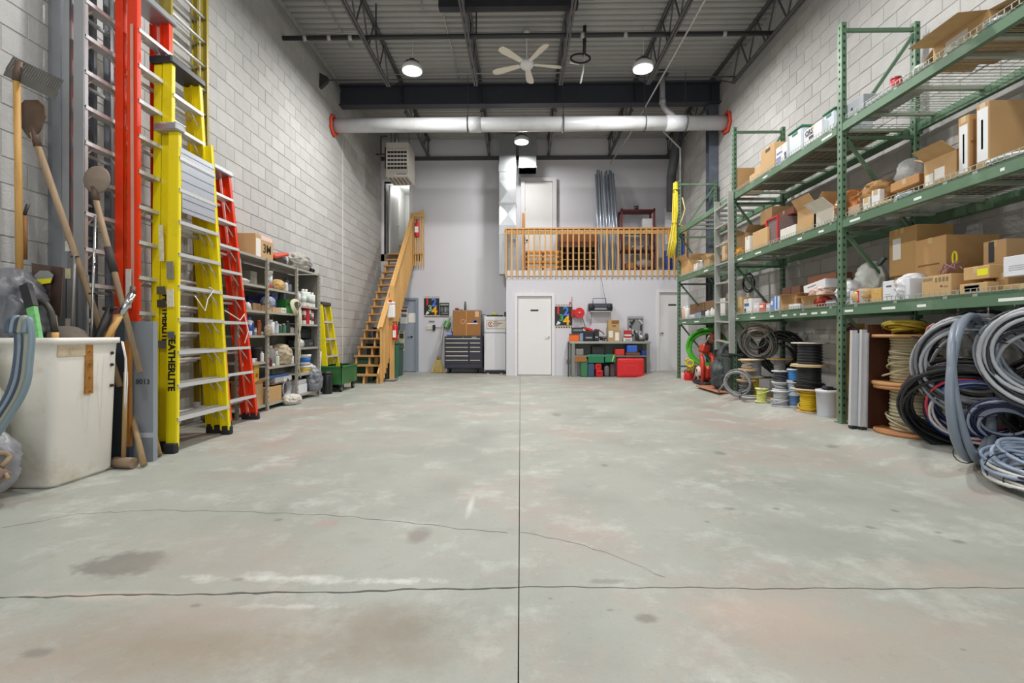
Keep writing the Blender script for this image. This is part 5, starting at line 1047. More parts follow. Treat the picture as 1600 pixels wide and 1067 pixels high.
gt = thing('green_grip_tool', 'green-and-black gripped tool handle leaning out of the white bin', 'tool', onY(60, 528, 3.27)); a = gt.location
p1 = onY(50, 480, 3.30) - a; p2 = onY(40, 445, 3.33) - a; MB().bar((.01, 0, -.1), p1, .055, .03, up=(0, 1, 0)).obj('green_grip', M('7cc47a', .6, var=.3, scale=25), gt); MB().bar(p1, p2, .062, .036, up=(0, 1, 0)).obj('black_end', M('2b2b2d', .6), gt)
ck = thing('crook_handle', 'dark curved handle with a pale wooden end in the white bin', 'handle', onY(86, 528, 3.4)); a = ck.location
MB().tube([(0, 0, -.05), (0, 0, .04)] , .022, 10).obj('wooden_end', WH, ck); MB().tube([(0, 0, .04)] + [onY(*p, 3.4) - a for p in ((83, 505), (80, 488), (73, 476), (64, 471), (56, 474))], .02, 10).obj('curved_shaft', M('38332f', .5), ck)
rr = random.Random(21)
def lump(name, c, r, sc, mat, label, cat, seed, amp=.12, fold=6, tie=None, taper=0.0):
    """soft crumpled sack"""
    rn = random.Random(seed); q = MB(); n, m = 56, 36; vs = []; fs = []
    ph = [rn.uniform(0, 6.28) for _ in range(8)]
    for i in range(m + 1):
        th = pi * i / m
        for k in range(n):
            a = 2 * pi * k / n; d = 1 + amp * 1.5 * (1 - 2.2 * abs(_nz.noise(Vector((cos(a) * 1.7 * sin(th), sin(a) * 1.7 * sin(th), cos(th) * 1.7)) * (fold * .33) + Vector((seed * 3.7 if isinstance(seed, int) else 1, 0, 0))))) + amp * 1.1 * (.5 - abs(_nz.noise(Vector((cos(a), sin(a), 1.5 * cos(th))) * 4.2))) + amp * .5 * _nz.noise(Vector((cos(a), sin(a), cos(th))) * 11.0) + amp * .35 * (sin(fold * a + ph[0] + 2 * sin(th * 3 + ph[1])) * .5 + .5 * sin((fold + 5) * a + ph[2] + 4 * th) * sin(3 * th + ph[3]) + .35 * sin(9 * th + 3 * a + ph[4])) * sin(th)
            z = cos(th); z = z if z > -.8 else -.8 - (z + .8) * .1
            tq = 1 + taper * (.5 - (z + .8) / 1.8)
            vs.append((r * sc[0] * max(0.0, sin(th)) ** .8 * cos(a) * d * tq, r * sc[1] * max(0.0, sin(th)) ** .8 * sin(a) * d * tq, r * sc[2] * (z + .8) * (1 if z > 0 else 1)))
    for i in range(m):
        for k in range(n):
            l = (k + 1) % n; fs.append((i * n + k, (i + 1) * n + k, (i + 1) * n + l, i * n + l))
    q.add(vs, fs, True); o = thing(name, label, cat, c); q.obj('crumpled_cover', mat, o)
    if tie: MB().tube([(tie[0] + .03 * cos(t), tie[1], tie[2] + .03 * sin(t)) for t in [2 * pi * k / 12 for k in range(12)]], .012, 6, closed=True).obj('tie', M(tie[3], .7), o)
    return o
bin_ = thing('white_bin', 'large scuffed white plastic bin with a rusted corner bracket, full of tools', 'bin', (-3.50, 3.50, 0))
q = MB()
def rrect(hx, hy, r, z, n=5):
    out = []
    for (cx, cy, a0) in ((hx - r, hy - r, 0), (-hx + r, hy - r, pi / 2), (-hx + r, -hy + r, pi), (hx - r, -hy + r, 3 * pi / 2)):
        for k in range(n + 1): a = a0 + pi / 2 * k / n; out.append((cx + r * cos(a), cy + r * sin(a), z))
    return out
rings = [rrect(.30, .235, .06, 0.0), rrect(.325, .255, .06, .03), rrect(.345, .27, .05, .9), rrect(.35, .275, .05, .985), rrect(.365, .29, .05, .99), rrect(.365, .29, .05, 1.03), rrect(.34, .265, .05, 1.03), rrect(.315, .245, .05, .9), rrect(.29, .22, .05, .1), rrect(.28, .21, .05, .09)]
vs = [v for r_ in rings for v in r_]; n = len(rings[0]); fs = [(i * n + k, i * n + (k + 1) % n, (i + 1) * n + (k + 1) % n, (i + 1) * n + k) for i in range(len(rings) - 1) for k in range(n)]
fs.append(tuple(range(n - 1, -1, -1))); fs.append(tuple((len(rings) - 1) * n + k for k in range(n)))
q.add(vs, fs, True); q.obj('bin_body', M('efebe2', .45, var=.03, scale=9, dirt='dccfbd'), bin_)
RB = M('b07a35', .7, .2, var=.35, scale=14, bump=.3, dirt='6a3a1a')
MB().bb(.343, .352, -.24, .0, .90, .975).obj('bracket_bar', M('c7b79a', .6, var=.3, scale=12, dirt='7a4a20'), bin_); br2 = MB().bb(.325, .354, -.03, .03, .62, .975).obj('corner_bracket', RB, bin_)
for z in (.64, .74, .84, .93): MB().tube([(.36, .0, z), (.360, .0, z)], .010, 8).obj('bolt', M('3b2a20', .6), br2)
for z in (.66, .82, .91): MB().tube([(.325, .20, z), (.356, .20, z)], .012, 8).obj('bolt', M('2e2622', .6), bin_)
GT = M('6c6d73', .42, var=.35, scale=5, bump=.4, bscale=14); 
lump('grey_tarp_bundle', (-3.64, 3.42, .72), .36, (.50, .50, 1.25), GT, 'crumpled dark grey plastic sheeting stuffed in the left of the white bin', 'tarp', 3, .2, 5)
lump('brown_sack', (-3.38, 3.56, .62), .24, (.75, .6, 1.15), M('6f675c', .8, var=.2, scale=9, bump=.3), 'brown-grey sack behind the green grip in the white bin', 'sack', 5, .08)
lump('white_rubble_sack', (-3.62, 3.02, 0), .42, (.62, .42, 1.42), M('b9bfb2', .6, var=.2, scale=10, bump=.5, bscale=20), 'pale green-white woven sack standing left of the white bin', 'sack', 8, .10, 7)
# blue-grey cable hank
ch = thing('cable_hank', 'hank of blue-grey hose looped over the bags at the left edge', 'hose', (0, 0, 0)); ch.location = onY(20, 500, 2.86); a = ch.location
for k, (col, wpx) in enumerate((('4d5c6e', 0), ('8a9aa8', 7), ('3d4a5c', 13), ('9a9c8e', 19), ('7f929c', 27))):
    base = [(12 + wpx, 520), (15 + wpx * 1.02, 502), (22 + wpx * .9, 500 - (k % 2) * 3), (27 + wpx * .85, 525), (26 + wpx * .8, 560), (18 + wpx * .9, 600), (-2 + wpx * .9, 640), (-45 + wpx, 690), (-110 + wpx, 700)]
    pts = [onY(px, py, 2.86 - .012 * k) - a for px, py in base]
    sm_ = []
    for i in range(len(pts) - 1):
        p0, p1, p2, p3 = pts[max(i - 1, 0)], pts[i], pts[i + 1], pts[min(i + 2, len(pts) - 1)]
        for j in range(5):
            t = j / 5; sm_.append(.5 * ((2 * p1) + (-p0 + p2) * t + (2 * p0 - 5 * p1 + 4 * p2 - p3) * t * t + (-p0 + 3 * p1 - 3 * p2 + p3) * t ** 3))
    MB().tube(sm_, .016, 10).obj('hose', M(col, .35, var=.08, scale=4), ch)
bd = thing('silver_duffel', 'silver-grey wrapped bundle tied with rope lying on the floor in the near left corner', 'bundle', (-3.42, 2.86, 0))
q = lump('x', (0, 0, 0), .27, (1.35, .8, 1.0), M('8c8d93', .35, var=.25, scale=4, bump=.3, bscale=10), 'x', 'x', 12, .07, 4)
k_ = q.children[0]; k_.parent = bd; k_.name = 'wrapped_body'; bpy.data.objects.remove(q); k_.rotation_euler = (0, -.25, .2); k_.location = (0, 0, .02)
MB().tube([(.30 + .05 * cos(t), .02 * sin(3 * t), .30 + .05 * sin(t)) for t in [2 * pi * k / 14 for k in range(14)]], .014, 7, closed=True).tube([(.32, 0, .26), (.40, -.04, .20)], .010, 6).tube([(.3, 0, .33), (.33, -.05, .40)], .009, 6).obj('rope_tie', M('a08a6d', .8, var=.25), bd)
MB().tube([(.30, 0, .30), (.1, -.2, .36), (-.15, -.26, .30), (-.4, -.2, .2)], .012, 6).obj('black_strap', BLACK, bd)
q = MB(); q.tube([(-.2, -.1, .06), (.05, -.16, .05), (.25, -.1, .12), (.33, -.0, .25)], .05, 10); q.obj('brown_edge', M('7a675a', .8, var=.2), bd)
# metal panels and stakes to the right of the bin
pn = thing('grey_sheet_channel', 'pale blue-grey sheet metal channel standing on end beside the white bin', 'channel', (-3.15, 3.97, 0)); BG = M('9aa3ad', .4, .35, var=.06, scale=2)
MB().bb(-.10, .115, 0, .006, 0, 1.16).bb(-.10, -.094, .006, .05, 0, 1.16).bb(.109, .115, .006, .05, 0, 1.16).obj('channel_face', BG, pn); MB().bb(-.06, .114, -.002, 0, .20, .24).obj('grey_tape', M('b7bcc2', .5), pn)
text('8013', .06, M('3d4046', .5, var=0), pn, (.03, -.003, .66), '-Y', 'handwriting', .001)
pn = thing('dark_sheet_channel', 'darker blue-grey metal sheet standing behind the pale channel', 'channel', (-3.42, 4.0, 0)); MB().bb(-.16, .12, 0, .006, 0, 1.19).bb(.114, .12, .006, .05, 0, 1.19).obj('channel_face', M('5d646d', .45, .35, var=.08, scale=2), pn)
ws = thing('wooden_stake', 'square orange-brown wooden stake with a blue-painted foot beside the bin', 'stake', (xat(198, 3.90), 3.90, 0)); MB().bb(-.022, .022, 0, .03, .14, 1.0).obj('stake_shaft', wood('b5762f', .6, 'z'), ws); MB().bb(-.023, .023, -.001, .031, 0.0, .14).obj('painted_foot', M('3b4252', .5), ws)
sh = thing('sledge_hammer', 'wooden-headed mallet lying on the floor against the bin', 'mallet', (xat(200, 3.80), 3.78, 0)); MB().tube([(-.09, 0, .045), (.08, -.02, .045)], .042, 14).obj('hammer_head', wood('8d7860', .7, 'x'), sh); MB().tube([(-.02, 0, .07), (-.05, .06, .75)], .016, 8).obj('handle', wood('a38456', .6, 'z'), sh)
a = onZ(225, 727, .02); tag(MB().tube([a, onY(204, 640, 4.0)], .024, 12, r2=.02).obj('pick_handle', wood('a58a63', .6, 'z')), 'bare wooden pick handle leaning between the bin and the pale channel', 'handle')
a = onZ(249, 711, .02); tag(MB().tube([a, onY(236, 655, 4.32)], .022, 12, r2=.018).obj('pick_handle', wood('9a7a52', .6, 'z')), 'short wooden handle stub leaning at the foot of the yellow ladder', 'handle')
tag(MB().tube([onY(192, 534, 3.62), onY(197, 560, 3.62), onY(199, 600, 3.64), onY(195, 640, 3.65), onY(196, 560, 3.66), onY(190, 533, 3.66)], .005, 5).obj('cotton_string', WHITE), 'thin white string dangling from the right rim of the white bin', 'string')
# ================================================================ STEEL SHELVING
SXF, SXB = -3.49, -3.88; YP = [5.92, 6.64, 7.52, 8.36]
sh = thing('steel_shelving', 'grey steel shelving of three bays crowded with paint and parts on the left wall', 'shelf unit', (SXF, YP[0], 0)); SS = M('b3b0a4', .5, .4, var=.12, scale=4); dd = SXF - SXB
for i, y in enumerate(YP):
    for x in (0, -dd):
        q = MB(); yy = y - YP[0]; q.bb(x - .02, x + .02, yy - .004, yy + .004, 0, 2.1); q.bb(x - .004 + (.018 if x == 0 else -.018), x + .004 + (.018 if x == 0 else -.018), yy - .02, yy + .02, 0, 2.1); u = q.obj('upright', SS, sh)
        if x == 0:
            q = MB()
            for k in range(26): q.bb(x + .022, x + .0235, yy - .006, yy + .006, .10 + k * .076, .125 + k * .076)
            q.obj('slots', M('2d2c2a', .8), u)
LV = {0: [.09, .68, 1.04, 1.37, 1.71, 2.095], 1: [.09, .60, 1.07, 1.37, 1.70, 2.095], 2: [.10, .42, .84, 1.22, 1.51, 2.095]}
for b_, ls_ in LV.items():
    y0, y1 = YP[b_] - YP[0], YP[b_ + 1] - YP[0]
    for z in ls_:
        q = MB(); q.bb(-dd, .0, y0 + .01, y1 - .01, z - .006, z); q.bb(-.004, .0, y0 + .01, y1 - .01, z - .032, z - .006); q.bb(-dd, -dd + .004, y0 + .01, y1 - .01, z - .03, z - .006); q.obj('shelf', SS, sh)
MB().bb(-dd - .002, -dd + .002, .0, YP[3] - YP[0], .05, 2.05).obj('back_sheet', M('6d6b63', .6, .3, var=.1), sh)
for y in (YP[3] - YP[0] - .003,): MB().bb(-dd + .02, -.02, y, y + .004, .05, 2.08).obj('side_sheet', M('77756d', .6, .3, var=.1), sh)
# generic shelf contents
def can(loc, r, h, col, label, cap=None, band=None, name='can', cat='can', capr=.5, metal=0, rx=None):
    o = thing(name, label, cat, loc); MB().lathe([(0, 0), (r * .96, 0), (r, .006), (r, h * .93), (r * .9, h)], 18).obj('body', M(col, .4, metal, var=.05), o)
    if cap: MB().lathe([(r * capr, h), (r * capr, h + min(.05, h * .18)), (0, h + min(.052, h * .19))], 14).obj('cap', M(cap, .45, var=.04), o)
    if band: MB().lathe([(r * 1.012, h * .28), (r * 1.012, h * .70)], 18).obj('paper_label', M(band, .5, var=.06), o)
    return o
def pail(loc, r, h, col, label, lid=None, band=None, name='pail', cat='pail', handle=True, bandz=(.25, .75)):
    o = thing(name, label, cat, loc); MB().lathe([(0, 0), (r * .88, 0), (r * .9, .005), (r, h * .94), (r * 1.04, h * .94), (r * 1.04, h), (r * .98, h), (r * .9, h * .96), (0, h * .96)], 24).obj('pail_body', M(col, .42, var=.04), o)
    if lid: MB().lathe([(r * 1.06, h - .02), (r * 1.06, h + .012), (r * .95, h + .016), (r * .93, h + .008), (0, h + .008)], 24).obj('lid', M(lid, .42, var=.04), o)
    if band:
        f = lambda z: r * (.9 + .1 * z / .94) * 1.01
        MB().lathe([(f(bandz[0]), h * bandz[0]), (f(bandz[1]), h * bandz[1])], 24).obj('paper_label', M(band, .5, var=.06), o)
    if handle: MB().tube([(r * 1.05 * cos(t), -r * 1.05 * abs(sin(t)) * .3 - .0, h * .9 - r * .9 * sin(t)) for t in [pi * k / 10 for k in range(11)]], .003, 5).obj('wire_handle', CHROME, o)
    return o
def Lp_(px, z, X): return onX(px, 500, X).y
def sbox(pa, pb, pt_, z0, col, label, name='box', cat='box', X=-3.53, D=.22, bev=.005, lab=None, open_=0, txt=None, tape=False):
    ya, yb = Lp_(pa, 0, X), Lp_(pb, 0, X); zt_ = onX((pa + pb) / 2, pt_, X).z; h = max(.02, zt_ - z0 - .001)
    return carton((X - D / 2, (ya + yb) / 2, z0 + .001), D, yb - ya, h, label, col=col, lab=lab, face='+X', open_=open_, tape=tape, name=name, txt=txt)
def scan(px, pr_, pt_, z0, col, label, X=-3.58, **k):
    y = Lp_(px, 0, X); s = abs(onX(px, 500, X).y - onX(px + pr_, 500, X).y) * .8; h = onX(px, pt_, X).z - z0
    return can((X, y, z0 + .001), s, h, col, label, **k)
def spail(px, pr_, pt_, z0, col, label, X=-3.60, **k):
    y = Lp_(px, 0, X); d = math.hypot(X, y); s = pr_ * y / 760; h = onX(px, pt_, X).z - z0
    return pail((X, y, z0 + .001), s, h, col, label, **k)
A = LV[0]; B = LV[1]; C_ = LV[2]
# top of unit
carton((-3.68, 6.62, 2.097), .34, .46, .30, 'brown carton with big black lettering on top of the steel shelving', open_=0, col='b08a5a', face='+X', lab=[(.02, .28, .0, .8, 'e2ddd8'), (.3, .95, .8, 1.0, 'e6c9bd')], txt=[('3M', .17, .64, .42, '1d1a18')])
r = thing('red_hand_truck_seat', 'red and black machine part lying on the shelving beside the brown carton', 'machine part', (-3.66, 7.18, 2.097)); MB().box((0, 0, .13), (.26, .42, .05), (.25, 0, 0), .02).obj('red_shell', M('cc4a30', .4), r); MB().box((0, 0, .05), (.22, .34, .10), bev=.02).obj('black_base', BLACK, r); MB().lathe([(0, 0), (.09, .0), (.09, .03), (0, .03)], 18, mat=Matrix.Translation((.02, .22, .085)) @ Euler((pi / 2 - .2, 0, 0)).to_matrix().to_4x4()).obj('grey_disc', M('b9babb', .4, .4), r)
lump('grey_canvas_bag', (-3.66, 7.92, 2.097), .19, (.8, 1.65, .85), M('a5a19a', .7, var=.25, scale=7, bump=.3), 'crumpled grey canvas bag at the far end on top of the shelving', 'bag', 17, .14, 5)
r = thing('rubber_caster', 'pair of black rubber casters peeking from the grey canvas bag', 'caster', (-3.52, 8.12, 2.097)); MB().tube([(0, -.03, .035), (0, -.0, .035)], .035, 14).obj('wheel', BLACK, r); MB().tube([(0, .05, .035), (0, .08, .035)], .035, 14).obj('wheel', BLACK, r); MB().tube([(0, -.03, .035), (0, .08, .035)], .012, 8).obj('axle', DGREY, r)
# bay 1 (nearest)
sbox(392, 402, 424, A[4], '77756a', 'dull grey metal box on the top shelf of the nearest bay', 'metal_box', X=-3.6, D=.18)
lump('plastic_wrap', (-3.6, 6.2, A[4]), .07, (1.1, 1.7, .55), M('c9cbc8', .3, var=.1, bump=.3), 'flat clear plastic wrap on the top shelf of the nearest bay', 'wrap', 31)
sbox(389, 406, 463, A[3], '1f2a52', 'dark blue crate in shadow on the second shelf, nearest bay', 'crate', X=-3.7, D=.15)
sbox(396, 408, 474, A[3], '6c4a32', 'low brown carton before the dark blue crate', X=-3.56, D=.12)
r = thing('clamp_lamp', 'white clamp lamp with a yellow knob on the second shelf, nearest bay', 'lamp', (-3.54, 6.12, A[3])); MB().tube([(0, -.06, .26), (.0, .12, .03)], .014, 8).obj('arm', M('d9d9d6', .4), r); MB().lathe([(.05, 0), (.03, .08), (.012, .1)], 14, c=(0, .14, 0)).obj('shade', M('cfd0cd', .4), r); MB().ball((0, -.06, .28), .035).obj('yellow_knob', M('e8b41c', .5), r)
for (px, rr_, t, c, lb, cap, bd_) in ((388.5, 3.4, 500, 'dfe2ea', 'white jug with a blue label on the third shelf, nearest bay', '3457a8', '2f4f9c'), (393.5, 2.2, 505, '2f4a94', 'blue spray can on the third shelf behind the white jug', 'e4e4e6', None), (398, 2.0, 512, '8e8f86', 'grey-green can beside the blue spray can', None, 'b5b7a5'), (404, 2.6, 504, 'a3532f', 'rust-red tin at the right of the third shelf, nearest bay', 'c9552f', None), (407, 2.8, 519, '9fb3a8', 'low pale green tub at the front of the third shelf', 'cfd8d2', None)):
    scan(px, rr_, t, A[2], c, lb, cap=cap, band=bd_, name='can' if 'can' in lb else 'tub', cat='can' if 'can' in lb else 'tub', capr=.7)
spail(399.5, 8.5, 544, A[1], '2a2b2d', 'black pail on the fourth shelf of the nearest bay', X=-3.66, lid='37383a')
sbox(395, 402, 560, A[1], 'cfcfd6', 'small white box in front of the black pail', 'box', X=-3.52, D=.06, lab=[(.6, .9, .2, .8, 'c0404a')])
scan(409.5, 1.8, 552, A[1], 'd5d4cd', 'small white bottle right of the black pail', X=-3.52, cap='d0d0cc', name='bottle', cat='bottle')
sbox(397, 405, 568, 0.395, 'e0b416', 'bright yellow upright box in the lower part of the nearest bay', 'yellow_box', X=-3.55, D=.16, lab=[(.3, .7, .3, .5, 'b3571c')])
sbox(396, 411, 598, A[0], 'ad8a5c', 'open brown carton on the bottom shelf of the nearest bay', X=-3.53, D=.30, open_=2)
# bay 2
r = spail(419.5, 6.0, 425, B[4], 'e6e6e2', 'white pail at the left of the top shelf, middle bay', lid='dfdfdb', band='c9ced0', X=-3.62)
r = thing('red_pliers', 'red handled pliers lying in front of the white pail', 'pliers', (-3.53, 6.78, B[4])); MB().bar((0, -.06, .02), (.02, .04, .05), .02).bar((0, -.06, .04), (.0, .05, .01), .02).obj('handles', RED, r); MB().bar((.0, .05, .02), (0, .1, .03), .02).obj('jaws', DGREY, r)
lump('paper_bundle', (-3.58, 7.10, B[4]), .09, (.9, 1.4, 1.0), M('c7a36a', .8, var=.2), 'crumpled tan paper bundle on the top shelf, middle bay', 'paper', 41, .15)
r = thing('work_gloves', 'grey and white work gloves standing on the top shelf, middle bay', 'gloves', (-3.58, 7.36, B[4])); MB().box((0, 0, .07), (.07, .06, .14), (.2, 0, .2), .02).obj('white_glove', M('d9dade', .7), r); MB().box((.03, .06, .06), (.06, .06, .12), (-.25, 0, 0), .02).obj('grey_glove', M('5b6270', .7), r)
scan(447, 2.6, 438, B[4], '5a5f66', 'dark tin at the right end of the top shelf, middle bay', X=-3.7, cap='44474c')
sbox(424, 432, 461, B[3] + .0, '3b50b8', 'bright blue box on the second shelf, middle bay', 'blue_box', X=-3.60, D=.2)
lump('grey_rag', (-3.56, 6.80, B[3] + .075), .08, (.9, 1.3, 1.0), M('9a9fae', .7, var=.2), 'grey rag bundle left of the bright blue box', 'rag', 44)
for k in range(4):
    sbox(415.5 + k * 5.3, 420.2 + k * 5.3, 477 + k * 1.3, B[3], 'c4945a', ['small tan parts box at the left end of a row on the second shelf', 'second small tan parts box in the row, below the blue box', 'third small tan parts box in the row', 'fourth small tan parts box, next to a white one'][k], 'parts_box', X=-3.52, D=.07)
sbox(440, 447.5, 481, B[3], 'd8d3c4', 'small white parts box with dark dots ending the row', 'parts_box', X=-3.52, D=.07, lab=[(.2, .35, .3, .6, '3a3a38'), (.6, .75, .3, .6, '3a3a38')])
scan(440, 3.2, 458, B[3], '56687e', 'slate-blue canister on the second shelf, middle bay', X=-3.72, cap='8090a0', name='canister', cat='canister')
sbox(447, 458, 468, B[3], '2f7a34', 'green bag-shaped box under coiled cream cord', 'green_box', X=-3.56, D=.2)
r = thing('cream_cord', 'cream electrical cord coiled over the green box and hanging down the shelving post', 'cord', (-3.47, 7.44, B[3]))
q = MB()
for k in range(4): q.tube([(.01 * k + .02 * sin(t * 2), (.13 - .012 * k) * cos(t), .10 + (.12 - .01 * k) * sin(t)) for t in [2 * pi * i / 22 for i in range(22)]], .009, 6, closed=True)
q.obj('coil', M('cfc9b0', .5), r)
MB().tube([(.03, .1, .05), (.03, .12, -.2), (.02, .05, -.4), (.03, .11, -.6), (.02, .07, -.8), (.03, .12, -1.0)], .010, 6).tube([(.04, .07, .1), (.04, .03, -.15), (.03, .10, -.35), (.04, .03, -.55), (.03, .05, -.75)], .010, 6).obj('hanging_cord', M('c4bfa8', .5), r)
for (px, rr_, t, c, lb, cap) in ((422, 4.2, 503, 'dcdce2', 'white mug-shaped tub on the third shelf, middle bay', 'e6e6ea'), (431, 2.6, 505, 'b9bec6', 'pale grey bottle beside the white tub', 'e0e0e4'), (437, 2.4, 509, '2e5a44', 'dark green bottle on the third shelf, middle bay', 'e5e5e5'), (443, 2.4, 508, '4d7260', 'green-grey tin next to the dark green bottle', 'cfd5cf'), (449, 2.2, 504, '2f3330', 'black bottle towards the right of the third shelf', '707070'), (455.5, 2.2, 512, 'cfd0c8', 'short white bottle at the right end of the third shelf', 'b9bab5')):
    scan(px, rr_, t, B[2], c, lb, cap=cap, capr=.6, name='bottle' if 'bottle' in lb else 'tub', cat='bottle' if 'bottle' in lb else 'tub')
lump('cleaning_cloth', (-3.47, 6.64, B[2] - .04), .055, (.7, 1.2, 1.6), M('a69c86', .8, var=.3), 'dirty cloth hung on the shelving post between near and middle bays', 'cloth', 47)
for (px, rr_, t, c, lb, cap, X) in ((422, 4.0, 545, 'b5b2ac', 'grey tin stack at the left of the fourth shelf, middle bay', 'd5d3cd', -3.66), (431, 3.0, 548, 'dedede', 'white jug on the fourth shelf, middle bay', 'd5d5d5', -3.6), (422, 1.8, 561, '5f1f22', 'dark red bottle at the front left of the fourth shelf', '5f1f22', -3.52), (427, 1.5, 568, 'e2e2de', 'very small white jar beside the dark red bottle', None, -3.51), (433, 2.0, 556, 'c5cbc0', 'pale bottle in the middle of the fourth shelf', 'aab0a8', -3.54), (455.5, 2.0, 556, 'e4e2e0', 'white spray bottle at the right end of the fourth shelf', 'd8d8d8', -3.53)):
    scan(px, rr_, t, B[1], c, lb, cap=cap, capr=.55, X=X, name='bottle' if 'bottle' in lb else 'jar', cat='bottle' if 'bottle' in lb else 'jar')
lump('paper_sack', (-3.6, 7.24, B[1]), .15, (.9, 1.0, 1.15), M('b3a58c', .8, var=.2), 'crumpled tan paper sack on the fourth shelf, middle bay', 'sack', 51, .15, 4)
scan(443, 4.5, 545, B[1] + .0, '1f2022', 'black canister at the back of the fourth shelf, middle bay', X=-3.78, name='canister', cat='canister', cap='2a2b2c')
sbox(430, 456, 588, .345, 'b9b9bd', 'flat grey-white carton with blue trim in the bottom opening, middle bay', 'flat_carton', X=-3.55, D=.28, lab=[(.5, .98, .1, .9, 'dcdce0')])
tag(MB().bb(-.13, .0, -.32, .30, 0, .03, bev=.006).obj('blue_tray', M('3a62a8', .5), loc=(-3.56, 7.13, onX(443, 588, -3.55).z + .004)), 'flat blue tray on top of the grey-white carton', 'tray')
sbox(416, 440, 604, B[0], 'b0854f', 'wide brown carton on the bottom shelf, middle bay', X=-3.52, D=.3)
tag(MB().bb(-.3, 0, -.28, .28, 0, .004).obj('plywood_sheet', M('8d7a5f', .7), loc=(-3.53, 7.15, .335)), 'thin board lying between the brown carton and the flat carton', 'board')
r = thing('grey_cable_coil', 'coil of grey cable on the bottom shelf right of the brown carton', 'cable', (-3.54, 7.32, B[0] + .0)); q = MB()
for k in range(5): q.tube([(-.012 * k, (.13 - .008 * k) * cos(t), .14 + (.13 - .008 * k) * sin(t)) for t in [2 * pi * i / 26 for i in range(26)]], .009, 6, closed=True)
q.obj('coil', M('a9a9ac', .5), r); MB().ball((0, .02, .27), .02).obj('tie', BLACK, r)
lump('white_rag', (-3.44, 7.26, 0), .11, (.9, 1.3, .8), M('d2cdc4', .8, var=.15), 'white rag hanging to the floor below the middle bay', 'rag', 55, .18)
# bay 3
for k, (px, rr_, t, X) in enumerate(((466, 2.2, 459, -3.55), (473, 2.9, 456, -3.6), (478, 2.9, 456.5, -3.6), (483.5, 2.3, 460, -3.56), (488, 2.2, 461, -3.56))):
    scan(px, rr_, t, C_[4], 'dfe0dc', ['white bottle with a grey label at the left of the far bay top shelf', 'taller white bottle, second on the far bay top shelf', 'taller white bottle with green print, third on the far bay top shelf', 'white bottle, fourth on the far bay top shelf', 'white bottle at the right end of the far bay top shelf'][k], cap='e8e8e6', band=['a9a9a5', 'c5c8c5', '7a9a86', '9aa09c', 'b0b5b2'][k], X=X, name='bottle', cat='bottle', capr=.45)
for k, (px, rr_, t, c, cp) in enumerate(((468, 2.0, 484, 'cfc6b5', 'dedad0'), (474.5, 1.9, 486, 'd8d8da', 'c92a2c'), (479, 2.3, 482, 'c42426', 'd02c2c'), (482.5, 1.8, 484, 'e0dedd', 'c92a2c'), (486.5, 1.9, 489, 'd5d5d8', 'cf2a30'))):
    scan(px, rr_, t, C_[3], c, ['tan spray can at the left of the far bay second shelf', 'white spray can with red cap, left of the all-red one', 'all-red spray can in the far bay', 'slim white spray can with red cap, right of the all-red one', 'white spray can with red cap at the right end'][k], cap=cp, X=-3.56, name='spray_can', cat='can', capr=.8, band=[None, '7a2c30', None, '44464a', '8a3a40'][k])
sbox(474, 492, 531, C_[2], '2b2c30', 'black case on the third shelf of the far bay', 'black_case', X=-3.56, D=.26, lab=[(.5, .8, .3, .6, '5a5b60')])
sbox(470, 490, 514, onX(480, 531, -3.56).z + .03, '232427', 'black box stacked above the black case', 'black_box', X=-3.62, D=.2)
lump('small_parts_bag', (-3.54, 7.72, C_[2]), .07, (.9, 1.2, 1.1), M('c2c3c6', .5, var=.2), 'clear bag of small parts left of the black case', 'bag', 61)
spail(475.5, 10.3, 572, C_[1], 'e5dfc8', 'cream tub with a yellow label on the lower far shelf', lid='e6e4dc', band='d9b83a', X=-3.62, handle=False)
spail(474.5, 10.6, 555, onX(475, 570, -3.62).z + .01, 'e6e7ea', 'white tub with a broad blue band stacked on the cream tub', lid='e9eaec', band='2f6fc4', X=-3.62, handle=False)
scan(486, 2.2, 570, C_[1], 'd5d9dc', 'small pale tin right of the cream tub', X=-3.56, cap='e0e0e0', band='8aa0b5'); scan(490, 2.2, 572, C_[1], 'd9dcdc', 'small white tin at the right end beside the pale one', X=-3.57, cap='cfcfcf')
sbox(466, 480, 600, C_[0], 'd9d9dc', 'lower white paper carton on the bottom shelf of the far bay', 'white_carton', X=-3.53, D=.28); sbox(466.5, 479, 599 - 6, C_[0] + .0 + (onX(473, 600, -3.53).z - C_[0]) + .003, 'd2d2d6', 'upper white paper carton on the bottom shelf of the far bay', 'white_carton', X=-3.54, D=.26)
lump('grey_plastic_bag', (-3.50, 8.18, C_[0]), .15, (.8, .85, 1.45), M('7e8187', .35, var=.3, scale=8, bump=.3), 'grey and white plastic bag at the far end of the bottom shelf', 'bag', 66, .16, 5)
# small ladder, cart, bin
step_ladder((-3.50, 9.20, 0), 1.62, .72, .40, .12, YELB, 4, 'short yellow step ladder leaning behind the green cart', M('3a3b3d', .5), 'step_ladder', .40)
gc = thing('green_cart', 'green steel box cart on casters at the foot of the stairs', 'cart', (-3.44, 9.18, 0)); GC = M('2f6a35', .5, .1, var=.12, scale=5, dirt='4f7a52')
MB().bb(-.2, .2, -.42, .42, .14, .16).bb(-.2, .2, -.42, -.41, .16, .47).bb(-.2, .2, .41, .42, .16, .47).bb(-.2, -.19, -.42, .42, .16, .47).bb(.19, .2, -.42, .42, .16, .47).obj('cart_box', GC, gc)
MB().bb(-.215, .215, -.435, -.41, .45, .475).bb(-.215, .215, .41, .435, .45, .475).bb(.19, .215, -.435, .435, .45, .475).bb(-.215, -.19, -.435, .435, .45, .475).obj('rim', M('3b7a42', .5), gc)
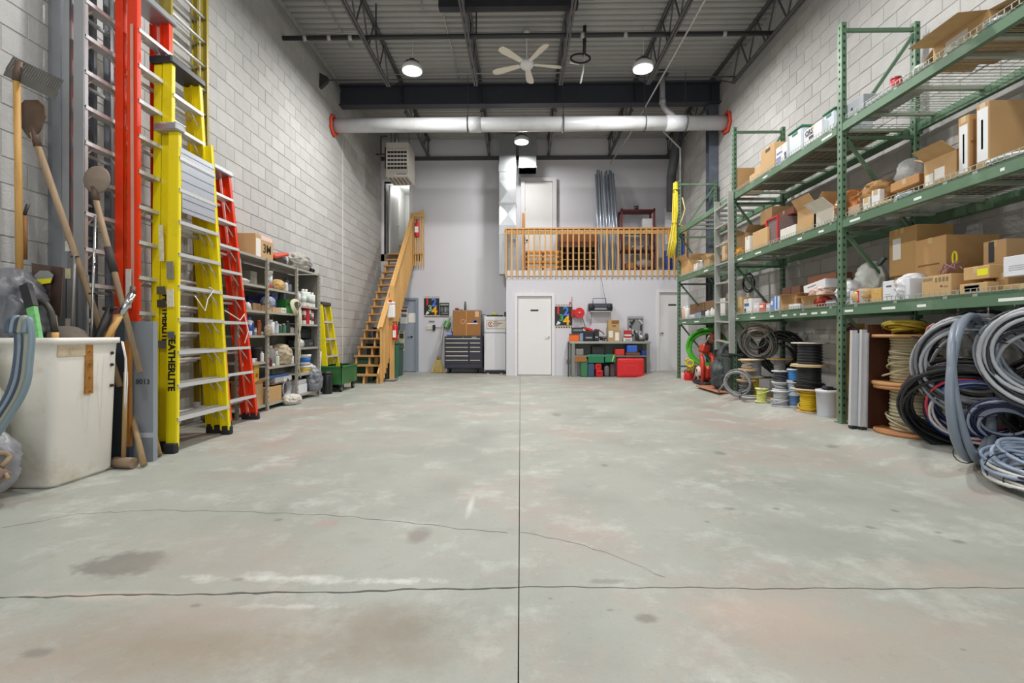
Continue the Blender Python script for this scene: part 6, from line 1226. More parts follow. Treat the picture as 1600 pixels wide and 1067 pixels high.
for x in (-.15, .15):
    for y in (-.32, .32):
        c = MB().tube([(x - .02, y, .055), (x + .02, y, .055)], .055, 16).obj('caster_wheel', BLACK, gc); MB().bb(x - .03, x + .03, y - .02, y + .02, .08, .14).obj('fork', DGREY, c); MB().tube([(x - .023, y, .055), (x + .023, y, .055)], .022, 10).obj('hub', GALV, c)
can((-3.42, 8.56, 0), .085, .34, '202124', 'black round waste bin between shelving and green cart', name='waste_bin', cat='bin', cap='2a2b2e', capr=.98)
tag(MB().tube([(-3.60, 8.60, .02), (-3.52, 8.46, .75)], .035, 14).obj('white_tube', M('d9d9da', .4)), 'white plastic tube leaning behind the black waste bin', 'tube')
a = onX(545, 560, -3.75); tag(MB().bb(-3.80, -3.76, 9.55, 9.72, 0, .62).obj('brown_board', M('8a6a35', .6)), 'brown board standing against the wall behind the short yellow ladder', 'board')
# ================================================================ RIGHT SIDE: PALLET RACKING
RX, RB, FZ0 = 3.36, 4.19, 0.12
RY = [2.47, 5.18, 7.76, 10.44]
ZL = [1.355, 2.265, 3.275]
RG = M('5b7a60', .45, .15, var=.12, scale=4, dirt='7c957d')
rk = thing('pallet_racking', 'green pallet racking of three bays with wire shelves along the right wall', 'rack', (RX, 0, FZ0))
hol = MB()
for k in range(54): hol.bb(-.0012, 0, -.009, .009, .10 + k * .0762, .128 + k * .0762)
hm = hol.mesh('slot_holes', M('1c1f1c', .8)); hn = MB()
for k in range(54): hn.bb(-.009, .009, -.0012, 0, .10 + k * .0762, .128 + k * .0762)
hm2 = hn.mesh('slot_holes', M('1c1f1c', .8))
for y in RY:
    for x in (0, RB - RX - .07):
        q = MB(); q.bb(x, x + .005, y - .035, y + .035, 0, 4.2); q.bb(x + .005, x + .052, y - .035, y - .03, 0, 4.2); q.bb(x + .005, x + .052, y + .03, y + .035, 0, 4.2); q.bb(x - .02, x + .09, y - .06, y + .06, 0, .008)
        p = q.obj('upright', RG, rk)
        for me, lc in ((hm, (x, y, 0)), (hm2, (x + .026, y - .035, 0))):
            o = bpy.data.objects.new('slot_holes', me); COL.objects.link(o); o.parent = p; o.location = lc; o['kind'] = 'stuff'
    w_ = RB - RX - .07
    for z in (.25, 1.15, 2.0, 3.0, 4.13): MB().bar((.06, y, z), (w_ + .01, y, z), .03, .035).obj('cross_brace', RG, rk)
    for a, b in ((.25, 1.15), (1.15, 2.0), (2.0, 3.0), (3.0, 4.1)): MB().bar((.06, y, b), (w_ + .01, y, a) if a != 3.0 else (w_ + .01, y, a), .03, .03).obj('diagonal_brace', RG, rk) if a != 3.0 else MB().bar((.06, y, a + .05), (w_ + .01, y, 4.08), .03, .03).obj('diagonal_brace', RG, rk)
wd = MB(); WW = .80; WLn = 1.27
for i in range(26): yy = i * WLn / 25; wd.bar((.0, yy, 0), (WW, yy, 0), .005); wd.bar((-.015, yy, .0), (-.015, yy, .035), .005)
for i in range(9): wd.bar((i * WW / 8, 0, .005), (i * WW / 8, WLn, .005), .005)
wd.bar((-.015, 0, .035), (-.015, WLn, .035), .004)
for yy in (.12, WLn / 2, WLn - .12): wd.bb(0, WW, yy - .02, yy + .02, -.03, -.004)
wm = wd.mesh('wire_deck', M('b7c0b4', .4, .4, var=.05))
for b_ in range(3):
    y0, y1 = RY[b_] + .04, RY[b_ + 1] - .04
    for z in ZL:
        if b_ == 2 and z == ZL[2]: pass
        for x in (.0, RB - RX - .05):
            q = MB(); zz = z - FZ0; q.bb(x, x + .05, y0, y1, zz - .10, zz - .022); q.bb(x + .02, x + .05, y0, y1, zz - .022, zz); q.bb(x - .004, x + .052, y0, y0 + .004, zz - .14, zz + .02); q.bb(x - .004, x + .052, y1 - .004, y1, zz - .14, zz + .02); q.obj('beam', RG, rk)
        if b_ == 2 and z == ZL[2]:
            for k in range(7): MB().bb(.05, RB - RX - .05, y0 + .15 + k * .37, y0 + .21 + k * .37, z - FZ0 - .04, z - FZ0 - .005).obj('cross_bar', M('8e9492', .4, .5), rk)
            continue
        for k in range(2):
            o = bpy.data.objects.new('wire_deck', wm); COL.objects.link(o); o.parent = rk; o.location = (.015, y0 + .01 + k * 1.285, z - FZ0 + .004); o['kind'] = 'stuff'
def onR(px): return onX(px, 500, RX).y
for (a, b, lv) in ((1320, 1333, 0), (1378, 1399, 0), (1433, 1447, 0), (1560, 1600, 0), (1222, 1230, 0), (1203, 1209, 0), (1173, 1180, 0), (1250, 1261, 0), (1268, 1277, 0), (1283, 1292, 0), (1240, 1244, 0), (1150, 1154, 0), (1328, 1344, 1), (1428, 1440, 1), (1563, 1570, 1), (1279, 1287, 1), (1246, 1253, 1), (1180, 1189, 1), (1152, 1160, 1), (1100, 1106, 1), (1192, 1199, 2), (1284, 1300, 2), (1066, 1072, 0), (1085, 1092, 0)):
    y1, y0 = onR(a), onR(b); z = ZL[lv] - FZ0 - .062; MB().bb(-.0015, 0, y0, y1, z - .011, z + .011).obj('shelf_label', M('e9ece9', .5, var=.02), rk)
# ---- contents
for (b_, lv, a, b, lb) in ((1, 2, .05, .96, 'dark cardboard sheet lining the middle bay top shelf'), (1, 1, .05, .96, 'dark cardboard sheet lining the middle bay second shelf'), (0, 1, .1, .7, 'brown board lining part of the near bay second shelf'), (0, 2, .05, .42, 'grey-brown board under the big open carton, near top shelf')):
    y0 = RY[b_] + .06; L_ = RY[b_ + 1] - RY[b_] - .12; tag(MB().bb(3.40, 4.10, y0 + a * L_, y0 + b * L_, ZL[lv] + .0105, ZL[lv] + .0118).obj('shelf_liner', M('6e5a48', .8, var=.25, scale=3)), lb, 'board')
def rgeo(pa, pb, pt_, lv, X, z0=None):
    yf, yn = onX(pa, 500, X).y, onX(pb, 500, X).y; z0 = (ZL[lv] + .012 if lv is not None else FZ0) if z0 is None else z0
    zt_ = onX(pb, pt_, X).z; return yf, yn, z0, max(.03, zt_ - z0)
def rbox(pa, pb, pt_, lv, col, label, D=.38, X=3.42, z0=None, open_=0, lab=None, txt=None, tape=True, name='carton', rz=0, ang=.9, rx=0):
    yf, yn, z0, h = rgeo(pa, pb, pt_, lv, X, z0)
    if open_: h *= .86
    return carton((X + D / 2, (yf + yn) / 2, z0), D, yf - yn, h, label, col=col, open_=open_, lab=lab, txt=txt, face='-X', tape=tape, name=name, rz=rz, flapang=ang, rx=rx)
def rlump(name, pa, pb, pt_, lv, mat, label, cat, seed, D=.15, X=3.55, z0=None, amp=.14):
    yf, yn, z0, h = rgeo(pa, pb, pt_, lv, X, z0); return lump(name, (X, (yf + yn) / 2, z0), 1.0, (D, (yf - yn) / 2 * .95, h / 1.8), mat, label, cat, seed, amp, 5)
BR = 'b48b56'; BR2 = 'a57c4a'; BR3 = 'c29a66'; WHT = 'dfe0e2'
def tote(pa, pb, pt_, lv, label, lidc='3a7a5c', col='c3cdd4', D=.38, X=3.42, rz=0):
    yf, yn, z0, h = rgeo(pa, pb, pt_, lv, X); w = yf - yn; o = thing('storage_tote', label, 'tote', (X + D / 2, (yf + yn) / 2, z0))
    MB().box((0, 0, h * .46), (D, w, h * .92), bev=.02, taper=1.03).obj('tote_body', M(col, .3, var=.06), o); MB().box((0, 0, h * .95), (D + .03, w + .03, h * .08), bev=.01).obj('lid', M(lidc, .45), o); MB().box((-D / 2 - .006, 0, h * .8), (.01, w * .4, .03)).obj('latch', M(lidc, .45), o); return o
# top shelf, near bay
rbox(1322, 1349, 146, 2, '9da3a9', 'open silver metal box at the left of the near bay top shelf', open_=0, tape=False, name='metal_box', D=.3, lab=[(.3, .4, .4, .6, '2b2c2e')])
rbox(1352, 1394, 134, 2, 'a8adb2', 'second silver metal box right of the first on the top shelf', tape=False, name='metal_box', D=.3)
r = can((3.50, onX(1400, 500, 3.5).y, ZL[2] + .012), .05, .13, 'b3202a', 'red round roll on the near bay top shelf right of the metal boxes', name='tape_roll', cat='roll', cap='8b1820', capr=.9)
rlump('paper_scrap', 1440, 1462, 92, 2, M(WHT, .6), 'crumpled white paper left of the big open carton', 'paper', 71, .1, 3.5)
rbox(1458, 1545, 10, 2, BR3, 'big open carton with a drooping flap on the near top shelf', D=.5, open_=2, ang=1.9, lab=[(.25, .65, .12, .8, 'dedad4')])
rlump('translucent_tub', 1560, 1625, 6, 2, M('c3d2dc', .25, var=.15), 'pale blue translucent tub at the right end of the near top shelf', 'tub', 73, .22, 3.62, amp=.04)
# top shelf, middle bay
rbox(1144, 1152, 262, 2, BR2, 'plain brown carton at the far left end of the middle top shelf', D=.42)
rbox(1171, 1179, 270, 2, 'd2b083', 'pale flat carton, lower, right of the far left carton', D=.3, z0=ZL[2] + .012)
rbox(1179, 1189, 256, 2, 'cfa878', 'pale small carton with a dark corner on the middle top shelf', D=.28)
rbox(1189, 1210, 221, 2, BR3, 'tall tan carton with a cut-out hand hole', D=.22, lab=[(.35, .70, .80, .92, '4a3520')])
rbox(1212, 1229, 221, 2, WHT, 'white carton with purple-blue print on the middle top shelf', D=.26, lab=[(.05, .5, .12, .45, '7d83b8'), (.1, .6, .6, .7, '6c75a8'), (.8, .98, .1, .5, '31426a')])
tote(1233, 1253, 194, 2, 'clear storage tote with a green lid, left of the printed white carton')
rbox(1256, 1284, 186, 2, 'd8d8dc', 'white carton with a black dot and curved print', D=.34, lab=[(.3, .55, .30, .5, '26272b'), (.2, .6, .10, .13, '4a4a50'), (.1, .55, .58, .62, '3a3a40')], txt=[('ORS', .08, .3, .75, '2a2a2e')])
tote(1287, 1305, 166, 2, 'clear storage tote with a green lid beside the rack post', D=.42, X=3.46)
# second shelf, near bay
rlump('orange_bag', 1323, 1352, 290, 1, M('b8743c', .3, var=.3, scale=12), 'orange-brown translucent bag at the left of the near second shelf', 'bag', 81, .16, 3.6)
rbox(1325, 1342, 318, 1, 'b79487', 'small pinkish parts box beneath the orange bag', D=.10, name='parts_box')
rbox(1347, 1356, 308, 1, 'd8d4cd', 'thin white carton standing right of the orange bag', D=.14, rz=.2); rbox(1362, 1372, 295, 1, WHT, 'leaning white card sleeve on the near second shelf', D=.06, rz=.25, name='card_sleeve')
rlump('brown_paper', 1368, 1396, 275, 1, M('9c7443', .7, var=.25, scale=9), 'crumpled brown paper and cartons mid near second shelf', 'paper', 83, .2, 3.68)
rbox(1356, 1392, 318, 1, 'c9a266', 'low tan carton in front of the crumpled brown paper', D=.2)
rbox(1397, 1424, 297, 1, 'cdd5de', 'white and blue flat box under the brown carton', D=.24, lab=[(.2, .8, .25, .75, '4f92c4')])
rbox(1391, 1436, 270, 1, 'a96f35', 'orange-brown carton resting on the white and blue box', D=.36, X=3.46, z0=ZL[1] + .012 + .10)
rlump('clear_bag', 1405, 1440, 240, 1, M('c2c4c4', .4, var=.2, bump=.4), 'clear plastic bag standing behind the orange-brown carton', 'bag', 85, .12, 3.85)
rbox(1444, 1494, 226, 1, BR, 'open carton with two white labels on the near second shelf', D=.42, open_=2, ang=1.3, lab=[(.04, .30, .1, .5, 'e2e0da'), (.34, .66, .18, .6, 'e5e3de')])
rbox(1497, 1514, 178, 1, BR, 'slim upright carton with a tall barcode label', D=.34, lab=[(.12, .88, .05, .85, 'e3e5e6'), (.45, .6, .2, .7, '2d2e30')])
rbox(1525, 1546, 156, 1, BR2, 'largest upright carton with a tall barcode label at the right', D=.62, lab=[(.1, .9, .12, .92, 'e3e5e6'), (.4, .55, .3, .75, '2d2e30')])
rlump('foam_piece', 1562, 1640, 226, 1, M('e2e4e3', .7), 'white foam sheet at the right end of the near second shelf', 'foam', 87, .2, 3.6, amp=.05)
# second shelf, middle bay
rbox(1145, 1164, 357, 1, '9a7a55', 'open brown carton at the left of the middle second shelf', D=.3, X=3.55, open_=1)
rlump('yellow_fluff', 1145, 1163, 384, 1, M('d39a2c', .7, var=.3, scale=14), 'yellow-orange coil in front of the open brown carton', 'coil', 91, .08, 3.47)
rbox(1164, 1171, 368, 1, 'e0dcd4', 'thin upright pale carton right of the yellow coil', D=.2)
rbox(1176, 1199, 354, 1, BR3, 'tan carton left of the red frame on the middle second shelf', D=.26)
rf = rbox(1199, 1216, 337, 1, '77625f', 'clear and red display crate on the middle second shelf', D=.28, X=3.45, tape=False, name='display_crate')
yf, yn, z0, h = rgeo(1199, 1216, 337, 1, 3.45); w = yf - yn; q = MB(); q.bar((-.145, w / 2, 0), (-.145, w / 2, h), .025).bar((-.145, w / 2, h), (-.145, -w / 2, h), .022).bar((-.145, w / 2, .01), (-.145, -w / 2, .01), .022).bar((-.145, -w / 2, 0), (-.145, -w / 2, h), .018); q.obj('red_frame', M('c9242c', .4), rf)
rbox(1188, 1206, 322, 1, 'c49a6c', 'shallow brown carton stacked behind the red display crate', D=.5, X=3.6, z0=ZL[1] + .42)
rbox(1210, 1240, 322, 1, '7a2f2d', 'dark red flat box stacked above the display crate', D=.35, X=3.62, z0=ZL[1] + .40, name='flat_box')
rbox(1219, 1243, 350, 1, 'd9d7ce', 'plain white box right of the red display crate', D=.3, tape=False)
rbox(1246, 1275, 312, 1, BR, 'tall tan carton with a raised flap, middle second shelf', D=.34, open_=2, ang=.5)
rbox(1272, 1303, 318, 1, 'd9d2c5', 'white-sided open carton beside the rack post', D=.4, open_=2, ang=1.1)
# second shelf, far bay
rbox(1060, 1076, 402, 1, 'c4935a', 'open tan carton at the far end of the second shelf', D=.32, open_=2)
rbox(1084, 1089, 411, 1, 'e0ddd5', 'white carton right of the tan one on the far second shelf', D=.2); rbox(1091, 1096, 407, 1, 'd9d4cb', 'second white carton on the far second shelf', D=.22, open_=2)
rbox(1100, 1108, 402, 1, 'cda97c', 'tan open carton behind the aluminium ladder, far second shelf', D=.26, open_=2); rbox(1128, 1136, 375, 1, 'd2b184', 'tall pale carton behind the ladder rail on the far second shelf', D=.2)
rbox(1086, 1100, 396, 1, 'b7926a', 'brown carton at the back of the far second shelf', D=.3, X=3.75)
# low shelf, near bay : back row then front row
rbox(1389, 1432, 350, 0, 'a67a3e', 'tan carton with a barcode label on top of the back stack', D=.34, X=3.70, z0=1.355 + .27, lab=[(.15, .45, .35, .8, 'dfdcd6')])
rbox(1398, 1430, 402, 0, 'a3783f', 'brown carton at the bottom of the back stack, near low shelf', D=.3, X=3.72)
rbox(1430, 1478, 366, 0, 'b5854a', 'wide tan carton on top of the middle back stack', D=.46, X=3.68, z0=1.355 + .21, lab=[(.1, .8, .3, .34, '7d5a30')])
rbox(1432, 1474, 396, 0, 'ad8148', 'wide tan carton beneath another in the middle back stack', D=.44, X=3.70)
rbox(1536, 1572, 372, 0, 'b58c5e', 'carton with a black tape patch at the back right', D=.4, X=3.66, z0=1.355 + .05, lab=[(.25, .5, .55, .98, '2f3136')])
rbox(1555, 1575, 425, 0, 'b0884e', 'small brown carton under the white box at the right end', D=.3, X=3.5, name='carton')
r = rlump('grey_white_device', 1345, 1378, 405, 0, M('cfd2cb', .5, var=.15), 'white and grey moulded device at the back of the near low shelf', 'device', 93, .12, 3.78)
a = onX(1350, 440, 3.72); b = onX(1383, 402, 3.80); tag(MB().bar(a, b, .05, .03).obj('steel_bar', M('6d7471', .4, .4)), 'grey steel bar slanting up at the back of the near low shelf', 'bar')
rlump('white_bag', 1322, 1341, 436, 0, M('dfe0e2', .4, bump=.3), 'white plastic bag beside the rack post, near low shelf', 'bag', 95, .13, 3.6)
rbox(1328, 1343, 453, 0, 'dfe1e6', 'white, blue and red small box beside the white bag', D=.12, lab=[(.62, .98, .05, .98, 'd4261f'), (.25, .45, .1, .7, '3a6ab8')], name='small_box')
rlump('clear_wrapped_pack', 1343, 1361, 449, 0, M('d1b07c', .3, var=.15), 'clear-wrapped tan pack on the near low shelf', 'pack', 97, .12, 3.52, amp=.04)
rbox(1361, 1377, 449, 0, 'd19a35', 'amber-yellow small carton on the near low shelf', D=.18)
rbox(1379, 1421, 434, 0, 'dcdee4', 'white printed carton at the middle of the near low shelf', D=.28, lab=[(.15, .35, .68, .76, '5d4a5c'), (.62, .76, .45, .6, '7d7e84'), (.1, .3, .3, .34, 'a5a7ad'), (.1, .4, .2, .24, 'a5a7ad'), (.55, .6, .9, .97, '333333')])
rlump('white_bag', 1421, 1440, 425, 0, M('e0e1e3', .35, bump=.4), 'white plastic bag between the white and tan cartons, near low shelf', 'bag', 99, .15, 3.55)
rbox(1440, 1486, 427, 0, 'b9935f', 'tan carton with a row of grey squares, near low shelf', D=.24, lab=[(.05, .38, .78, .9, '8b7a62')] + [(.48 + k * .12, .55 + k * .12, .68, .88, '7c6e58') for k in range(4)] + [(.65, .72, .42, .5, '55504a'), (.76, .9, .40, .46, '8b7a62')])
rbox(1499, 1543, 440, 0, 'c59a5e', 'flat tan carton with a framed label, beneath another', D=.34, lab=[(.18, .72, .15, .8, '5d6068'), (.2, .70, .2, .75, 'dddfe3')], z0=ZL[0] + .012)
rbox(1505, 1546, 413, 0, 'bd9257', 'tan carton with a bright yellow sticker', D=.36, X=3.43, z0=ZL[0] + .012 + .10, lab=[(.55, .95, .25, .75, 'e8e21c')])
rbox(1567, 1632, 392, 0, 'dcdde3', 'large white printed box at the right end of the near low shelf', D=.22, X=3.40, z0=ZL[0] + .10, lab=[(.15, .8, .5, .52, '9a9da5'), (.15, .8, .4, .42, '9a9da5'), (.15, .8, .3, .32, '9a9da5')], tape=False)
rbox(1567, 1632, 440, 0, 'a9793f', 'low brown carton carrying the large white printed box', D=.24, X=3.40)
r = thing('cable_ties', 'yellow and mauve wire twists sticking up behind the tan carton', 'wire', (3.58, onX(1492, 500, 3.58).y, ZL[0] + .20)); rr = random.Random(8)
MB().tube([(0, .02 * cos(t), .13 + .05 * sin(t)) for t in [2 * pi * k / 12 for k in range(12)]], .008, 6, closed=True).obj('yellow_loop', M('e3cf22', .5), r)
for k in range(6): MB().tube([(rr.uniform(-.05, .05), rr.uniform(-.1, .12), .0), (rr.uniform(-.05, .05), rr.uniform(-.1, .12), .09), (rr.uniform(-.05, .05), rr.uniform(-.12, .14), .03)], .005, 5).obj('wire_end', M('a77a92', .5), r)
# low shelf, middle bay
rbox(1147, 1159, 466, 0, 'c9a873', 'tan gable box behind the ladder rail on the low shelf', D=.14, open_=1, ang=.2); rbox(1162, 1174, 466, 0, WHT, 'white carton with blue print beside the tan gable box', D=.16, lab=[(.1, .7, .5, .7, '4d68a8'), (.1, .3, .05, .35, '2c2d33')])
for (pa, pb, t, c, lb) in ((1177, 1186, 473, 'd5c9c9', 'white and red pack lying left of the red tub'), (1186, 1195, 473, 'c8302f', 'bright red tub on the middle low shelf'), (1197, 1203, 474, 'b9bcc2', 'small grey pack beside the red tub'), (1204, 1209, 466, '6c8cc4', 'blue-white slim pack on the middle low shelf'), (1210, 1218, 461, 'c9d6e8', 'upright white pack with a blue stripe')):
    rbox(pa, pb, t, 0, c, lb, D=.12, name='pack', tape=False, lab=[(.3, .6, .1, .95, '3b73c0')] if 'stripe' in lb else [(.1, .7, .5, .8, 'e5e5e5')])
rbox(1219, 1243, 455, 0, 'b3854f', 'brown carton with a raised front flap, middle low shelf', D=.3, open_=2, ang=1.6); rbox(1232, 1250, 474, 0, 'e1e2e4', 'flat white box in front of the brown carton', D=.08, X=3.37, tape=False, name='flat_box')
rbox(1253, 1276, 469, 0, 'bfa57d', 'lower flat tan carton under the papers, middle low shelf', D=.26); rbox(1252, 1278, 459, 0, 'c5955a', 'upper open tan carton under the papers, middle low shelf', D=.28, z0=ZL[0] + .012 + .075, open_=2, ang=1.4)
r = rbox(1256, 1290, 438, 0, 'd9dadf', 'tilted white paper carton on top of the heap, middle low shelf', D=.3, X=3.5, z0=ZL[0] + .21, rx=-.12, lab=[(.2, .6, .6, .7, '6a6f7c')], tape=False)
rlump('pink_bag', 1279, 1306, 440, 0, M('c9b0a6', .35, var=.2, bump=.3), 'pinkish clear bag heaped beside the rack post', 'bag', 103, .16, 3.62)
rlump('red_bag', 1281, 1292, 461, 0, M('b8382f', .4, var=.2), 'red bag of parts in front of the pinkish bag', 'bag', 105, .08, 3.5)
rbox(1290, 1306, 468, 0, '6a6e72', 'flat dark grey packs lying beside the rack post', D=.16, tape=False, name='pack', lab=[(.0, 1, .5, .7, 'd5d6d8')])
for k, (pa, pb, t, c) in enumerate(((1222, 1235, 448, '5d2f2c'), (1236, 1250, 446, '6b3b34'), (1262, 1306, 425, '7a3a24'))):
    rbox(pa, pb, t, 0, c, ['dark red tin at the back of the middle low shelf', 'dark brown-red box at the back of the middle low shelf', 'long rust-brown carton at the back beside the rack post'][k], D=.2, X=3.85, tape=False)
# low shelf, far bay
for k, (pa, pb, t, c, n_) in enumerate(((1062, 1066, 484, 'dcd6cf', 'cup'), (1066.5, 1070, 482, 'd3a99a', 'cup'), (1071, 1074.5, 481, 'e1dedb', 'cup'), (1077, 1085, 491, 'cfd3da', 'box'), (1085.5, 1095, 488, '8a95a8', 'box'), (1095.5, 1101, 484, '3b3d42', 'box'), (1103, 1107, 486, 'dcdcd8', 'cup'), (1110, 1113, 483, 'e3e1dc', 'cup'), (1114, 1119, 484, 'd6d4cf', 'cup'))):
    lb = ['white cup at the far end of the low shelf', 'pink-tan cup, second from the far end of the low shelf', 'white cup, third from the far end of the low shelf', 'flat white box on the far low shelf', 'flat blue-grey box on the far low shelf', 'black box on the far low shelf', 'white beaker right of the black box, far low shelf', 'slim white beaker left of the aluminium ladder', 'white beaker just behind the ladder rail'][k]
    if n_ == 'box': rbox(pa, pb, t, 0, c, lb, D=.12, tape=False, name='small_box')
    else:
        yf, yn, z0, h = rgeo(pa, pb, t, 0, 3.45); can((3.47, (yf + yn) / 2, z0), (yf - yn) / 2 * .8, h, c, lb, name='beaker', cat='beaker', cap='f0f0ee' if k % 2 else 'c9c9c4')
rbox(1078, 1100, 472, 0, '6b4a32', 'brown tray along the back of the far low shelf', D=.3, X=3.8, tape=False, name='tray'); rbox(1102, 1118, 468, 0, '74503a', 'second brown tray behind the ladder, far low shelf', D=.3, X=3.75, tape=False, name='tray')
rbox(1124, 1133, 465, 0, 'd8d6d2', 'white carton seen between the ladder rails', D=.2)
# hanging black cable behind middle bay
def ring_pts(c, R, nrm, n=30, ph=0, wob=0.0, rnd=None, sq=1.0):
    u, v, d = basis(nrm); out = []; p1, p2 = (rnd.uniform(0, 6.3), rnd.uniform(0, 6.3)) if rnd else (0, 0)
    for k in range(n):
        a = 2 * pi * k / n + ph; rr_ = R * (1 + wob * sin(2 * a + p1) + wob * .5 * sin(3 * a + p2)); out.append(Vector(c) + u * cos(a) * rr_ + v * sin(a) * rr_ * sq + d * wob * R * sin(a + p1) * .8)
    return out
def coil(name, label, c, R, nrm, cols, rw, thick, width, seed, wob=.03, sq=1.0, cat='cable', ties=2, drift=(0, 0, 0)):
    """cols: list of (colour, strands)"""
    rn = random.Random(seed); o = thing(name, label, cat, c); u, v, d = basis(nrm)
    for (col, n) in cols:
        q = MB()
        for k in range(n):
            rr_ = R - rn.uniform(0, thick); off = d * rn.uniform(-width, width) + Vector(drift) * rn.uniform(-1, 1); nn = d + Vector((rn.uniform(-.12, .12), rn.uniform(-.12, .12), rn.uniform(-.12, .12)))
            q.tube(ring_pts(off + v * (R - rr_) * rn.uniform(-.8, .8), rr_, nn, 34, rn.uniform(0, 6), wob, rn, sq), rw * rn.uniform(.85, 1.1), 8, closed=True)
        q.obj('cable_strands', M(col, .35, var=.08, scale=6), o)
    for k in range(ties):
        a = 1.2 + k * 2.4; p = u * cos(a) * (R - thick / 2) + v * sin(a) * (R - thick / 2) * sq; t_ = (-u * sin(a) + v * cos(a)).normalized(); MB().tube(ring_pts(p, max(thick, width) * .5 + rw * 1.3, t_, 14), .004, 5, closed=True).obj('tie', BLACK, o)
    return o
cpos = onX(1166, 440, 4.0); coil('black_cable_coil', 'thin black cable looped on the wall above the middle low shelf', (4.16, cpos.y * 1.03, cpos.z), .17, (1, .15, 0), [('232325', 4)], .012, .03, .02, 5, .05); MB()
# hanging grey coil below shelf
cp = onY(1184, 505, 7.35); gcx = coil('grey_cable_coil', 'grey cable coil hanging under the low shelf behind the spools', (3.70, 7.62, .92), .27, (.75, .9, .15), [('8a8782', 7), ('6f6d6a', 6), ('9d9a95', 4)], .014, .16, .06, 11, .05, 1.05)
coil('grey_cable_coil', 'small tight grey-brown cable coil above the larger hanging coil', (3.62, 7.45, 1.12), .15, (.2, .35, 1), [('8f8576', 5), ('a29c94', 4)], .013, .03, .08, 13, .04)
coil('black_hose_coil', 'black hoses bundled in the shadow behind the hanging grey coil', (3.98, 7.5, .78), .34, (.7, .7, .1), [('1f2022', 10)], .018, .14, .08, 15, .06)
# ---- spools
def spool(c, rf, rw, h, wc, label, fc='c7ac83', ridg=None, z0=None, ft=.014, cols=None, loose=0, seed=0, fbot=None):
    o = thing('cable_spool', label, 'spool', c); FM_ = M(fc, .6, var=.12, scale=8)
    MB().lathe([(.012, 0), (rf, 0), (rf, ft), (.012, ft)], 30).obj('flange', M(fbot, .6, var=.12) if fbot else FM_, o)
    MB().lathe([(.012, h - ft), (rf, h - ft), (rf, h), (.012, h)], 30).obj('flange', FM_, o)
    prof = []; n = ridg or max(4, int((h - 2 * ft) / .02)); rn = random.Random(seed + int(h * 1000)); dz = (h - 2 * ft) / n
    for k in range(n):
        r_ = rw * rn.uniform(.965, 1.0)
        for j in range(5): a = pi * j / 4; prof.append((r_ - dz * .5 + dz * .5 * sin(a), ft + k * dz + dz * (j / 4)))
    MB().lathe(prof, 26).obj('wound_cable', M(wc, .45, var=.12, scale=14), o)
    if loose:
        q = MB()
        for k in range(loose):
            z = rn.uniform(ft * 2, h - ft * 2); q.tube(ring_pts((rn.uniform(-.02, .02), rn.uniform(-.02, .02), z), rw * rn.uniform(1.03, 1.2), (rn.uniform(-.3, .3), rn.uniform(-.3, .3), 1), 26, 0, .04, rn), .009, 6, closed=True)
        q.obj('loose_turns', M(wc, .45, var=.1), o)
    MB().lathe([(.012, h - ft * .5), (.025, h + .003), (.012, h + .004)], 12).obj('hub', M('55493a', .7), o)
    return o
def sp(px, pyb, z=None):
    """floor point from the pixel of a spool's base centre"""
    p = onZ(px, pyb, FZ0); p.z = floor_z(p.x) if z is None else z; return p
P = sp(1264, 643); x_, y_ = P.x, P.y
spool((x_, y_, FZ0), .145, .10, .265, 'e2bf12', 'bright yellow cable spool at the bottom of the tallest spool stack', loose=2, fc='c9a57a')
spool((x_, y_, FZ0 + .267), .20, .135, .29, '23242a', 'shiny black cable spool in the middle of the tallest stack', loose=3, fc='cdb48c')
spool((x_ + .01, y_, FZ0 + .559), .20, .14, .275, '23252c', 'black cable spool on top of the tallest stack', loose=0, ridg=7, fc='d3cdbf', fbot='cdb48c')
P = onZ(1293, 650, FZ0); pail((P.x, P.y, FZ0), .115, .29, 'd6dae4', 'white plastic pail on the floor beside the middle rack post', lid='e0e3ea'); r = thing('black_glove', 'black glove lying on the white pail lid', 'glove', (P.x, P.y, FZ0 + .305)); MB().box((0, 0, .015), (.12, .08, .03), (0, 0, .4), .012).obj('palm', BLACK, r)
for k in range(4): MB().bar((-.04 + .025 * k, -.03, .012), (-.06 + .03 * k, -.10, .01), .018, .016).obj('finger', BLACK, r)
P = sp(1244, 637); 
for k, (c, lb) in enumerate((('6f93c8', 'blue cable spool on the floor left of the tallest stack, lowest of three'), ('a7c4e2', 'pale blue cable spool, middle of the blue stack'), ('3f8fd8', 'bright blue cable spool, top of the blue stack'))):
    spool((P.x + .03, P.y + .10, FZ0 + k * .162), .085, .072, .16, c, lb, fc='d9dce0')
P = sp(1220, 634); spool((P.x, P.y, FZ0), .115, .09, .20, 'b9bbbf', 'light grey cable spool on the floor between yellow and blue spools', loose=3, fc='cfd0d2'); spool((P.x + .02, P.y + .06, FZ0 + .202), .09, .065, .09, 'aeb1b6', 'small light grey spool under the dark one', fc='cfd0d2', loose=1); spool((P.x + .02, P.y + .06, FZ0 + .294), .10, .07, .16, '4b4e55', 'dark grey cable spool on top of the light grey spools', fc='c5c6c8', loose=4)
P = sp(1190, 628); spool((P.x, P.y, FZ0), .085, .068, .19, 'd9dc7c', 'pale yellow-green cable spool standing at the front', fc='d9dca0', loose=1); P = sp(1180, 622)
spool((P.x + .05, P.y + .22, FZ0), .13, .105, .29, 'e2c010', 'yellow cable spool under the large grey spool', loose=4, fc='c9b189'); spool((P.x + .06, P.y + .22, FZ0 + .292), .165, .13, .27, '8f9297', 'large grey cable spool with a pale wooden top', loose=0, ridg=9, fc='d8c7a4')
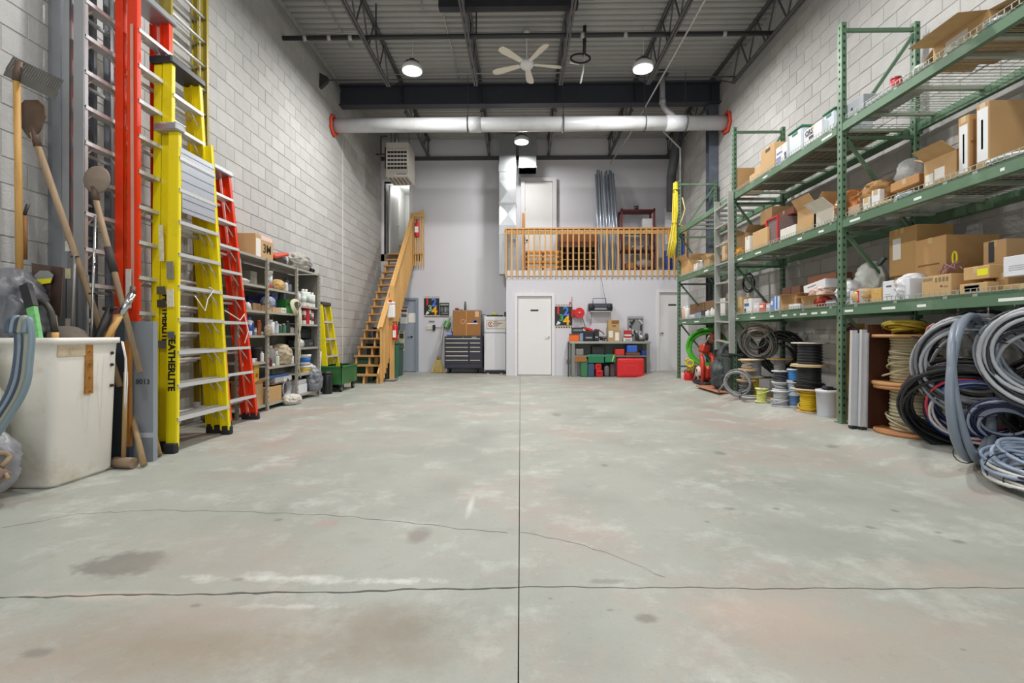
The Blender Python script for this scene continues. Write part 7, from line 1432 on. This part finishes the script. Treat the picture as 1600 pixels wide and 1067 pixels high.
spool((3.76, 7.12, FZ0), .17, .08, .58, '9a9a98', 'tall wooden-flanged spool standing behind the front spools', fc='b8915c', ridg=24)
P = Vector((3.30, 7.12, FZ0))
spool((P.x + .08, P.y + .2, FZ0), .13, .09, .24, '77777a', 'lower grey cable spool beside the dark tarp, with messy turns', loose=6, fc='c7a982'); spool((P.x + .08, P.y + .2, FZ0 + .242), .14, .06, .16, 'b9b4aa', 'middle wooden spool with pale loose wire beside the tarp', loose=7, fc='cdb38c'); spool((P.x + .1, P.y + .22, FZ0 + .404), .13, .06, .15, 'c9c0b2', 'upper wooden spool with pale loose wire beside the tarp', loose=6, fc='c9a97f')
coil('grey_cable_loop', 'loose grey cable loops standing on the floor beside the tarp', (P.x - .10, P.y + .1, FZ0 + .22), .19, (.55, .8, .0), [('9a9b9e', 3), ('7f8084', 2)], .012, .04, .03, 23, .05)
coil('pale_cable_loop', 'pale grey cable ends lying on the floor before the messy spools', (P.x - .02, P.y - .15, FZ0 + .03), .14, (.02, .05, 1), [('b7b7b5', 2), ('8b8480', 1)], .010, .05, .015, 29, .06)
# ---- red machine, hose, tarp (far bay)
gh = coil('green_hose', 'thick bright green hose coiled at the far end of the rack', (3.72, 9.75, .80), .36, (.45, 1, .05), [('4fb82a', 3), ('3fa522', 2)], .036, .05, .05, 31, .02)
q = thing('rusty_disc', 'rusty brown disc tilted inside the green hose', 'disc', (3.78, 9.5, .98)); MB().lathe([(0, 0), (.15, 0), (.15, .02), (0, .02)], 26, mat=Euler((.9, -.5, 0)).to_matrix().to_4x4()).obj('disc_plate', M('7a4f3a', .6, .3, var=.2), q); MB().lathe([(0, .02), (.05, .02), (.05, .06), (0, .06)], 16, mat=Euler((.9, -.5, 0)).to_matrix().to_4x4()).obj('hub', M('9a3a28', .5), q); MB().tube([(0, 0, 0), (.05, .05, -.35), (.05, .05, -.86)], .02, 8).obj('stand_pipe', IRON, q)
RM = M('c23a28', .45, .1, var=.15, scale=5, dirt='7a3a2c')
m = thing('red_pipe_machine', 'red pipe-threading machine with tubular frame under the far low shelf', 'machine', (3.44, 9.05, FZ0))
for pts, r_ in ((([-.12, -.15, .02], [-.12, -.15, .45], [-.1, .0, .55], [0, .25, .52]), .035), (([.05, -.2, .02], [.05, -.2, .5], [.08, 0, .56]), .045), (([-.12, .35, .02], [0, .25, .3], [0, .25, .52]), .03)): MB().tube(pts, r_, 10).obj('frame_tube', RM, m)
MB().box((0, .0, .22), (.22, .35, .26), (0, .15, .1), .05).obj('motor_housing', RM, m); MB().lathe([(0, 0), (.1, 0), (.11, .03), (.08, .06), (0, .07)], 20, mat=Matrix.Translation((-.13, -.02, .24)) @ Euler((0, -pi / 2, 0)).to_matrix().to_4x4()).obj('end_cover', M('d8b9ae', .45, var=.2), m); MB().box((0, 0, .04), (.3, .6, .06), bev=.02).obj('base', BLACK, m)
MB().tube([(-.15, -.1, .12), (-.2, -.05, .28), (-.14, .15, .33), (-.17, .25, .1)], .014, 8).obj('power_hose', BLACK, m); MB().box((0, .1, .66), (.16, .2, .16), (0, .3, 0), .03).obj('gear_box', M('b5391f', .5), m); MB().tube([(0, .1, .72), (-.05, -.25, .9)], .015, 8).obj('lever', M('b9b4ae', .4, .5), m)
r = can((3.42, 9.95, FZ0), .085, .16, 'cf1f1d', 'small bright red tank on the floor at the far rack post', name='red_tank', cat='tank', cap='b01a18'); MB().tube([(.0, 0, .16), (-.04, .05, .21), (-.09, .0, .17)], .012, 6).obj('carry_handle', BLACK, r)
coil('yellow_hose', 'yellow cord coil on the red tank at the far rack post', (3.42, 9.85, FZ0 + .36), .10, (.3, 1, .1), [('e8d42a', 5)], .013, .05, .04, 37, .05)
coil('yellow_cord_heap', 'second yellow cord bundle just above the red tank', (3.46, 9.92, FZ0 + .25), .085, (.1, 1, .7), [('d8c624', 5)], .011, .05, .04, 39, .05)
q = can((3.38, 10.12, FZ0), .055, .14, 'd9b6b0', 'small pinkish bottle beside the red tank', name='bottle', cat='bottle', cap='c98a84')
tp = lump('dark_tarp', (3.50, 8.12, FZ0 + .022), .42, (.5, .6, 1.08), M('43494b', .55, var=.3, scale=6, bump=.5, bscale=12), 'dark grey-green tarp draped over equipment at the foot of the aluminium ladder', 'tarp', 111, .24, 6, taper=.7)
q = thing('orange_sled', 'worn orange-edged skid plate on the floor under the dark tarp', 'skid', (3.33, 8.25, FZ0)); MB().box((0, 0, .012), (.4, 1.0, .02), bev=.008).obj('plate', M('b3785c', .6, var=.2), q); MB().tube([(-.2, -.5, .03), (-.12, -.53, .15), (0, -.5, .3)], .015, 8).obj('bent_rim', M('8d8f8d', .4, .4), q)
mo = thing('dark_equipment_case', 'dark grey-green case standing under the foot of the aluminium ladder', 'case', (3.41, 7.88, FZ0)); MB().box((0, 0, .29), (.26, .30, .58), bev=.03).obj('case_body', M('3f4a46', .5, var=.12), mo); MB().box((0, 0, .6), (.27, .31, .05), bev=.015).obj('lid', M('35403c', .5), mo)
# aluminium ladder leaning against the rack
def rail_ladder(name, label, a0, a1, b0, b1, n, mat, w=.075, t=.028):
    o = thing(name, label, 'ladder', a0); A0 = Vector((0, 0, 0)); A1 = Vector(a1) - Vector(a0); B0 = Vector(b0) - Vector(a0); B1 = Vector(b1) - Vector(a0)
    for p, q_ in ((A0, A1), (B0, B1)): MB().bar(p, q_, t, w, up=(-1, 0, 0)).obj('side_rail', mat, o)
    for i in range(n): s = (i + .5) / n; p, q_ = A0.lerp(A1, s), B0.lerp(B1, s); MB().bar(p, q_, .07, .022, up=(0, 0, 1)).obj('rung', mat, o)
    return o
AL2 = M('b7bab6', .4, .45, var=.1, scale=4, dirt='8f948f')
rail_ladder('aluminium_ladder', 'weathered aluminium ladder leaning upright against the front of the rack', (3.24, 8.05, .80), (3.31, 8.24, 3.28), (3.24, 7.50, .76), (3.31, 7.72, 3.30), 8, AL2, .085)
rp_ = thing('yellow_rope', 'long hank of yellow rope hung from the farthest rack upright', 'rope', (3.30, 10.40, 2.66)); q = MB(); rr = random.Random(6)
for k in range(16):
    x, y = rr.uniform(-.07, .07), rr.uniform(-.05, .05); q.tube([(x * .5, y, 1.62), (x * .9, y, 1.0), (x * .6 - .02, y, .75), (x * 1.3 - .05, y * 1.2, .35), (x * 1.2 - .10, y, rr.uniform(0, .08))], .013, 6)
q.obj('strands', M('e3cf3a', .7, var=.15, scale=20), rp_); MB().tube(ring_pts((-.0, 0, 1.45), .06, (0, 0, 1), 14), .012, 6, closed=True).obj('tie_top', M('6b6a2c', .7), rp_); MB().tube(ring_pts((-.02, 0, .76), .055, (0, 0, 1), 14), .012, 6, closed=True).obj('tie_middle', M('c9b52c', .7), rp_)
MB().tube([(.14, .0, 1.3), (.20, 0, 1.05), (.14, 0, .85), (.08, 0, .72), (.2, 0, .68)], .012, 6).obj('loose_end', M('d8c98a', .7), rp_)
# ---- near bay floor
q = tag(MB().bb(3.44, 3.72, 5.32, 5.35, FZ0, 1.17).obj('plywood_strip', wood('c09a55', .6, 'z')), 'tan plywood strip standing behind the middle rack post', 'board')
q = tag(MB().bb(3.46, 3.95, 4.90, 4.93, FZ0, 1.15).obj('brown_sheet', M('5a3524', .6, var=.15)), 'dark brown sheet standing in shadow right of the middle rack post', 'board')
for k, (px, pyb, pyt) in enumerate(((1331, 669, 516), (1346, 671, 515))):
    a = onZ(px, pyb, FZ0); X_ = a.x; b = onX(px + 3, pyt, X_ + .02)
    o = thing('strut_channel', ('left white steel strut with a black foot beside the rack post', 'right white steel strut with a black foot beside the rack post')[k], 'strut', a); D = b - a; MB().bar((0, 0, .03), D, .05, .035).obj('strut_web', M('d2d3d6', .4, .3, var=.04), o); MB().bar((.02, -.02, .03), D + Vector((.02, -.02, -.03)), .015, .045).obj('strut_lip', M('b9bbc0', .4, .3), o); MB().box((.01, 0, .015), (.06, .06, .03), bev=.006).obj('foot', BLACK, o)
o = thing('brown_lamp_base', 'dark brown shallow cone on the two white struts', 'cone', (onX(1340, 512, 3.5).x, onX(1340, 512, 3.5).y + .1, 1.08)); MB().lathe([(.11, 0), (.10, .01), (.03, .06), (.03, .09), (0, .09)], 20).obj('cone', M('4a2420', .5), o)
PX_, PY_ = 3.70, 4.62
spool((PX_, PY_, FZ0), .32, .20, .45, 'b9b193', 'large spool of cream cable at the bottom beside the white struts', fc='b07a4a', ridg=12, ft=.028, loose=2)
spool((PX_ + .0, PY_ + .02, FZ0 + .452), .32, .185, .48, 'b3a888', 'large spool of beige rope-like cable stacked on another', fc='b98a58', ridg=15, ft=.028, loose=5)
coil('yellow_rope_heap', 'heap of olive-yellow rope on the upper large spool', (PX_ - .08, PY_ + .02, FZ0 + .99), .17, (.1, .1, 1), [('b5a02c', 6), ('c9b340', 4)], .013, .1, .04, 43, .08, .9)
# big cable coils at the right
coil('metal_clad_coil', 'large coil of black and silver ribbed conduit hanging under the near low shelf', (3.58, 3.88, .84), .40, (.80, .75, .15), [('2b2c30', 11), ('a9abb0', 13), ('77797e', 8)], .0135, .12, .17, 51, .04, 1.0)
coil('metal_clad_coil', 'ribbed grey conduit coil at the right edge hanging beside the black and silver one', (3.50, 3.30, .90), .34, (.85, .6, .1), [('8a919b', 10), ('303237', 12), ('b4b7bc', 6)], .014, .11, .15, 53, .04, 1.05)
coil('grey_conduit_loop', 'two thick blue-grey hoses looping from the shelf down to the floor', (3.30, 3.62, .66), .50, (.52, -.85, .05), [('7d8794', 2)], .027, .03, .07, 57, .05, 1.0)
coil('black_cable_coil', 'wide black cable coil leaning low, ringed with red, white and blue wires', (3.60, 3.95, .44), .46, (.75, .75, .62), [('1d1e20', 16), ('2c2d31', 8)], .014, .09, .06, 59, .03, .95)
coil('coloured_wire_coil', 'red, white and blue wires coiled inside the wide black cable coil', (3.60, 3.90, .45), .34, (.75, .75, .55), [('c23a48', 4), ('dcd6d6', 5), ('3c63b8', 3), ('1f2b52', 6)], .011, .11, .05, 61, .05, .95)
coil('navy_wire_coil', 'dark navy wire coil nested at the middle of the cable pile', (3.55, 3.62, .42), .22, (.65, .7, .7), [('22294a', 9), ('9aa2b5', 3)], .010, .09, .04, 63, .04)
coil('black_hose_pile', 'black hoses filling the shadow behind the hanging conduit coils', (3.90, 3.5, .52), .42, (.7, .5, .4), [('18191b', 16)], .022, .2, .12, 65, .06)
coil('blue_grey_cable_heap', 'heap of pale blue-grey cable lying on the floor at the right edge', (3.29, 3.12, FZ0 + .10), .30, (-.25, -.15, 1), [('8d9bb0', 11), ('a9b4c4', 6)], .0125, .17, .06, 67, .08, .8)
coil('white_cable_coil', 'white cable loop on the floor beneath the blue-grey heap', (3.26, 3.10, FZ0 + .045), .30, (-.05, -.03, 1), [('cfcdc6', 4)], .012, .05, .02, 69, .05, .75)
coil('black_floor_cable', 'black cable loops lying flat on the floor nearest the camera', (3.26, 2.98, FZ0 + .022), .30, (0, 0, 1), [('202124', 4)], .010, .06, .008, 71, .06, .8)
q = tag(MB().tube([onX(1462, 505, 3.5), onX(1450, 512, 3.48), onX(1446, 525, 3.46), onX(1458, 535, 3.46)], .012, 8).obj('copper_pink_cable', M('c9958a', .5)), 'stray pinkish cable end curling left of the ribbed coil', 'cable')
for k, (px, Y_) in enumerate(((1562, 3.7), (1590, 3.5), (1510, 3.95))):
    tag(MB().tube([(3.5, Y_, 1.27), (3.5, Y_, 1.18), (3.52, Y_, 1.13), (3.57, Y_, 1.15)], .008, 6).obj('wire_hook', CHROME), ('steel wire hook under the near low shelf, middle of three', 'steel wire hook under the near low shelf, rightmost', 'steel wire hook under the near low shelf, leftmost')[k], 'hook')

# ================================================================ groups of alike things
GROUPS = {'carton': 'cartons', 'cable_spool': 'cable spools on the floor under the racking', 'step_ladder': 'step ladders along the left wall', 'extension_ladder': 'extension ladders on the left wall', 'storage_tote': 'storage totes', 'conduit': 'conduits under the roof', 'metal_bar': 'metal bars behind the white bin', 'spray_can': 'spray cans on the steel shelving', 'parts_box': 'small parts boxes on the shelves', 'bottle': 'bottles on the steel shelving', 'beaker': 'white beakers on the far low shelf', 'wire_hook': 'wire hooks under the near low shelf', 'strut_channel': 'white steel struts beside the rack post', 'steel_rod': 'thin steel rods in the white bin', 'pick_handle': 'loose wooden tool handles', 'notice': 'papers taped to the grey door', 'number_poster': 'numeral posters', 'fire_extinguisher': 'fire extinguishers by the stairs', 'can': 'cans on the steel shelving', 'tub': 'tubs on the steel shelving', 'black_cable_coil': 'black cable coils under the racking', 'grey_cable_coil': 'hanging grey cable coils', 'metal_clad_coil': 'ribbed conduit coils', 'blue_tarp_roll': 'blue wrapped rolls on the balcony', 'green_toolbox': 'green toolboxes under the bench', 'red_case': 'small red cases under the bench', 'white_carton': 'white paper cartons in the far bay', 'tool_case': 'black tool cases on the bench', 'pack': 'small packs on the middle low shelf', 'metal_box': 'silver metal boxes on the top shelf', 'white_bag': 'white plastic bags on the near low shelf', 'parts_tray': 'parts trays on the red shelving'}
LV_N = ('low', 'second', 'top')
for o in list(bpy.data.objects):
    if o.parent is not None or 'label' not in o.keys() or 'group' in o.keys(): continue
    st_ = o.name.split('.')[0]
    if st_ in ('carton', 'storage_tote', 'parts_box', 'pack') and o.location.x > 3.3:
        o['group'] = 'boxes on the %s shelves of the green racking' % LV_N[0 if o.location.z < 2.2 else 1 if o.location.z < 3.2 else 2]
    elif st_ in GROUPS and not (st_ == 'carton'): o['group'] = GROUPS[st_]
    elif st_ == 'carton': o['group'] = 'cartons on the steel shelving' if o.location.x < -3 else 'cartons at the back of the hall'
